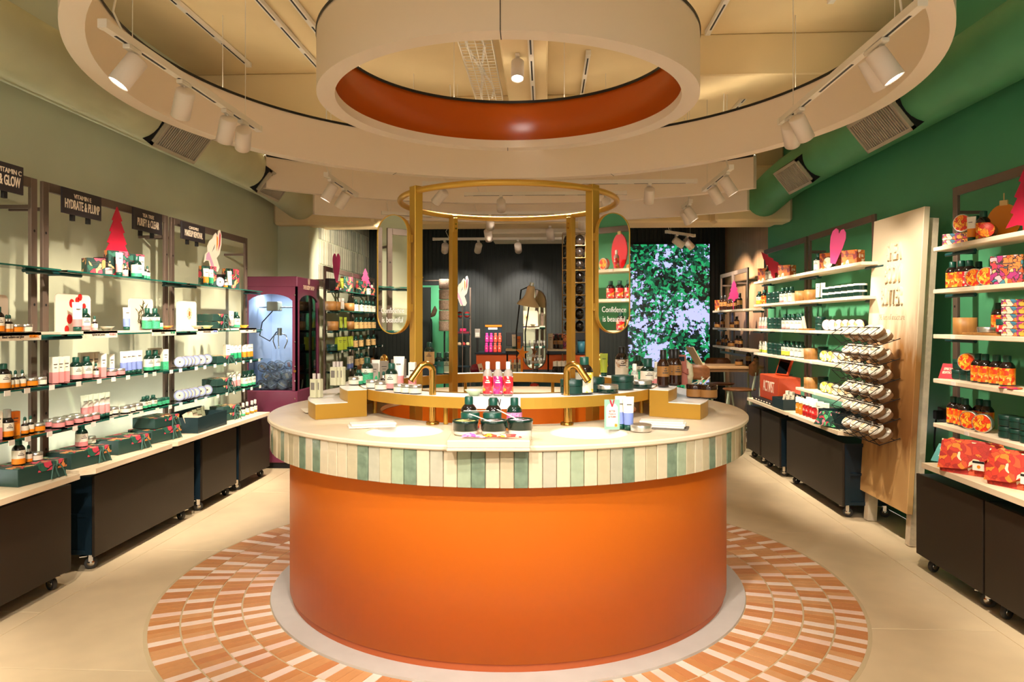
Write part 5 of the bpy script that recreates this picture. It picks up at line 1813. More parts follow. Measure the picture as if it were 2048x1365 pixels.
# worktop
root = thing('price_card', 'teal card reading gifts from 20 pounds', 'card', (2.33, yat(1880, 2.33), RW + 0.001), -math.radians(58))
part('panel', MB().box(-0.055, 0.055, -0.002, 0.002, 0, 0.13, mat('teal_card', '#4f9490', 0.5)), root, (0, 0, 0), (-0.75, 0, 0))
lettering('GIFTS FROM', 0.022, M_SIGNTXT, root, (0, 0.066, 0.074), (PI / 2 - 0.75, 0, 0), sx=0.62, spread=0.0006)
lettering('£20', 0.045, M_SIGNTXT, root, (-0.005, 0.036, 0.041), (PI / 2 - 0.75, 0, 0), sx=0.62, spread=0.001)
part('strut', MB().box(-0.01, 0.01, 0.05, 0.06, 0, 0.055, C_CARD), root)


def wrapped_pouch(label, u, X, rz):
    """cloth wrapped gift: slumped cushion shape with an overlapping flap and tag"""
    root = thing('wrapped_gift', label, 'wrapped gift', (X, yat(u, X), RW + 0.001), rz, 'cloth wrapped gifts')
    w, d, h = 0.15, 0.06, 0.17
    b = MB()
    prof = [(0.0, 1.0), (0.12, 1.06), (0.4, 1.08), (0.75, 1.0), (0.95, 0.92), (1.0, 0.8)]
    n = 20
    secs = []
    for q, s in prof:
        ring = []
        for i in range(n):
            a = 2 * PI * i / n
            ca, sa = math.cos(a), math.sin(a)
            ex = 0.45
            dy = d * (1.0 - 0.75 * q)
            ring.append((w * s * math.copysign(abs(ca) ** ex, ca), dy * math.copysign(abs(sa) ** ex, sa) + 0.03 * q, q * h + 0.012 * math.sin(3 * a) * q))
        secs.append(ring)
    for k in range(len(secs) - 1):
        b.add(secs[k] + secs[k + 1], [(i, (i + 1) % n, n + (i + 1) % n, n + i) for i in range(n)], P_NUTS, True)
    b.add(secs[-1], [tuple(range(n))], P_NUTS)
    b.add(secs[0], [tuple(reversed(range(n)))], P_NUTS)
    part('wrap', b, root)
    fl = MB().add([(-0.15, -0.064, 0.02), (-0.14, -0.025, 0.178), (0.15, -0.03, 0.172), (0.14, -0.05, 0.12), (-0.02, -0.072, 0.03)], [(0, 4, 3, 2, 1)], P_NUTS)
    part('flap', fl, root)
    tg = MB().box(0.03, 0.085, -0.078, -0.075, 0.035, 0.085, C_WHITEP)
    tg.box(0.03, 0.085, -0.0785, -0.0775, 0.073, 0.085, M_HOLE)
    tg.prism([(0.06 + 0.009 * math.cos(t * 0.785), 0.055 + 0.009 * math.sin(t * 0.785)) for t in range(8)], -0.0792, -0.0778, C_ORANGE)
    part('tag', tg, root)


wrapped_pouch('red nut printed cloth wrapped gift beside the teal card', 1944, 2.33, -math.radians(50))
wrapped_pouch('red nut printed cloth wrapped gift at the edge of view', 2045, 2.38, -math.radians(60))
root = thing('power_socket', 'black wall socket with plug beside the shea board', 'socket', (XR - 0.001, yat(1893, XR), 0.86), -PI / 2)
part('plate', MB().box(-0.09, 0.09, -0.012, 0, -0.05, 0.05, mat('socket_brown', '#3a3026', 0.5), bev=0.003), root)
part('plug', MB().box(-0.06, -0.01, -0.06, -0.012, -0.03, 0.03, M_HOLE, bev=0.005), root)
part('cable', MB().tube([(-0.035, -0.05, -0.03), (-0.05, -0.05, -0.12), (-0.08, -0.04, -0.22), (-0.07, -0.02, -0.4)], 0.006, 8, M_HOLE), root)

# mirrored bay: red goods
wh = 'in the mirrored bay'
def rp2(key, y, z, label, X=RX, rz=-1.3):
    put(key, (X, y, z + 0.0005), rz, label, 'red goods seen in the mirror')


z = RZ[0]
root = thing('bauble_cutout', 'red acrylic bauble cutout seen in the oval mirror', 'cutout', (2.53, 2.55, z + 0.001), -1.2)
part('panel', MB().prism([(0.11 * math.cos(2 * PI * i / 28), 0.16 + 0.16 * math.sin(2 * PI * i / 28)) for i in range(28)], -0.004, 0.004, mat('red_acrylic', '#d6141c', 0.15, coat=0.4)), root)
part('neck', MB().box(-0.02, 0.02, -0.006, 0.006, 0.31, 0.34, C_TAN), root)
rp2('tin_citrus', 2.45, z, 'red printed tin seen in the oval mirror', 2.44)
rp2('m_red', 2.58, z, 'red mist bottle seen in the oval mirror', 2.43)
rp2('g_purple', 2.76, z, 'bright flat carton seen in the oval mirror', 2.47)
rp2('b_red', 2.78, z + 0.038, 'red labelled bottle on a flat carton seen in the mirror', 2.49)
z = RZ[1]
for i, y in enumerate((2.5, 2.59, 2.68, 2.77, 2.86)):
    rp2('b_red', y, z, 'red labelled bottle, %s of five on the mirrored second shelf' % ORD[i])
z = RZ[2]
for i, y in enumerate((2.6, 2.7, 2.8)):
    rp2('b_red', y, z, 'red labelled bottle, %s of three on the mirrored third shelf' % ORD[i])

# bay behind the shea board
wh = 'on top shelf behind the shea board'
z = RZ[0]
rput('b_cream', 1636, z, 'cream labelled bottle ' + wh, FR, 2.34)
rput('g_amber', 1662, z, 'large orange gift carton behind the pink heart', -math.radians(60), 2.42, 'patterned gift boxes')
rput('g_amber', 1684, z, 'brown edged gift carton behind the pink heart', -math.radians(60), 2.45, 'patterned gift boxes')
rput('g_ambersmall', 1706, z, 'orange gift carton near the shea board', -math.radians(60), 2.38, 'patterned gift boxes')
rput('tub_cream', 1659, z, 'cream tub on edge ' + wh, FR, 2.33)
outline_thing('heart_cutout', 'pink heart cutout standing on the top shelf', 'cutout', [(x * 0.98 + zz * 0.2 - 0.03, zz * 1.03 - x * 0.2) for x, zz in HEART[1:]], 0.008, M_HEART, (2.42, yat(1672, 2.42), z + 0.001), -math.radians(35), tilt=0.0)
wh = 'on second shelf behind the shea board'
z = RZ[1]
rrow('bucket', [1604, 1622], z, 'round bentwood tub', wh)
rrow('t_white', [1637, 1646], z, 'tall white tube', wh)
for k in range(2):
    for i, u in enumerate(span(1650, 1727, 6)):
        rput('j_whitelid', u, z + 0.051 * k, 'white lidded dark tub, %s in the %s row %s' % (ORD[i], ('lower', 'upper')[k], wh), FR, 2.36)
wh = 'on third shelf behind the shea board'
z = RZ[2]
for k in range(2):
    rput('j_greentub', 1641, z + 0.061 * k, '%s dark green tub beside the pink tubs' % ('lower', 'upper')[k])
root = thing('serving_board', 'small wooden board with scoops ' + wh, 'board', (2.43, yat(1617, 2.43), z + 0.001), -1.4)
part('plank', MB().box(-0.09, 0.09, -0.05, 0.05, 0, 0.014, wm, bev=0.003), root)
part('scoop', MB().box(-0.02, 0.02, -0.004, 0.004, 0.012, 0.13, C_CREAM), root, (-0.05, 0, 0), (0.15, -0.1, 0))
rrow('tub_pink', [1657, 1669], z, 'pink lidded tub on edge', wh)
rrow('tub_cream', [1682, 1695, 1708, 1721], z, 'cream lidded tub on edge', wh)
wh = 'on fourth shelf behind the shea board'
z = RZ[3]
rput('bucket', 1622, z, 'round bentwood tub ' + wh)
for k in range(2):
    rput('j_greentub', 1646, z + 0.061 * k, '%s dark green tub %s' % (('lower', 'upper')[k], wh), FR, 2.42)
rrow('tub_yellow', [1657, 1669], z, 'yellow lidded tub on edge', wh, -0.02)
rrow('tub_cream', [1681, 1694, 1707, 1719], z, 'cream lidded tub on edge', wh, -0.02)
wh = 'on lowest shelf behind the shea board'
z = RZ[4]
rput('bucket', 1622, z, 'round bentwood tub ' + wh)
for k in range(2):
    rput('j_greentub', 1646, z + 0.061 * k, '%s dark green tub %s' % (('lower', 'upper')[k], wh), FR, 2.42)
rrow('tub_yellow', [1657, 1669], z, 'yellow lidded tub on edge', wh, -0.02)
rrow('tub_cream', [1681, 1694, 1707], z, 'cream lidded tub on edge', wh, -0.02)
wh = 'on the worktop behind the shea board'
goods('b_oil', [1597, 1604], 2.3, RW, 'white capped golden oil bottle', wh, FR, 'goods on the green wall shelves')
goods('b_oilred', [1611, 1617, 1623, 1630], 2.3, RW, 'front row red oil bottle', wh, FR, 'goods on the green wall shelves')
goods('b_oilred', [1616, 1623, 1631], 2.38, RW, 'back row red oil bottle', wh, FR, 'goods on the green wall shelves')
goods('c_cream', [1641, 1652], 2.38, RW, 'cream carton', wh, FR, 'goods on the green wall shelves')
open_box('dark teal open box near the shea board', 1702, 1664, 2.36, RW, 0.12, 1, False)
root = thing('printed_pouch', 'leaf and flower printed pouch hanging over the teal box', 'pouch', (2.25, yat(1660, 2.25), RW + 0.012), -math.radians(65))
P_POUCH = pattern_mat('pouch_print', ['#2f8a56', '#e8808a', '#1f4a40', '#57b070', '#c93a4a', '#173a34'], 30, 0.5, '#16332d', distort=2.4)
part('pouch_body', MB().add([(-0.12, -0.05, 0.0), (0.1, -0.05, 0.0), (0.1, 0.0, 0.12), (-0.09, 0.0, 0.11), (-0.12, 0.01, 0.0), (0.1, 0.01, 0.0)], [(0, 1, 2, 3), (1, 5, 2), (4, 0, 3), (5, 4, 3, 2), (4, 5, 1, 0)], P_POUCH), root)
open_box('dark teal box of pink and cream packets beside the orange case', 1590, 1567, 2.34, RW, 0.1, 1, True)
for i, u in enumerate((1568, 1576, 1584)):
    rput('c_pink', u, RW + 0.006, 'pink and cream packet, %s in the teal box beside the orange case' % ORD[i], FR, 2.38)

# bay above the orange case
wh = 'on top shelf above the orange case'
z = RZ[0]
rput('g_amber', 1533, z, 'yellow orange gift carton ' + wh, -math.radians(50), 2.4, 'patterned gift boxes')
rput('g_amber', 1562, z, 'brown gift carton behind ' + wh, -math.radians(50), 2.46, 'patterned gift boxes')
rput('g_ambersmall', 1574, z, 'orange gift carton in front ' + wh, -math.radians(55), 2.36, 'patterned gift boxes')
rrow('b_cream', [1545, 1553], z, 'cream labelled bottle', wh, -0.04)
tc3 = outline_thing('tree_cutout', 'red tree cutout leaning on top shelf above the orange case', 'cutout', [((x * 0.77 - zz * 0.64) * 0.8 + 0.06, (x * 0.64 + zz * 0.77) * 0.85) for x, zz in TREE], 0.008, M_TREE, (2.42, yat(1547, 2.42), z + 0.06), -math.radians(25), tilt=0.0)
part('stand', MB().box(-0.015, 0.015, 0.004, 0.03, -0.06, 0.06, M_TREE), tc3)
wh = 'on second shelf above the orange case'
z = RZ[1]
rput('b_yellow', 1519, z, 'yellow labelled bottle ' + wh)
rput('b_fruit', 1529, z, 'orange labelled bottle ' + wh)
SHW = {1: 'second', 2: 'third', 3: 'fourth'}
for q in (1, 2, 3):
    z = RZ[q]
    for k in range(2):
        for i, u in enumerate((1541, 1551, 1560) if q == 1 else (1543, 1553, 1562)):
            rput('j_greentub', u, z + 0.061 * k, 'dark green tub, %s in %s row on %s shelf above orange case' % (ORD[i], ('lower', 'upper')[k], SHW[q]), FR, 2.36)
    wq = 'on %s shelf above the orange case' % SHW[q]
    if q > 1:
        rrow('s_pink' if q == 2 else 's_lime', [1521, 1527, 1533], z, 'small clear spray bottle', wq)
        rrow('b_creampink' if q == 2 else 'b_yellow', [1570, 1578], z, '%s labelled bottle' % ('pink and cream' if q == 2 else 'yellow and cream'), wq)
        rrow('b_cream', [1587, 1596, 1603], z, 'cream labelled bottle', wq)
    else:
        rrow('b_creampink', [1567], z, 'pink and cream labelled bottle', wq)
        rrow('b_cream', [1576, 1585], z, 'cream labelled bottle', wq)
# the orange case with a tilted tablet
root = thing('orange_case', 'orange crate with tall cream lettering on the worktop', 'crate', (2.40, 7.46, RW + 0.03), -PI / 2)
part('case_body', MB().box(-0.3, 0.3, -0.1, 0.12, 0, 0.25, mat('case_orange', '#b8431a', 0.45), bev=0.005), root)
lettering('ACTIVIST', 0.16, M_SIGNTXT, root, (0.0, -0.1012, 0.13), (PI / 2, 0, 0), sx=0.55)
part('black_base', MB().box(-0.34, 0.34, -0.16, 0.12, -0.029, 0, M_HOLE), root)
for i in range(6):
    part('white_mark', MB().box(-0.25 + 0.09 * i, -0.2 + 0.09 * i, -0.1606, -0.16, -0.02, -0.008, C_CREAM), root)
root = thing('tablet_screen', 'tilted dark tablet in an orange frame on the crate', 'screen', (2.42, 7.42, RW + 0.2815), -PI / 2 + 0.3)
part('frame', MB().box(-0.1, 0.1, -0.012, 0.012, 0, 0.25, mat('case_orange', '#b8431a', 0.45), bev=0.003), root, (0, 0, 0.003), (-0.35, 0, 0))
part('screen', MB().box(-0.085, 0.085, -0.0135, -0.012, 0.015, 0.235, mat('tablet_black', '#0c1214', 0.1)), root, (0, 0, 0.003), (-0.35, 0, 0))
part('strut', MB().box(-0.01, 0.01, 0.03, 0.12, 0.0, 0.006, M_HOLE), root)

# ---------------------------------------------------------------- the shea board
xb, yb = onplane(1735, 1040, 0)
xn, yn = onplane(1822, 1094, 0)
bx = (xb + xn) / 2
bl = thing('product_board', 'tall leaning board lettered shea body butter with tub racks', 'display board', (bx, (yb + yn) / 2, 0), -PI / 2)
Wb = abs(yb - yn) / 2 + 0.035
LEAN = -math.radians(3.2)


def shea_mat():
    m = bpy.data.materials.new('shea_board')
    m.use_nodes = True
    nt = m.node_tree
    L = nt.links
    b = nt.nodes['Principled BSDF']
    b.inputs['Roughness'].default_value = 0.55
    tc = nt.nodes.new('ShaderNodeTexCoord')
    sp = nt.nodes.new('ShaderNodeSeparateXYZ')
    L.new(tc.outputs['Object'], sp.inputs[0])
    nz = nt.nodes.new('ShaderNodeTexNoise')
    nz.inputs['Scale'].default_value = 5.0
    nz.inputs['Detail'].default_value = 5
    mp = nt.nodes.new('ShaderNodeMapping')
    mp.inputs['Scale'].default_value = (2.2, 1, 0.5)
    L.new(tc.outputs['Object'], mp.inputs['Vector'])
    L.new(mp.outputs['Vector'], nz.inputs['Vector'])
    ma = nt.nodes.new('ShaderNodeMath')
    ma.operation = 'MULTIPLY_ADD'
    ma.inputs[1].default_value = 0.75
    L.new(nz.outputs['Fac'], ma.inputs[0])
    L.new(sp.outputs['Z'], ma.inputs[2])
    cr = nt.nodes.new('ShaderNodeValToRGB')
    cr.color_ramp.elements[0].position = 0.88 / 3
    cr.color_ramp.elements[0].color = (*hexc('#cfa468'), 1)
    cr.color_ramp.elements[1].position = 1.12 / 3
    cr.color_ramp.elements[1].color = (*hexc('#8a5a2a'), 1)
    e = cr.color_ramp.elements.new(1.62 / 3)
    e.color = (*hexc('#a8763e'), 1)
    e = cr.color_ramp.elements.new(1.95 / 3)
    e.color = (*hexc('#ead8b8'), 1)
    dv = nt.nodes.new('ShaderNodeMath')
    dv.operation = 'DIVIDE'
    dv.inputs[1].default_value = 3.0
    L.new(ma.outputs[0], dv.inputs[0])
    L.new(dv.outputs[0], cr.inputs['Fac'])
    L.new(cr.outputs['Color'], b.inputs['Base Color'])
    return m


ML = Matrix.Rotation(LEAN, 4, 'X')
part('board_panel', MB().box(-Wb, Wb, -0.06, -0.02, 0.22, 2.27, shea_mat(), ML, bev=0.003), bl)
M_POST = mat('whitewashed_timber', '#cdbda3', 0.65, noise=0.08, nscale=20, bump=0.2, bscale=80)
for s in (-1, 1):
    part('upright', MB().box(s * (Wb - 0.05) - 0.03, s * (Wb - 0.05) + 0.03, -0.02, 0.05, 0.005, 2.2, M_POST, ML), bl)
for zc in (0.35, 1.2, 2.1):
    part('cross_rail', MB().box(-Wb + 0.08, Wb - 0.08, -0.015, 0.03, zc - 0.03, zc + 0.03, M_POST, ML), bl)
for (s, z0, size) in (('SHEA', 1.98, 0.17), ('BODY', 1.82, 0.17), ('BUTTER', 1.66, 0.17)):
    p = ML @ Vector((0.0, -0.066, z0 + 0.02))
    lettering(s, size, mat('board_letters', '#e2d2b4', 0.5), bl, p, (PI / 2 + LEAN, 0, 0), depth=0.011, sx=0.5, spread=0.003)
p = ML @ Vector((0.0, -0.0612, 1.535))
lettering('96 hrs of moisture', 0.062, mat('board_print', '#b7a68a', 0.6), bl, p, (PI / 2 + LEAN, 0, 0), sx=0.8)
# wire racks with tilted tubs
tubm = mat('shea_tub_side', '#94704c', 0.4)
tb_ = MB().lathe([(0, -0.026), (0.046, -0.026), (0.05, -0.02), (0.05, 0.012)], 22, tubm)
tl_ = MB().lathe([(0.052, 0.008), (0.052, 0.022), (0.049, 0.026), (0.046, 0.025)], 22, C_WHITEP)
tl_.disc(0.046, 0.025, 22, P_SHEA)
reg('shea_tub', 'shea_tub', 'tub', [('tub_body', tb_), ('lid', tl_)])
for r in range(6):
    zc = 1.42 - 0.135 * r
    root = thing('wire_rack', 'dark wire rack, %s from the top on the shea board' % ORD[r], 'rack', (bx - 0.06, (yb + yn) / 2, zc), -PI / 2, 'wire racks on the shea board')
    for (yy, zz) in ((-0.125, 0.045), (-0.2, -0.01), (-0.03, -0.04), (-0.13, -0.075)):
        b = MB().tube([(-Wb + 0.02, yy, zz), (Wb - 0.08, yy, zz)], 0.003, 6, M_HOLE)
        part('long_wire', b, root)
    for i in range(5):
        x = -Wb + 0.02 + (2 * Wb - 0.1) * i / 4
        b = MB().tube([(x, 0.01, -0.03), (x, -0.13, -0.078), (x, -0.2, -0.01), (x, -0.125, 0.045)], 0.003, 6, M_HOLE)
        part('cross_wire', b, root)
    for c in range(4):
        for l in range(2):
            yy = yn + 0.02 + (abs(yb - yn) - 0.06) * (c + 0.5) / 4 + (0.0 if l == 0 else 0.03)
            q = Vector((bx - 0.06 - (0.118 if l == 0 else 0.055), yy, zc + (0.012 if l == 0 else -0.02)))
            put('shea_tub', q, 0, 'cream lidded shea tub, %s column, %s row, %s layer of the racks' % (ORD[c], ORD[r], ('front', 'rear')[l]), 'shea tubs in the wire racks', tilt=(math.radians(40), 0, -PI / 2 + 0.1))
# ---------------------------------------------------------------- goods on the wash counter
def arcpt(u, R, far=False):
    """counter-local point where picture column u meets the circle of radius R"""
    k = (u - 1017.0) / F
    # x = k (CD + y), x^2 + y^2 = R^2
    a = 1 + k * k
    b = 2 * k * k * CD
    c = k * k * CD * CD - R * R
    disc = max(0.0, b * b - 4 * a * c)
    y = (-b + (1 if far else -1) * math.sqrt(disc)) / (2 * a)
    return k * (CD + y), y


def cput(key, u, R, Z, label, rz=0.0, far=False, group='goods on the wash counter'):
    x, y = arcpt(u, R, far)
    px, py = cpt(x, y)
    return put(key, (px, py, Z + 0.0008), YAW + rz, label, group)


def cputxy(key, u, d, Z, label, rz=0.0, group='goods on the wash counter', tilt=None):
    x, y = atc(u, d)
    px, py = cpt(x, y)
    return put(key, (px, py, Z + 0.0008), YAW + rz, label, group, tilt)


Z1, Z2 = ZW + 0.083, ZS
for i, (u, R) in enumerate(((669, 0.93), (676, 0.93), (683, 0.92))):
    cput('perfume', u, R, Z2, 'slim clear perfume, %s of three on the upper gold step' % ORD[i], -0.35)
for i, u in enumerate((629, 638)):
    cput('perfume', u, 1.07, Z1, 'slim clear perfume, %s of two on the lower gold step' % ORD[i], -0.4)
RS = 0.79
sw = 'on the gold shelf beside the perfume display'
for key, u, R, d in (('j_cream', 709, 0.75, 'small cream jar'), ('b_smallgreen', 718, 0.8, 'small green bottle'), ('b_greenall', 735, 0.79, 'large bright green labelled bottle'),
                     ('t_green', 752, 0.77, 'tall white and green tube'), ('d_pink', 768, 0.8, 'small pink dropper'), ('b_pink', 784, 0.78, 'pink labelled green capped bottle'), ('t_pinkbig', 799, 0.74, 'upright pink and white tube'),
                     ('c_pink', 826, 0.76, 'tall pink and white carton')):
    cput(key, u, R, ZS, '%s %s' % (d, sw), -0.1)
for i, u in enumerate((745, 763, 801, 816, 832)):
    cput('j_cream', u, 0.835, ZS, 'silver lidded cream jar, %s along the gold shelf edge' % ORD[i], -0.1)
for i, u in enumerate((748, 768, 790, 804)):
    cput('c_grey', u, 0.77, ZS, 'grey card carton, %s along the far gold shelf' % ORD[i], 0.2, True)
cput('bowl_mint', 950, 0.8, ZS, 'small mint bowl on the gold shelf')
for i, (k, u) in enumerate((('m_red', 977), ('m_mag', 997.5), ('m_red', 1018))):
    cput(k, u, 0.79, ZS, '%s printed mist bottle on the gold shelf%s' % (('red', 'magenta', 'red')[i], ('', '', ' beside the magenta one, further right')[i]))
sw = 'on the gold shelf beside the brown bottles'
cput('b_banana', 1170, 0.81, ZS, 'yellow banana labelled bottle on the gold shelf')
cput('j_biggreen', 1146, 0.79, ZS, 'dark green tub behind the banana bottle')
cput('j_biggreen', 1187, 0.74, ZS, 'dark green tub beside the banana bottle')
cput('tin_flatgreen', 1216, 0.82, ZS, 'silver lidded green tin nearest the banana bottle')
cput('j_biggreen', 1246, 0.77, ZS, 'large dark green tub between two silver lidded tins')
cput('tin_flatgreen', 1284, 0.82, ZS, 'silver lidded green tin nearest the brown bottles')
cput('b_berry', 1296, 0.76, ZS, 'pink berry labelled dark bottle ' + sw)
cput('s_pink', 1313, 0.78, ZS, 'small pink spray bottle ' + sw)
cput('b_coco', 1243, 0.8, ZS, 'coconut labelled dark bottle on the far gold shelf', 0, True)
cput('s_clear', 1270, 0.78, ZS, 'small clear spray bottle on the far gold shelf', 0, False)
cput('b_greenall', 1276, 0.79, ZS, 'green bottle behind the clear spray on the far shelf', 0, True)
# riser with bottles on the far shelf
root = thing('riser_block', 'dark riser block on the far gold shelf', 'riser', (*cpt(*arcpt(858, 0.78, True)), ZS + 0.001), YAW)
part('block', MB().box(-0.05, 0.05, -0.04, 0.04, 0, 0.065, M_CABSIDE, bev=0.003), root)
cput('b_tan', 858, 0.78, ZS + 0.0665, 'tan labelled dark bottle on the far riser', 0, True)
cput('b_teal', 877, 0.79, ZS, 'teal labelled bottle on the far gold shelf', 0, True)
cput('b_sage', 893, 0.79, ZS, 'sage labelled bottle on the far gold shelf', 0, True)
cput('t_lime', 1207, 0.78, ZS, 'lime green tube on the far gold shelf', 0, True)
# brown bottles and jars on the stepped display
for i, (u, R) in enumerate(((1327, 0.915), (1344, 0.93), (1352, 0.955))):
    cput('b_brown', u, R, Z2, 'tall brown bottle with tan label, %s of three on the upper gold step' % ORD[i], 0.2)
x, y = arcpt(1366, 0.935)
root = thing('leather_pouch', 'dusty pink pouch with dark clasp behind the brown bottles', 'pouch', (*cpt(x, y + 0.06), Z2 + 0.001), YAW + 0.15)
M_DUSTY = mat('dusty_pink', '#b4695a', 0.6)
part('pouch_body', MB().add([(-0.035, -0.025, 0), (0.035, -0.025, 0), (0.035, 0.025, 0), (-0.035, 0.025, 0), (-0.03, -0.01, 0.17), (0.03, -0.01, 0.17), (0.03, 0.01, 0.17), (-0.03, 0.01, 0.17)],
                            [(0, 3, 2, 1), (4, 5, 6, 7), (0, 1, 5, 4), (1, 2, 6, 5), (2, 3, 7, 6), (3, 0, 4, 7)], M_DUSTY), root)
part('strap', MB().tube([(-0.03, -0.014, 0.13), (0.0, -0.026, 0.08), (0.035, -0.03, 0.06), (0.04, -0.01, 0.09)], 0.004, 6, M_DUSTY), root)
part('clasp', MB().box(-0.02, 0.02, -0.014, -0.01, 0.135, 0.16, M_CABSIDE), root)
root = thing('cream_puff', 'cream bath puff behind the pink pouch', 'puff', (*cpt(x + 0.045, y + 0.1), Z2 + 0.001), YAW)
part('puff_body', MB().lathe([(0.0, 0.0), (0.03, 0.004), (0.04, 0.05), (0.034, 0.11), (0.0, 0.14)], 16, mat('puff_cream', '#e9dcb8', 0.8, bump=0.6, bscale=50)), root)
for i, (u, R) in enumerate(((1391, 1.06), (1417, 1.1))):
    cput('j_brown', u, R, Z1, 'open brown jar with tan label, %s of two on the lower gold step' % ('nearer', 'further')[i], 0.3)
for i, (u, R, a) in enumerate(((1385, 1.04, 0.5), (1397, 1.05, 0.9), (1408, 1.06, 0.8))):
    x, y = arcpt(u, R)
    root = thing('wooden_spatula', 'thin pale spatula, %s of three lying across the brown jars' % ORD[i], 'spatula', (*cpt(x, y), Z1 + 0.077 + 0.004 * i), YAW + a)
    part('stick', MB().box(-0.055, 0.055, -0.004, 0.004, 0, 0.002, C_CREAM), root, (0.02, 0, 0.004), (0, -0.25 - 0.1 * i, 0))

# front ledge group
ZLd = ZW + 0.034
for i, (u, k) in enumerate(((940, 'b_fruit'), (989, 'b_red'), (1031, 'b_pinkscript'))):
    cputxy(k, u, -1.02, ZW + 0.001, 'green capped %s printed bottle standing behind the ledge' % ('orange', 'red', 'pink')[i])
for i, (u, m) in enumerate(((943, 'orange'), (987, 'red'), (1030, 'pink'))):
    cputxy('j_redtub', u, -1.135, (ZLd if u < 1028 else ZW + 0.002), 'green lidded %s tub behind the open butter tubs' % m)


def open_tub(label, u, d, butter, Z, foot=0.0):
    x, y = atc(u, d)
    root = thing('butter_tub', label, 'tub', (*cpt(x, y), Z + 0.001), YAW, 'open body butter tubs on the ledge')
    part('stand', MB().lathe([(0.045, -foot), (0.05, 0.003 - foot), (0.05, 0.016), (0.0, 0.017)], 28, mat('clear_stand', '#d8cdb8', 0.15)), root)
    part('tub_body', MB().lathe([(0.048, 0.017), (0.053, 0.02), (0.053, 0.046), (0.055, 0.047), (0.055, 0.06), (0.052, 0.06), (0.05, 0.052)], 32, C_BOTTLEGREEN), root)
    b = MB()
    n = 28
    rings = []
    for r, z in ((0.0502, 0.053), (0.035, 0.057), (0.018, 0.054), (0.0, 0.056)):
        rings.append((r, z))
    b.lathe(rings, n, butter)
    part('butter', b, root)
    part('scoop_mark', MB().lathe([(0.016, 0.0575), (0.008, 0.0585), (0.0, 0.0578)], 10, C_AMBER, Matrix.Translation((0.012, 0.012, 0)), sx=1.4, sy=0.5), root)


open_tub('open tub of yellow butter on the ledge', 934, -1.27, mat('butter_yellow', '#ecd07c', 0.5, bump=0.5, bscale=60), ZLd)
open_tub('open tub of rosy butter on the ledge', 990, -1.27, mat('butter_rose', '#e3cbc8', 0.5, bump=0.5, bscale=60), ZLd)
open_tub('open tub of lilac butter beside the ledge', 1043, -1.24, mat('butter_lilac', '#d8c2d6', 0.5, bump=0.5, bscale=60), ZLd, 0.032)
for i, (u, d, z, a, t) in enumerate(((946, -1.16, ZLd + 0.08, 0.05, 0.0), (955, -1.24, ZLd + 0.062, -0.5, 0.25), (1010, -1.24, ZLd + 0.075, -0.5, 0.35))):
    x, y = atc(u, d)
    root = thing('wooden_spatula', 'pale spatula, %s of three among the open butter tubs' % ORD[i], 'spatula', (*cpt(x, y), z), YAW + a)
    part('stick', MB().box(-0.055, 0.055, -0.004, 0.004, 0, 0.002, C_CREAM), root, (0.02, 0, 0.004), (0, t, 0))
for i, (u, m, w) in enumerate(((952, pattern_mat('sachet_pink', ['#d86ac0', '#e89ad4', '#c04aa8', '#f0c0e0'], 50, 0.3, '#c860b4', linew=0.03), 'pink'), (994, pattern_mat('sachet_orange', ['#e8541c', '#f4b02c', '#d8341c', '#f6d9a0'], 50, 0.3, '#e0481c', linew=0.03), 'orange'), (1023, pattern_mat('sachet_red', ['#d8342c', '#f0c8b4', '#e0603c', '#c42424'], 50, 0.3, '#d8342c', linew=0.03), 'red'))):
    x, y = atc(u, -1.372)
    root = thing('sachet', 'small %s sachet lying on the ledge' % w, 'sachet', (*cpt(x, y), ZLd + 0.001), YAW - 0.25)
    b = MB()
    n = 10
    top, bot = [], []
    for k in range(n + 1):
        q = k / n
        xx = -0.05 + 0.1 * q
        hw = 0.02 * (1 - 0.75 * q)
        zz = 0.012 * math.sin(PI * q) * (1 + 0.4 * math.sin(7 * q + i)) + 0.004
        top.append([(xx, -hw, 0.002 + 0.3 * zz), (xx, 0, zz + 0.006 * (1 - q)), (xx, hw, 0.003 + 0.6 * zz)])
    vs = [p for r in top for p in r]
    fs = []
    for k in range(n):
        for c in range(2):
            fs.append((k * 3 + c, (k + 1) * 3 + c, (k + 1) * 3 + c + 1, k * 3 + c + 1))
        fs.append((k * 3 + 2, (k + 1) * 3 + 2, (k + 1) * 3, k * 3))
    part('pouch', b.add(vs, fs, m, True), root)

# tag card, blue tubes, tin, towels
x, y = atc(1226, -0.92)
root = thing('tag_card', 'mint card with cream tag reading better than a satsuma', 'card', (*cpt(x, y), ZW + 0.002), YAW + 0.05)
W_, H_ = 0.072, 0.14
part('card', MB().box(-W_ / 2, W_ / 2, -0.002, 0.002, 0, H_, mat('mint_card', '#8fbfa4', 0.55)), root)
part('tag', MB().prism([(-0.027, 0.014), (0.027, 0.014), (0.027, 0.105), (0.016, 0.12), (-0.016, 0.12), (-0.027, 0.105)], -0.0035, -0.002, C_CREAM), root)
for t, zz in (('BETTER', 0.085), ('THAN A', 0.072), ('SATSUMA', 0.059)):
    lettering(t, 0.0115, mat('tag_red', '#c02038', 0.5), root, (0, -0.0038, zz), (PI / 2, 0, 0), 0.0002, 0.75, spread=0.0003)
part('ribbon', MB().prism([(-0.013, 0.139), (-0.006, 0.139), (0.001, 0.117), (0.006, 0.139), (0.012, 0.139), (0.003, 0.106), (-0.003, 0.106)], -0.0045, -0.0035, mat('ribbon_red', '#c41c34', 0.5)), root)
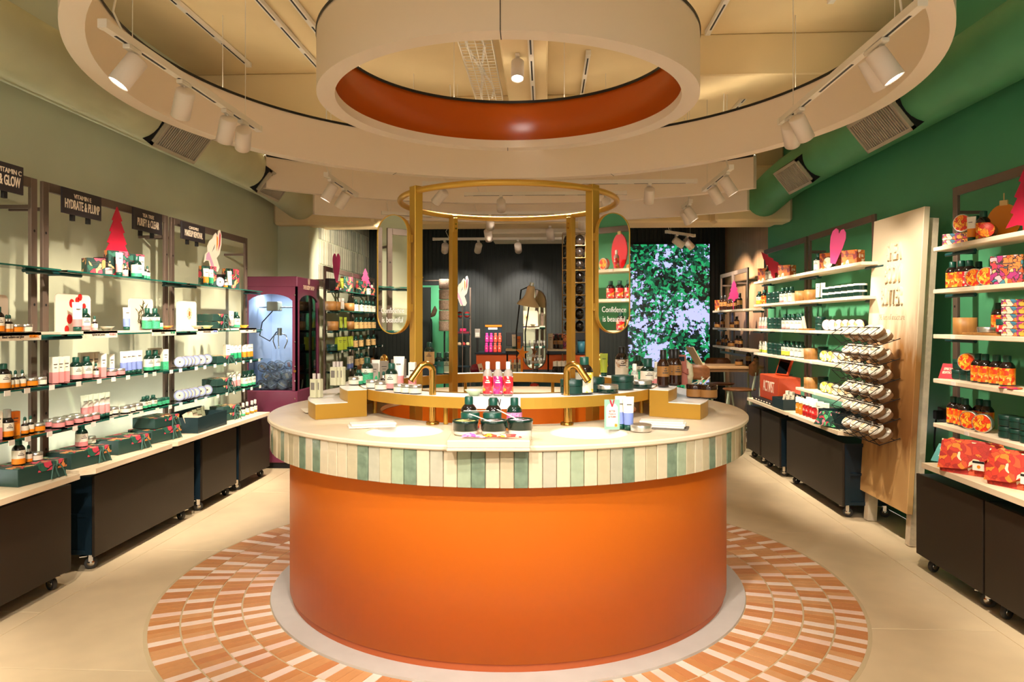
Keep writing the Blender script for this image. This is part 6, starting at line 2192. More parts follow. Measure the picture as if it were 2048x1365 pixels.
part('star', MB().prism([((0.011 if k % 2 == 0 else 0.005) * math.cos(k * PI / 8 + PI / 2) + 0.018, (0.011 if k % 2 == 0 else 0.005) * math.sin(k * PI / 8 + PI / 2) + 0.02) for k in range(16)], -0.0045, -0.0035, C_ORANGE), root)
cputxy('t_blue', 1243, -0.9, ZW + 0.001, 'blue banded tube directly behind the tag card', 0.1)
cputxy('t_blue', 1259, -0.93, ZW + 0.001, 'blue banded tube beside the silver tin', 0.1)
cputxy('tin_flat', 1284, -0.97, ZW + 0.001, 'round silver tin on the worktop in front of the blue tubes')


def towels(label, u, d, rz, n, dark):
    x, y = atc(u, d)
    root = thing('towel_stack', label, 'towels', (*cpt(x, y), ZW + 0.0015), YAW + rz)
    z = 0.0
    if dark:
        part('tray', MB().box(-0.125, 0.125, -0.06, 0.06, 0, 0.004, mat('slate_tray', '#6d655c', 0.5)), root)
        z = 0.0045
    for i in range(n):
        h = 0.009 + 0.003 * (i % 2)
        part('towel', MB().box(-0.11 + 0.004 * i, 0.11 - 0.003 * i, -0.05, 0.05, 0, h, mat('towel_white', '#efe6da', 0.9, bump=0.3, bscale=120), bev=0.003), root, (0.006 * (i % 2), 0.002 * i, z), (0, 0, 0.04 * (i - 1)))
        z += h
    return root


towels('folded white towels beside the perfume display', 745, -0.83, 0.32, 2, False)
towels('folded white towels on a slate tray beside the brown jars', 1325, -0.86, -0.3, 3, True)
root = thing('leaflet', 'cream leaflet with red print beside the perfume display', 'leaflet', (*cpt(*arcpt(628, 1.0, True)), ZW + 0.004), YAW + 0.6)
part('sheet', MB().box(-0.06, 0.06, -0.045, 0.045, 0, 0.001, C_CREAM), root, (0, 0, 0.012), (0.15, 0, 0))

# ---------------------------------------------------------------- plum claw machine
mx0, mx1, my0, my1, mz0, mz1 = -3.08, -2.53, 7.18, 7.9, 0.06, 1.97
cm = thing('claw_machine', 'plum claw machine filled with clear prize capsules', 'claw machine', ((mx0 + mx1) / 2, (my0 + my1) / 2, 0), 0)
hw, hd = (mx1 - mx0) / 2, (my1 - my0) / 2
wz0, wz1 = 0.8, 1.74
part('base_cabinet', MB().box(-hw, hw, -hd, hd, mz0, wz0, M_PURPLE, bev=0.008), cm)
part('foot_plinth', MB().box(-hw + 0.03, hw - 0.03, -hd + 0.03, hd - 0.03, 0, mz0, M_HOLE), cm)
part('roof', MB().box(-hw, hw, -hd, hd, wz1 + 0.12, mz1, M_PURPLE, bev=0.008), cm)


def arch_frame(w, side_l, side_r):
    """front panel outline pieces around an arched window, local x across, z up"""
    b = MB()
    b.prism([(-w, wz0), (-w + side_l, wz0), (-w + side_l, wz1), (-w, wz1)], -0.01, 0.01, M_PURPLE)
    b.prism([(w - side_r, wz0), (w, wz0), (w, wz1), (w - side_r, wz1)], -0.01, 0.01, M_PURPLE)
    n = 12
    x0, x1 = -w + side_l, w - side_r
    arch = [(x0 + (x1 - x0) * i / n, wz1 - 0.02 + 0.07 * math.sin(PI * i / n) ** 0.6) for i in range(n + 1)]
    for i in range(n):
        b.prism([arch[i], arch[i + 1], (arch[i + 1][0], wz1 + 0.125), (arch[i][0], wz1 + 0.125)], -0.01, 0.01, M_PURPLE)
    b.prism([(-w, wz1), (x0, wz1), (x0, wz1 + 0.125), (-w, wz1 + 0.125)], -0.01, 0.01, M_PURPLE)
    b.prism([(x1, wz1), (w, wz1), (w, wz1 + 0.125), (x1, wz1 + 0.125)], -0.01, 0.01, M_PURPLE)
    return b


part('front_frame', arch_frame(hw, 0.04, 0.05), cm, (0, -hd + 0.01, 0))
part('side_frame', arch_frame(hd, 0.07, 0.06), cm, (hw - 0.01, 0, 0), (0, 0, PI / 2))
part('side_panel', MB().box(-hw, -hw + 0.02, -hd + 0.02, hd, wz0, wz1 + 0.12, mat('machine_white', '#c9d4e6', 0.4)), cm)
part('back_panel', MB().box(-hw + 0.02, hw - 0.02, hd - 0.03, hd - 0.005, wz0, wz1 + 0.12, mat('machine_white', '#c9d4e6', 0.4)), cm)
part('front_glass', MB().box(-hw + 0.03, hw - 0.03, -hd + 0.012, -hd + 0.016, wz0, wz1 + 0.06, M_CLEAR), cm)
part('side_glass', MB().box(hw - 0.016, hw - 0.012, -hd + 0.03, hd - 0.03, wz0, wz1 + 0.06, M_CLEAR), cm)
part('lamp_housing', MB().box(-hw + 0.06, hw - 0.06, -0.03, 0.03, wz1 + 0.086, wz1 + 0.1, M_WHITE), cm)
part('interior_lamp', MB().add([(-hw + 0.06, -0.03, wz1 + 0.085), (-hw + 0.06, 0.03, wz1 + 0.085), (hw - 0.06, 0.03, wz1 + 0.085), (hw - 0.06, -0.03, wz1 + 0.085)], [(0, 1, 2, 3)], mat('machine_lamp', '#ffffff', 0.4, emit=(0.72, 0.86, 1.0), estr=55.0)), cm)
part('chute_panel', MB().box(-hw + 0.02, -hw + 0.2, -hd + 0.2, -hd + 0.205, wz0, wz0 + 0.32, M_CLEAR), cm)
part('gantry_rail', MB().tube([(-hw + 0.03, -0.05, 1.66), (hw - 0.03, -0.05, 1.66)], 0.008, 8, M_CHROME), cm)
part('carriage', MB().box(-0.14, -0.02, -0.12, 0.02, 1.62, 1.72, mat('carriage_beige', '#a39a7c', 0.5), bev=0.008), cm)
part('cable', MB().tube([(-0.1, -0.05, 1.62), (-0.2, -0.08, 1.5), (-0.22, -0.1, 1.36), (-0.12, -0.08, 1.3), (-0.05, -0.06, 1.4)], 0.006, 8, M_HOLE), cm)
cl = part('claw', MB().cyl(0.025, 1.36, 1.44, 14, M_CHROME, Matrix.Translation((-0.02, -0.06, 0))), cm)
for k in range(3):
    a = 2 * PI * k / 3
    ca, sa = math.cos(a), math.sin(a)
    part('claw_finger', MB().tube([(-0.02 + r * ca, -0.06 + r * sa, zz) for r, zz in ((0.02, 1.38), (0.07, 1.36), (0.085, 1.3), (0.05, 1.22))], 0.006, 6, M_CHROME), cl)
part('gold_strip', MB().box(0.06, 0.085, hd - 0.036, hd - 0.03, wz0, wz1, M_BRASS), cm)
for i in range(5):
    part('rivet', MB().cyl(0.007, 0, 0.004, 10, M_CHROME), cm, (hw - 0.022, -hd, (0.72, 0.9, 1.05, 1.3, 1.78)[i]), (PI / 2, 0, 0))
part('lock', MB().cyl(0.014, 0, 0.006, 14, M_BRASS), cm, (hw - 0.022, -hd, 1.0), (PI / 2, 0, 0))
M_LOGO = mat('machine_print', '#eccfb2', 0.5)
lettering('THE BODY SHOP', 0.062, M_LOGO, cm, (hw + 0.0012, 0.0, 1.865), (PI / 2, 0, PI / 2), sx=0.75, spread=0.0006)
lg = MB()
for s in (-1, 1):
    lg.prism([(s * 0.008, 0.0), (s * 0.022, 0.01), (s * 0.028, 0.045), (s * 0.018, 0.07), (s * 0.01, 0.045)] if s > 0 else [(-0.01, 0.045), (-0.018, 0.07), (-0.028, 0.045), (-0.022, 0.01), (-0.008, 0.0)], -0.001, 0.001, M_LOGO)
lg.tube([(0.022 * math.cos(PI + t * PI / 12), 0, -0.005 + 0.03 * math.sin(PI + t * PI / 12)) for t in range(13)], 0.0015, 5, M_LOGO)
part('emblem', lg, cm, (hw + 0.002, 0.0, 1.9), (0, 0, PI / 2))
# capsules
cap_shell = MB().lathe([(0.052 * math.sin(PI * i / 12), -0.052 * math.cos(PI * i / 12)) for i in range(13)], 20, glass_mat('capsule_clear', '#e4edf6', 1.3, frost=0.22))
cap_band = MB().lathe([(0.0528, -0.003), (0.0528, 0.003)], 20, mat('capsule_band', '#c3d2e4', 0.2))
cont = [mat('prize_%d' % i, c, 0.4) for i, c in enumerate(['#c08a4c', '#1f3a40', '#e0c9a0', '#2a2a2e', '#3a7a6a', '#c2552c'])]
ms, mbnd = cap_shell.mesh('shell'), cap_band.mesh('seam')
mcont = [MB().cyl(0.016, -0.028, 0.028, 12, c).mesh('prize') for c in cont]
rc = random.Random(4)
cx0, cy0 = (mx0 + mx1) / 2, (my0 + my1) / 2
ci = 0
CW = ['front', 'second', 'third', 'fourth', 'fifth', 'back']
for lay in range(3):
    for iy in range(6):
        for ix in range(3 if lay < 2 else 2):
            if lay == 2 and iy % 2:
                continue
            px = cx0 - 0.12 + 0.107 * ix + (0.05 if lay % 2 else 0) + rc.uniform(-0.008, 0.008)
            py = my0 + 0.085 + 0.112 * iy + rc.uniform(-0.006, 0.006)
            if px > mx1 - 0.075:
                px = mx1 - 0.076
            pz = wz0 + 0.054 + 0.09 * lay
            root = thing('prize_capsule', 'clear prize capsule, %s rank, %s across, %s layer in the plum machine' % (CW[iy], ORD[ix], ORD[lay]), 'capsule', (px, py, pz), rc.uniform(0, 6), 'clear prize capsules in the machine')
            part('shell', ms, root)
            part('seam', mbnd, root, rot=(0.5, 0.3, 0))
            part('prize', mcont[ci % 6], root, rot=(rc.uniform(-1, 1), rc.uniform(-1, 1), 0))
            ci += 1

# ---------------------------------------------------------------- shelving behind the plum machine
BLX = -2.45
for i, (ua, ub) in enumerate(((650, 704), (706, 750))):
    y0, y1 = yat(ua, BLX), yat(ub, BLX)
    wq = ('beside the plum machine', 'before the dark wall corner')[i]
    frame('bronze back shelving frame ' + wq, -1, y0, y1, BLX, 2.13, wx=XL2)
    for k, zz in enumerate((1.86, 1.63, 1.41, 1.18, 0.95)):
        shelf('back glass shelf, %s from top %s' % (ORD[k], wq), -1, y0, y1 - 0.02, zz, -2.3, -2.44, True, 'glass shelves at the back of the shop', 3 if k > 2 else 0)
BX = -2.36


def brow(key, us, z, desc, where, dx=0.0):
    goods(key, us, BX, z, desc, where, FL, 'goods on the back shelves', dx=dx)


wq = 'on top back shelf'
for key, us, d in (('g_black', [660], 'dark gift carton'), ('g_leafsmall', [668], 'leaf printed carton'), ('gift_bag', [693], 'leaf printed gift bag'), ('t_lime', [683], 'lime green tube'), ('tin_flat', [680], 'pale flat tin'), ('g_leaf', [722], 'large leaf printed carton'), ('g_leafsmall', [740], 'leaf printed carton by the pink arrow'), ('b_cream', [736], 'cream labelled bottle'), ('t_white', [744], 'white tube')):
    brow(key, us, 1.86, d, wq)
outline_thing('heart_cutout', 'slim pink cutout on the top back shelf', 'cutout', [(x * 0.75, zz * 1.15) for x, zz in HEART], 0.008, M_HEART, (BX - 0.03, yat(678, BX), 1.935), math.radians(20))
part('stand', MB().box(-0.012, 0.012, 0.004, 0.02, -0.073, 0.06, M_HEART), [o for o in bpy.data.objects if o.name.startswith('heart_cutout')][-1])
to = outline_thing('tree_cutout', 'small pink arrow shaped tree cutout on the top back shelf', 'cutout', [(x * 0.9, zz * 0.8) for x, zz in TREE], 0.008, M_HEART, (BX - 0.03, yat(735, BX), 1.93), math.radians(30))
part('stand', MB().box(-0.012, 0.012, 0.004, 0.02, -0.068, 0.06, M_HEART), to)
for k, zz in ((1, 1.63), (2, 1.41)):
    wq = 'on %s back shelf' % ('second', 'third')[k - 1]
    brow('bucket', [661, 670, 699] if k == 1 else [665, 697], zz, 'round bentwood tub of tubes', wq)
    brow('t_white' if k == 1 else 't_lime', [680, 685] if k == 1 else [683, 690], zz, '%s tube' % ('white' if k == 1 else 'lime'), wq)
    brow('b_tan' if k == 2 else 'b_cream', [712, 722, 731, 738, 746], zz, '%s labelled bottle' % ('tan' if k == 2 else 'cream'), wq)
wq = 'on fourth back shelf'
brow('c_limebox', [677, 685], 1.18, 'lime green carton', wq)
brow('t_lime', [693, 699, 704], 1.18, 'lime tube', wq)
brow('j_biggreen', [664], 1.18, 'green lidded tub', wq)
brow('b_tan', [711, 722, 737, 746], 1.18, 'tan labelled bottle', wq)
wq = 'on lowest back shelf'
brow('b_tan', [713, 722, 733], 0.95, 'tan labelled bottle', wq)
brow('c_blue', [697, 703], 0.95, 'blue banded carton', wq)


# ---------------------------------------------------------------- tables and stools at the back
M_TABLE = wood_mat('table_oak', '#b98f5e', '#c9a070', 2.0, 0.5, axis=0)
M_LEGS = mat('pale_green_steel', '#b9c4a8', 0.45)
M_CHAIRW = wood_mat('chair_walnut', '#6f4320', '#8a5730', 2.0, 0.45, axis=0)


def table(label, x0, x1, y0, y1, z):
    root = thing('high_table', label, 'table', ((x0 + x1) / 2, (y0 + y1) / 2, 0), 0, 'high oak tables at the back')
    w, d = (x1 - x0) / 2, (y1 - y0) / 2
    part('table_top', MB().box(-w, w, -d, d, z - 0.03, z, M_TABLE, bev=0.004), root)
    part('apron', MB().box(-w + 0.06, w - 0.06, -d + 0.06, d - 0.06, z - 0.07, z - 0.03, M_TABLE), root)
    for sx in (-1, 1):
        for sy in (-1, 1):
            part('leg', MB().cyl(0.014, 0, z - 0.03, 10, M_LEGS), root, (sx * (w - 0.05), sy * (d - 0.05), 0))


def stool(label, x, y, rz, seat=0.66):
    root = thing('bar_chair', label, 'chair', (x, y, 0), rz, 'walnut chairs with pale green legs')
    part('seat', MB().lathe([(0.0, seat - 0.02), (0.17, seat - 0.02), (0.19, seat - 0.008), (0.185, seat), (0.0, seat - 0.004)], 24, M_CHAIRW), root)
    for sx in (-1, 1):
        for sy in (-1, 1):
            part('leg', MB().tube([(sx * 0.11, sy * 0.11, seat - 0.02), (sx * 0.15, sy * 0.15, seat * 0.5), (sx * 0.2, sy * 0.2, 0.0)], 0.013, 8, M_LEGS), root)
    part('foot_ring', MB().tube([(0.17 * math.cos(2 * PI * i / 20), 0.17 * math.sin(2 * PI * i / 20), 0.28) for i in range(20)], 0.008, 6, M_LEGS, closed=True), root)
    b = MB()
    n = 12
    vs, fs = [], []
    for j, zz in enumerate((0.0, 0.03, 0.13, 0.17)):
        for i in range(n + 1):
            a = -0.95 + 1.9 * i / n
            k = (0.8, 1.0, 1.0, 0.75)[j]
            vs.append((0.2 * math.sin(a * k), 0.2 * math.cos(a * k), seat + 0.16 + zz))
    for j in range(3):
        for i in range(n):
            p = j * (n + 1) + i
            fs.append((p, p + 1, p + n + 2, p + n + 1))
    m2 = len(vs)
    vs += [(x_ * 1.07, y_ * 1.07, z_) for x_, y_, z_ in vs]
    fs += [tuple(reversed([q + m2 for q in f_])) for f_ in fs]
    for i in range(n):
        fs.append((i, m2 + i, m2 + i + 1, i + 1))
        t = 3 * (n + 1) + i
        fs.append((t, t + 1, m2 + t + 1, m2 + t))
    part('backrest', b.add(vs, fs, M_CHAIRW, True), root)
    for s in (-1, 1):
        part('back_post', MB().tube([(s * 0.1, 0.15, seat - 0.01), (s * 0.1, 0.185, seat + 0.2)], 0.01, 8, M_LEGS), root)
    return root


tz = zat(734, 2.2, 8.7)
table('high oak table in front of the leafy screen', aty(1386, 8.9), 2.66, 8.75, 9.35, tz)
stool('walnut chair tucked behind the high table by the screen', aty(1440, 9.75), 9.75, 0.0, 0.68)
stool('walnut chair at the near side of the high table', 1.8, 8.46, 2.6, 0.68)
stool('walnut chair with round back beside the orange crate', 2.28, 8.5, -1.9, 0.72)
table('high oak table in front of the back shelving', -2.22, aty(745, 8.9), 8.7, 9.2, zat(747, -1.9, 8.8))
stool('walnut chair behind the table near the back shelving', aty(728, 9.6), 9.55, 0.2, 0.68)
stool('walnut chair at the table end beside the plum machine', -2.0, 8.35, 1.9, 0.66)
root = thing('angled_board', 'thin pale board propped on the high table', 'board', (aty(1391, 9.0) + 0.05, 9.0, tz + 0.001), 0)
part('board_panel', MB().box(-0.1, 0.1, -0.006, 0.006, 0, 0.26, C_CARD), root, (0, 0, 0.006), (0.55, 0.0, -1.3))
part('prop', MB().box(-0.02, 0.06, -0.02, 0.02, 0, 0.03, C_CARD), root)
for i, (u, k) in enumerate(((1478, 'j_brown'), (1497, 'b_brown'), (1512, 'b_brownsmall'))):
    put(k, (aty(u, 8.95), 8.95, tz + 0.001), 0, 'brown %s, %s on the high table by the screen' % ('jar' if k == 'j_brown' else 'bottle', ORD[i]), 'brown goods near the screen')
put('j_cream', (-2.1, 8.9, zat(747, -1.9, 8.8) + 0.001), 0, 'cream jar on the table before the back shelving', 'goods on the back shelves')
put('t_blue', (-2.17, 8.95, zat(747, -1.9, 8.8) + 0.001), 0, 'blue banded tube on the table before the back shelving', 'goods on the back shelves')

# brown goods shelving on the oak wall
OX = 2.52
y0, y1 = yat(1495, OX), yat(1440, OX)
ym = yat(1465, OX)
frame('dark steel frame on the oak wall, section nearer the green wall', 1, y0, ym, OX, zat(535, OX, y0), wx=XR, z0=1.06)
frame('dark steel frame on the oak wall, section nearer the screen', 1, ym + 0.01, y1, OX, zat(535, OX, y0), wx=XR, z0=1.06)
OZ = [zat(622, 2.35, yat(1430, 2.35)), zat(656, 2.35, yat(1430, 2.35)), zat(691, 2.35, yat(1430, 2.35))]
for k, zz in enumerate(OZ):
    shelf('pale shelf of brown goods, %s from the top on the oak wall' % ORD[k], 1, yat(1503, 2.36), yat(1428, 2.36), zz, 2.34, 2.515, False, 'pale shelves on the oak wall', 3)
    wq = 'on %s shelf of the oak wall' % ORD[k]
    for key, us in ((('b_brown', [1444, 1450, 1479]), ('b_brownsmall', [1458, 1466, 1472])) if k == 0 else (('b_brownsmall', [1445, 1473]), ('j_brown', [1436, 1466])) if k == 1 else (('b_brownsmall', [1447, 1453, 1474, 1481]), ('j_brown', [1440, 1463]))):
        goods(key, us, 2.43, zz, 'brown %s' % ('jar' if key == 'j_brown' else ('tall bottle' if key == 'b_brown' else 'short bottle')), wq, FR, 'brown goods near the screen')
put('g_amber', (2.47, yat(1443, 2.47), OZ[0] + 0.001), -1.0, 'orange gift carton on the oak wall shelf', 'patterned gift boxes')
to = outline_thing('tree_cutout', 'small pink tree cutout on the oak wall shelf', 'cutout', [(x * 0.8, zz * 0.75) for x, zz in TREE], 0.008, M_HEART, (2.40, yat(1468, 2.4), OZ[0] + 0.11), -0.4)
part('stand', MB().box(-0.012, 0.012, 0.004, 0.02, -0.108, 0.06, M_HEART), to)

# ---------------------------------------------------------------- leafy video screen
def screen_mat():
    m = bpy.data.materials.new('leafy_video')
    m.use_nodes = True
    nt = m.node_tree
    L = nt.links
    b = nt.nodes['Principled BSDF']
    b.inputs['Base Color'].default_value = (0.01, 0.01, 0.01, 1)
    b.inputs['Roughness'].default_value = 0.4
    tc = nt.nodes.new('ShaderNodeTexCoord')
    def noise(scale, det, off):
        mp = nt.nodes.new('ShaderNodeMapping')
        mp.inputs['Location'].default_value = (off, off * 0.5, off * 1.7)
        L.new(tc.outputs['Object'], mp.inputs['Vector'])
        n = nt.nodes.new('ShaderNodeTexNoise')
        n.inputs['Scale'].default_value = scale
        n.inputs['Detail'].default_value = det
        n.inputs['Roughness'].default_value = 0.6
        L.new(mp.outputs['Vector'], n.inputs['Vector'])
        return n
    v = nt.nodes.new('ShaderNodeTexVoronoi')
    v.inputs['Scale'].default_value = 22
    nd = noise(6, 3, 2.0)
    ad = nt.nodes.new('ShaderNodeVectorMath')
    ad.operation = 'MULTIPLY_ADD'
    ad.inputs[1].default_value = (0.25, 0.25, 0.25)
    L.new(nd.outputs['Color'], ad.inputs[0])
    L.new(tc.outputs['Object'], ad.inputs[2])
    L.new(ad.outputs['Vector'], v.inputs['Vector'])
    leaf = nt.nodes.new('ShaderNodeValToRGB')
    leaf.color_ramp.interpolation = 'CONSTANT'
    for i, (p, c) in enumerate(((0.0, '#03100c'), (0.3, '#0a4a34'), (0.5, '#0f7a48'), (0.66, '#07231c'), (0.8, '#1f9a5c'))):
        e = leaf.color_ramp.elements[i] if i < 2 else leaf.color_ramp.elements.new(p)
        e.position = p
        e.color = (*hexc(c), 1)
    sp = nt.nodes.new('ShaderNodeSeparateColor')
    L.new(v.outputs['Color'], sp.inputs['Color'])
    L.new(sp.outputs['Red'], leaf.inputs['Fac'])
    n1 = noise(17, 5, 0.0)
    n2 = noise(1.6, 1, 5.0)
    sm = nt.nodes.new('ShaderNodeMath')
    sm.operation = 'MULTIPLY_ADD'
    sm.inputs[1].default_value = 0.7
    L.new(n2.outputs['Fac'], sm.inputs[0])
    L.new(n1.outputs['Fac'], sm.inputs[2])
    gt = nt.nodes.new('ShaderNodeMapRange')
    gt.inputs['From Min'].default_value = 0.89
    gt.inputs['From Max'].default_value = 0.93
    L.new(sm.outputs[0], gt.inputs['Value'])
    mix = nt.nodes.new('ShaderNodeMix')
    mix.data_type = 'RGBA'
    L.new(gt.outputs['Result'], mix.inputs[0])
    L.new(leaf.outputs['Color'], mix.inputs[6])
    mix.inputs[7].default_value = (*hexc('#b6b9f4'), 1)
    L.new(mix.outputs[2], b.inputs['Emission Color'])
    b.inputs['Emission Strength'].default_value = 1.0
    m.cycles.emission_sampling = 'NONE'
    return m


sx0, sx1 = aty(1256, YB - 0.06), aty(1419, YB - 0.06)
root = thing('video_wall', 'tall video screen showing sunlit green leaves', 'screen', ((sx0 + sx1) / 2, YB - 0.045, 0.25), 0)
ww = (sx1 - sx0) / 2
hh = zat(489, 2.0, YB - 0.06) - 0.25
part('screen', MB().box(-ww, ww, -0.022, -0.02, 0, hh, screen_mat()), root)
part('bezel', MB().box(-ww - 0.03, ww + 0.03, -0.02, 0.02, -0.03, hh + 0.03, M_HOLE), root)

# ---------------------------------------------------------------- green lit doorway, wicker tower and till at the back wall
gx0, gx1 = aty(826, YB - 0.05), aty(915, YB - 0.05)
root = thing('green_panel', 'bright green lit panel with a dark sliding door', 'panel', ((gx0 + gx1) / 2, YB - 0.022, 0), 0)
gw = (gx1 - gx0) / 2
part('green_face', MB().box(-gw, gw, -0.03, 0.0, 0.02, zat(571, 0, YB), mat('emerald_panel', '#4fae78', 0.5)), root)
part('dark_door', MB().box(-gw - 0.02, -gw + (aty(863, YB) - gx0), -0.06, -0.031, 0.02, zat(575, 0, YB), M_DARKWALL), root)
part('door_handle', MB().tube([(-gw + (aty(864, YB) - gx0), -0.062, 1.55), (-gw + (aty(866, YB) - gx0), -0.1, 1.5), (-gw + (aty(866, YB) - gx0), -0.1, 1.2), (-gw + (aty(864, YB) - gx0), -0.062, 1.15)], 0.01, 8, M_HOLE), root)

# wicker tower on hooks with wooden shelf rack beyond
wx_, wy_ = aty(889, 10.0), 10.0
root = thing('wicker_basket_tower', 'tall wicker cylinder hung with baskets near the green panel', 'wicker display', (wx_, wy_, zat(663, wx_, wy_)), 0)
M_WICK = mat('wicker', '#a58d78', 0.7, noise=0.25, nscale=60, bump=0.9, bscale=90)
hwk = (663 - 558) * wy_ / F
for k in range(5):
    z0 = hwk * k / 5
    part('basket', MB().lathe([(0.0, z0 + 0.004), (0.072, z0 + 0.004), (0.08, z0 + hwk * 0.03), (0.077, z0 + hwk * 0.1), (0.081, z0 + hwk * 0.17), (0.078, z0 + hwk / 5 - 0.003), (0.0, z0 + hwk / 5 - 0.004)], 20, M_WICK), root)
part('pole', MB().cyl(0.012, -zat(663, wx_, wy_) + 0.0, 0.0, 10, M_HOLE), root)
part('side_basket', MB().lathe([(0.0, 0), (0.05, 0.004), (0.09, 0.05), (0.085, 0.05), (0.0, 0.02)], 18, M_WICK), root, (-0.12, 0, hwk * 0.35), (0, -1.2, 0))
part('bar', MB().tube([(-0.42, 0.1, hwk - 0.02), (0.05, 0.0, hwk - 0.02)], 0.01, 8, M_STEEL), root)
# display rack behind the gold post
rx0, rx1 = aty(914, 10.2), aty(940, 10.2)
root = thing('back_display_rack', 'narrow rack of sponges and gifts behind the gold post', 'rack', ((rx0 + rx1) / 2, 10.25, 0), 0)
rwid = (rx1 - rx0) / 2
for s in (-1, 1):
    part('post', MB().box(s * rwid - 0.01, s * rwid + 0.01, -0.01, 0.01, 0, 2.0, M_STEEL), root)
for k, vv in enumerate((636, 668, 692, 733)):
    zz = zat(vv, 0, 10.2)
    part('rack_shelf', MB().box(-rwid, rwid, -0.14, 0.1, zz - 0.012, zz, M_CABSIDE), root)
PR = [mat('sponge_red', '#b03a3a', 0.7, noise=0.3, nscale=40), mat('sponge_teal', '#2f6a68', 0.7, noise=0.3, nscale=40), mat('tray_pink', '#d8306a', 0.4), mat('sponge_cream', '#d9c09a', 0.7)]
for i in range(2):
    t = thing('bath_sponge', '%s round red and teal sponge on the narrow rack' % ('left', 'right')[i], 'sponge', ((rx0 + rx1) / 2 - 0.05 + 0.1 * i, 10.2, zat(636, 0, 10.2) + 0.001), i)
    part('sponge_body', MB().lathe([(0.045 * math.sin(PI * k / 8), 0.045 - 0.045 * math.cos(PI * k / 8)) for k in range(9)], 14, PR[0]), t)
    part('band', MB().lathe([(0.0458, 0.035), (0.0458, 0.06)], 14, PR[1]), t)
t = thing('pink_tray', 'pink gift tray on the narrow rack', 'tray', ((rx0 + rx1) / 2, 10.2, zat(668, 0, 10.2) + 0.001), 0)
part('tray_body', MB().box(-0.085, 0.085, -0.06, 0.06, 0, 0.03, mat('maroon_tray', '#7a2430', 0.4), bev=0.004), t)
part('pink_pack', MB().box(-0.05, 0.04, -0.055, 0.04, 0.03, 0.075, PR[2], bev=0.01), t)
for i in range(3):
    t = thing('bath_brush', 'dark bath brush, %s on the narrow rack' % ORD[i], 'brush', ((rx0 + rx1) / 2 - 0.06 + 0.06 * i, 10.2, zat(692, 0, 10.2) + 0.001), 0.3)
    part('brush_head', MB().lathe([(0.0, 0.0), (0.024, 0.004), (0.028, 0.025), (0.02, 0.045), (0.0, 0.05)], 12, PR[0] if i == 1 else PR[3]), t)
    part('knob', MB().cyl(0.01, 0.05, 0.075, 8, M_CABSIDE), t)
dove('white dove cutout behind the gold post', (aty(925, 9.9), 9.9, zat(612, 0, 9.9)), 0.0, 1.35)
dv2 = [o for o in bpy.data.objects if o.name.startswith('dove_cutout')][-1]
part('stand_pole', MB().cyl(0.006, -zat(612, 0, 9.9), 0.02, 8, M_STEEL), dv2)

# till counter with orange front panel, bright pink and orange bottles
kx0, kx1 = aty(952, 9.2), aty(1200, 9.2)
root = thing('till_counter', 'dark teal till counter with orange upper front', 'counter', ((kx0 + kx1) / 2, 9.55, 0), 0)
kw = (kx1 - kx0) / 2
ktz = zat(706, 0, 9.3)
part('body', MB().box(-kw, kw, -0.3, 0.35, 0.0, ktz - 0.22, mat('till_teal', '#16383c', 0.45), bev=0.004), root)
part('orange_front', MB().box(-kw, kw, -0.32, 0.35, ktz - 0.22, ktz - 0.02, mat('till_orange', '#cf5a1c', 0.45)), root)
part('top', MB().box(-kw - 0.02, kw + 0.02, -0.34, 0.37, ktz - 0.02, ktz, M_CABSIDE, bev=0.004), root)
root = thing('bottle_stand', 'stepped stand with header board on the till counter', 'stand', (aty(986, 9.35), 9.4, ktz + 0.001), 0)
part('backboard', MB().box(-0.11, 0.11, 0.05, 0.06, 0, 0.36, M_CABSIDE), root)
part('header', MB().box(-0.11, 0.11, 0.04, 0.049, 0.335, 0.36, M_ORANGE), root)
part('header_card', MB().box(-0.07, 0.05, 0.046, 0.05, 0.3, 0.325, C_WHITEP), root)
part('step', MB().box(-0.11, 0.11, -0.02, 0.05, 0, 0.128, M_CABSIDE), root)
pinkc = [mat('shocking_pink', '#d8308a', 0.4), mat('coral_red', '#e8503c', 0.4)]
for k in range(2):
    bottle('till_%d' % k, 0.125, 0.024, pinkc[k], pinkc[k], pinkc[k], pinkc[k], printm=C_WHITEP, capr=0.7)
for r in range(2):
    for c in range(4):
        put('till_%d' % (c // 2), (aty(986, 9.35) - 0.085 + 0.057 * c, 9.4 - (0.05 if r == 0 else -0.015), ktz + 0.002 + 0.128 * r), 0, '%s bottle, %s in the %s row on the till counter' % (('pink', 'coral')[c // 2], ORD[c % 2], ('lower', 'upper')[r]), 'pink and coral bottles on the till')
root = thing('card_reader', 'small card reader with keypad on a stand by the till', 'card reader', (aty(955, 9.4), 9.4, ktz + 0.001), 0)
part('stem', MB().cyl(0.012, 0, 0.2, 10, M_HOLE), root)
part('terminal', MB().box(-0.035, 0.035, -0.015, 0.015, 0.19, 0.31, C_GREY, bev=0.004), root, (0, 0, 0))
for i in range(9):
    part('key', MB().box(-0.025 + 0.018 * (i % 3), -0.012 + 0.018 * (i % 3), -0.018, -0.015, 0.21 + 0.018 * (i // 3), 0.222 + 0.018 * (i // 3), C_CREAM), root)

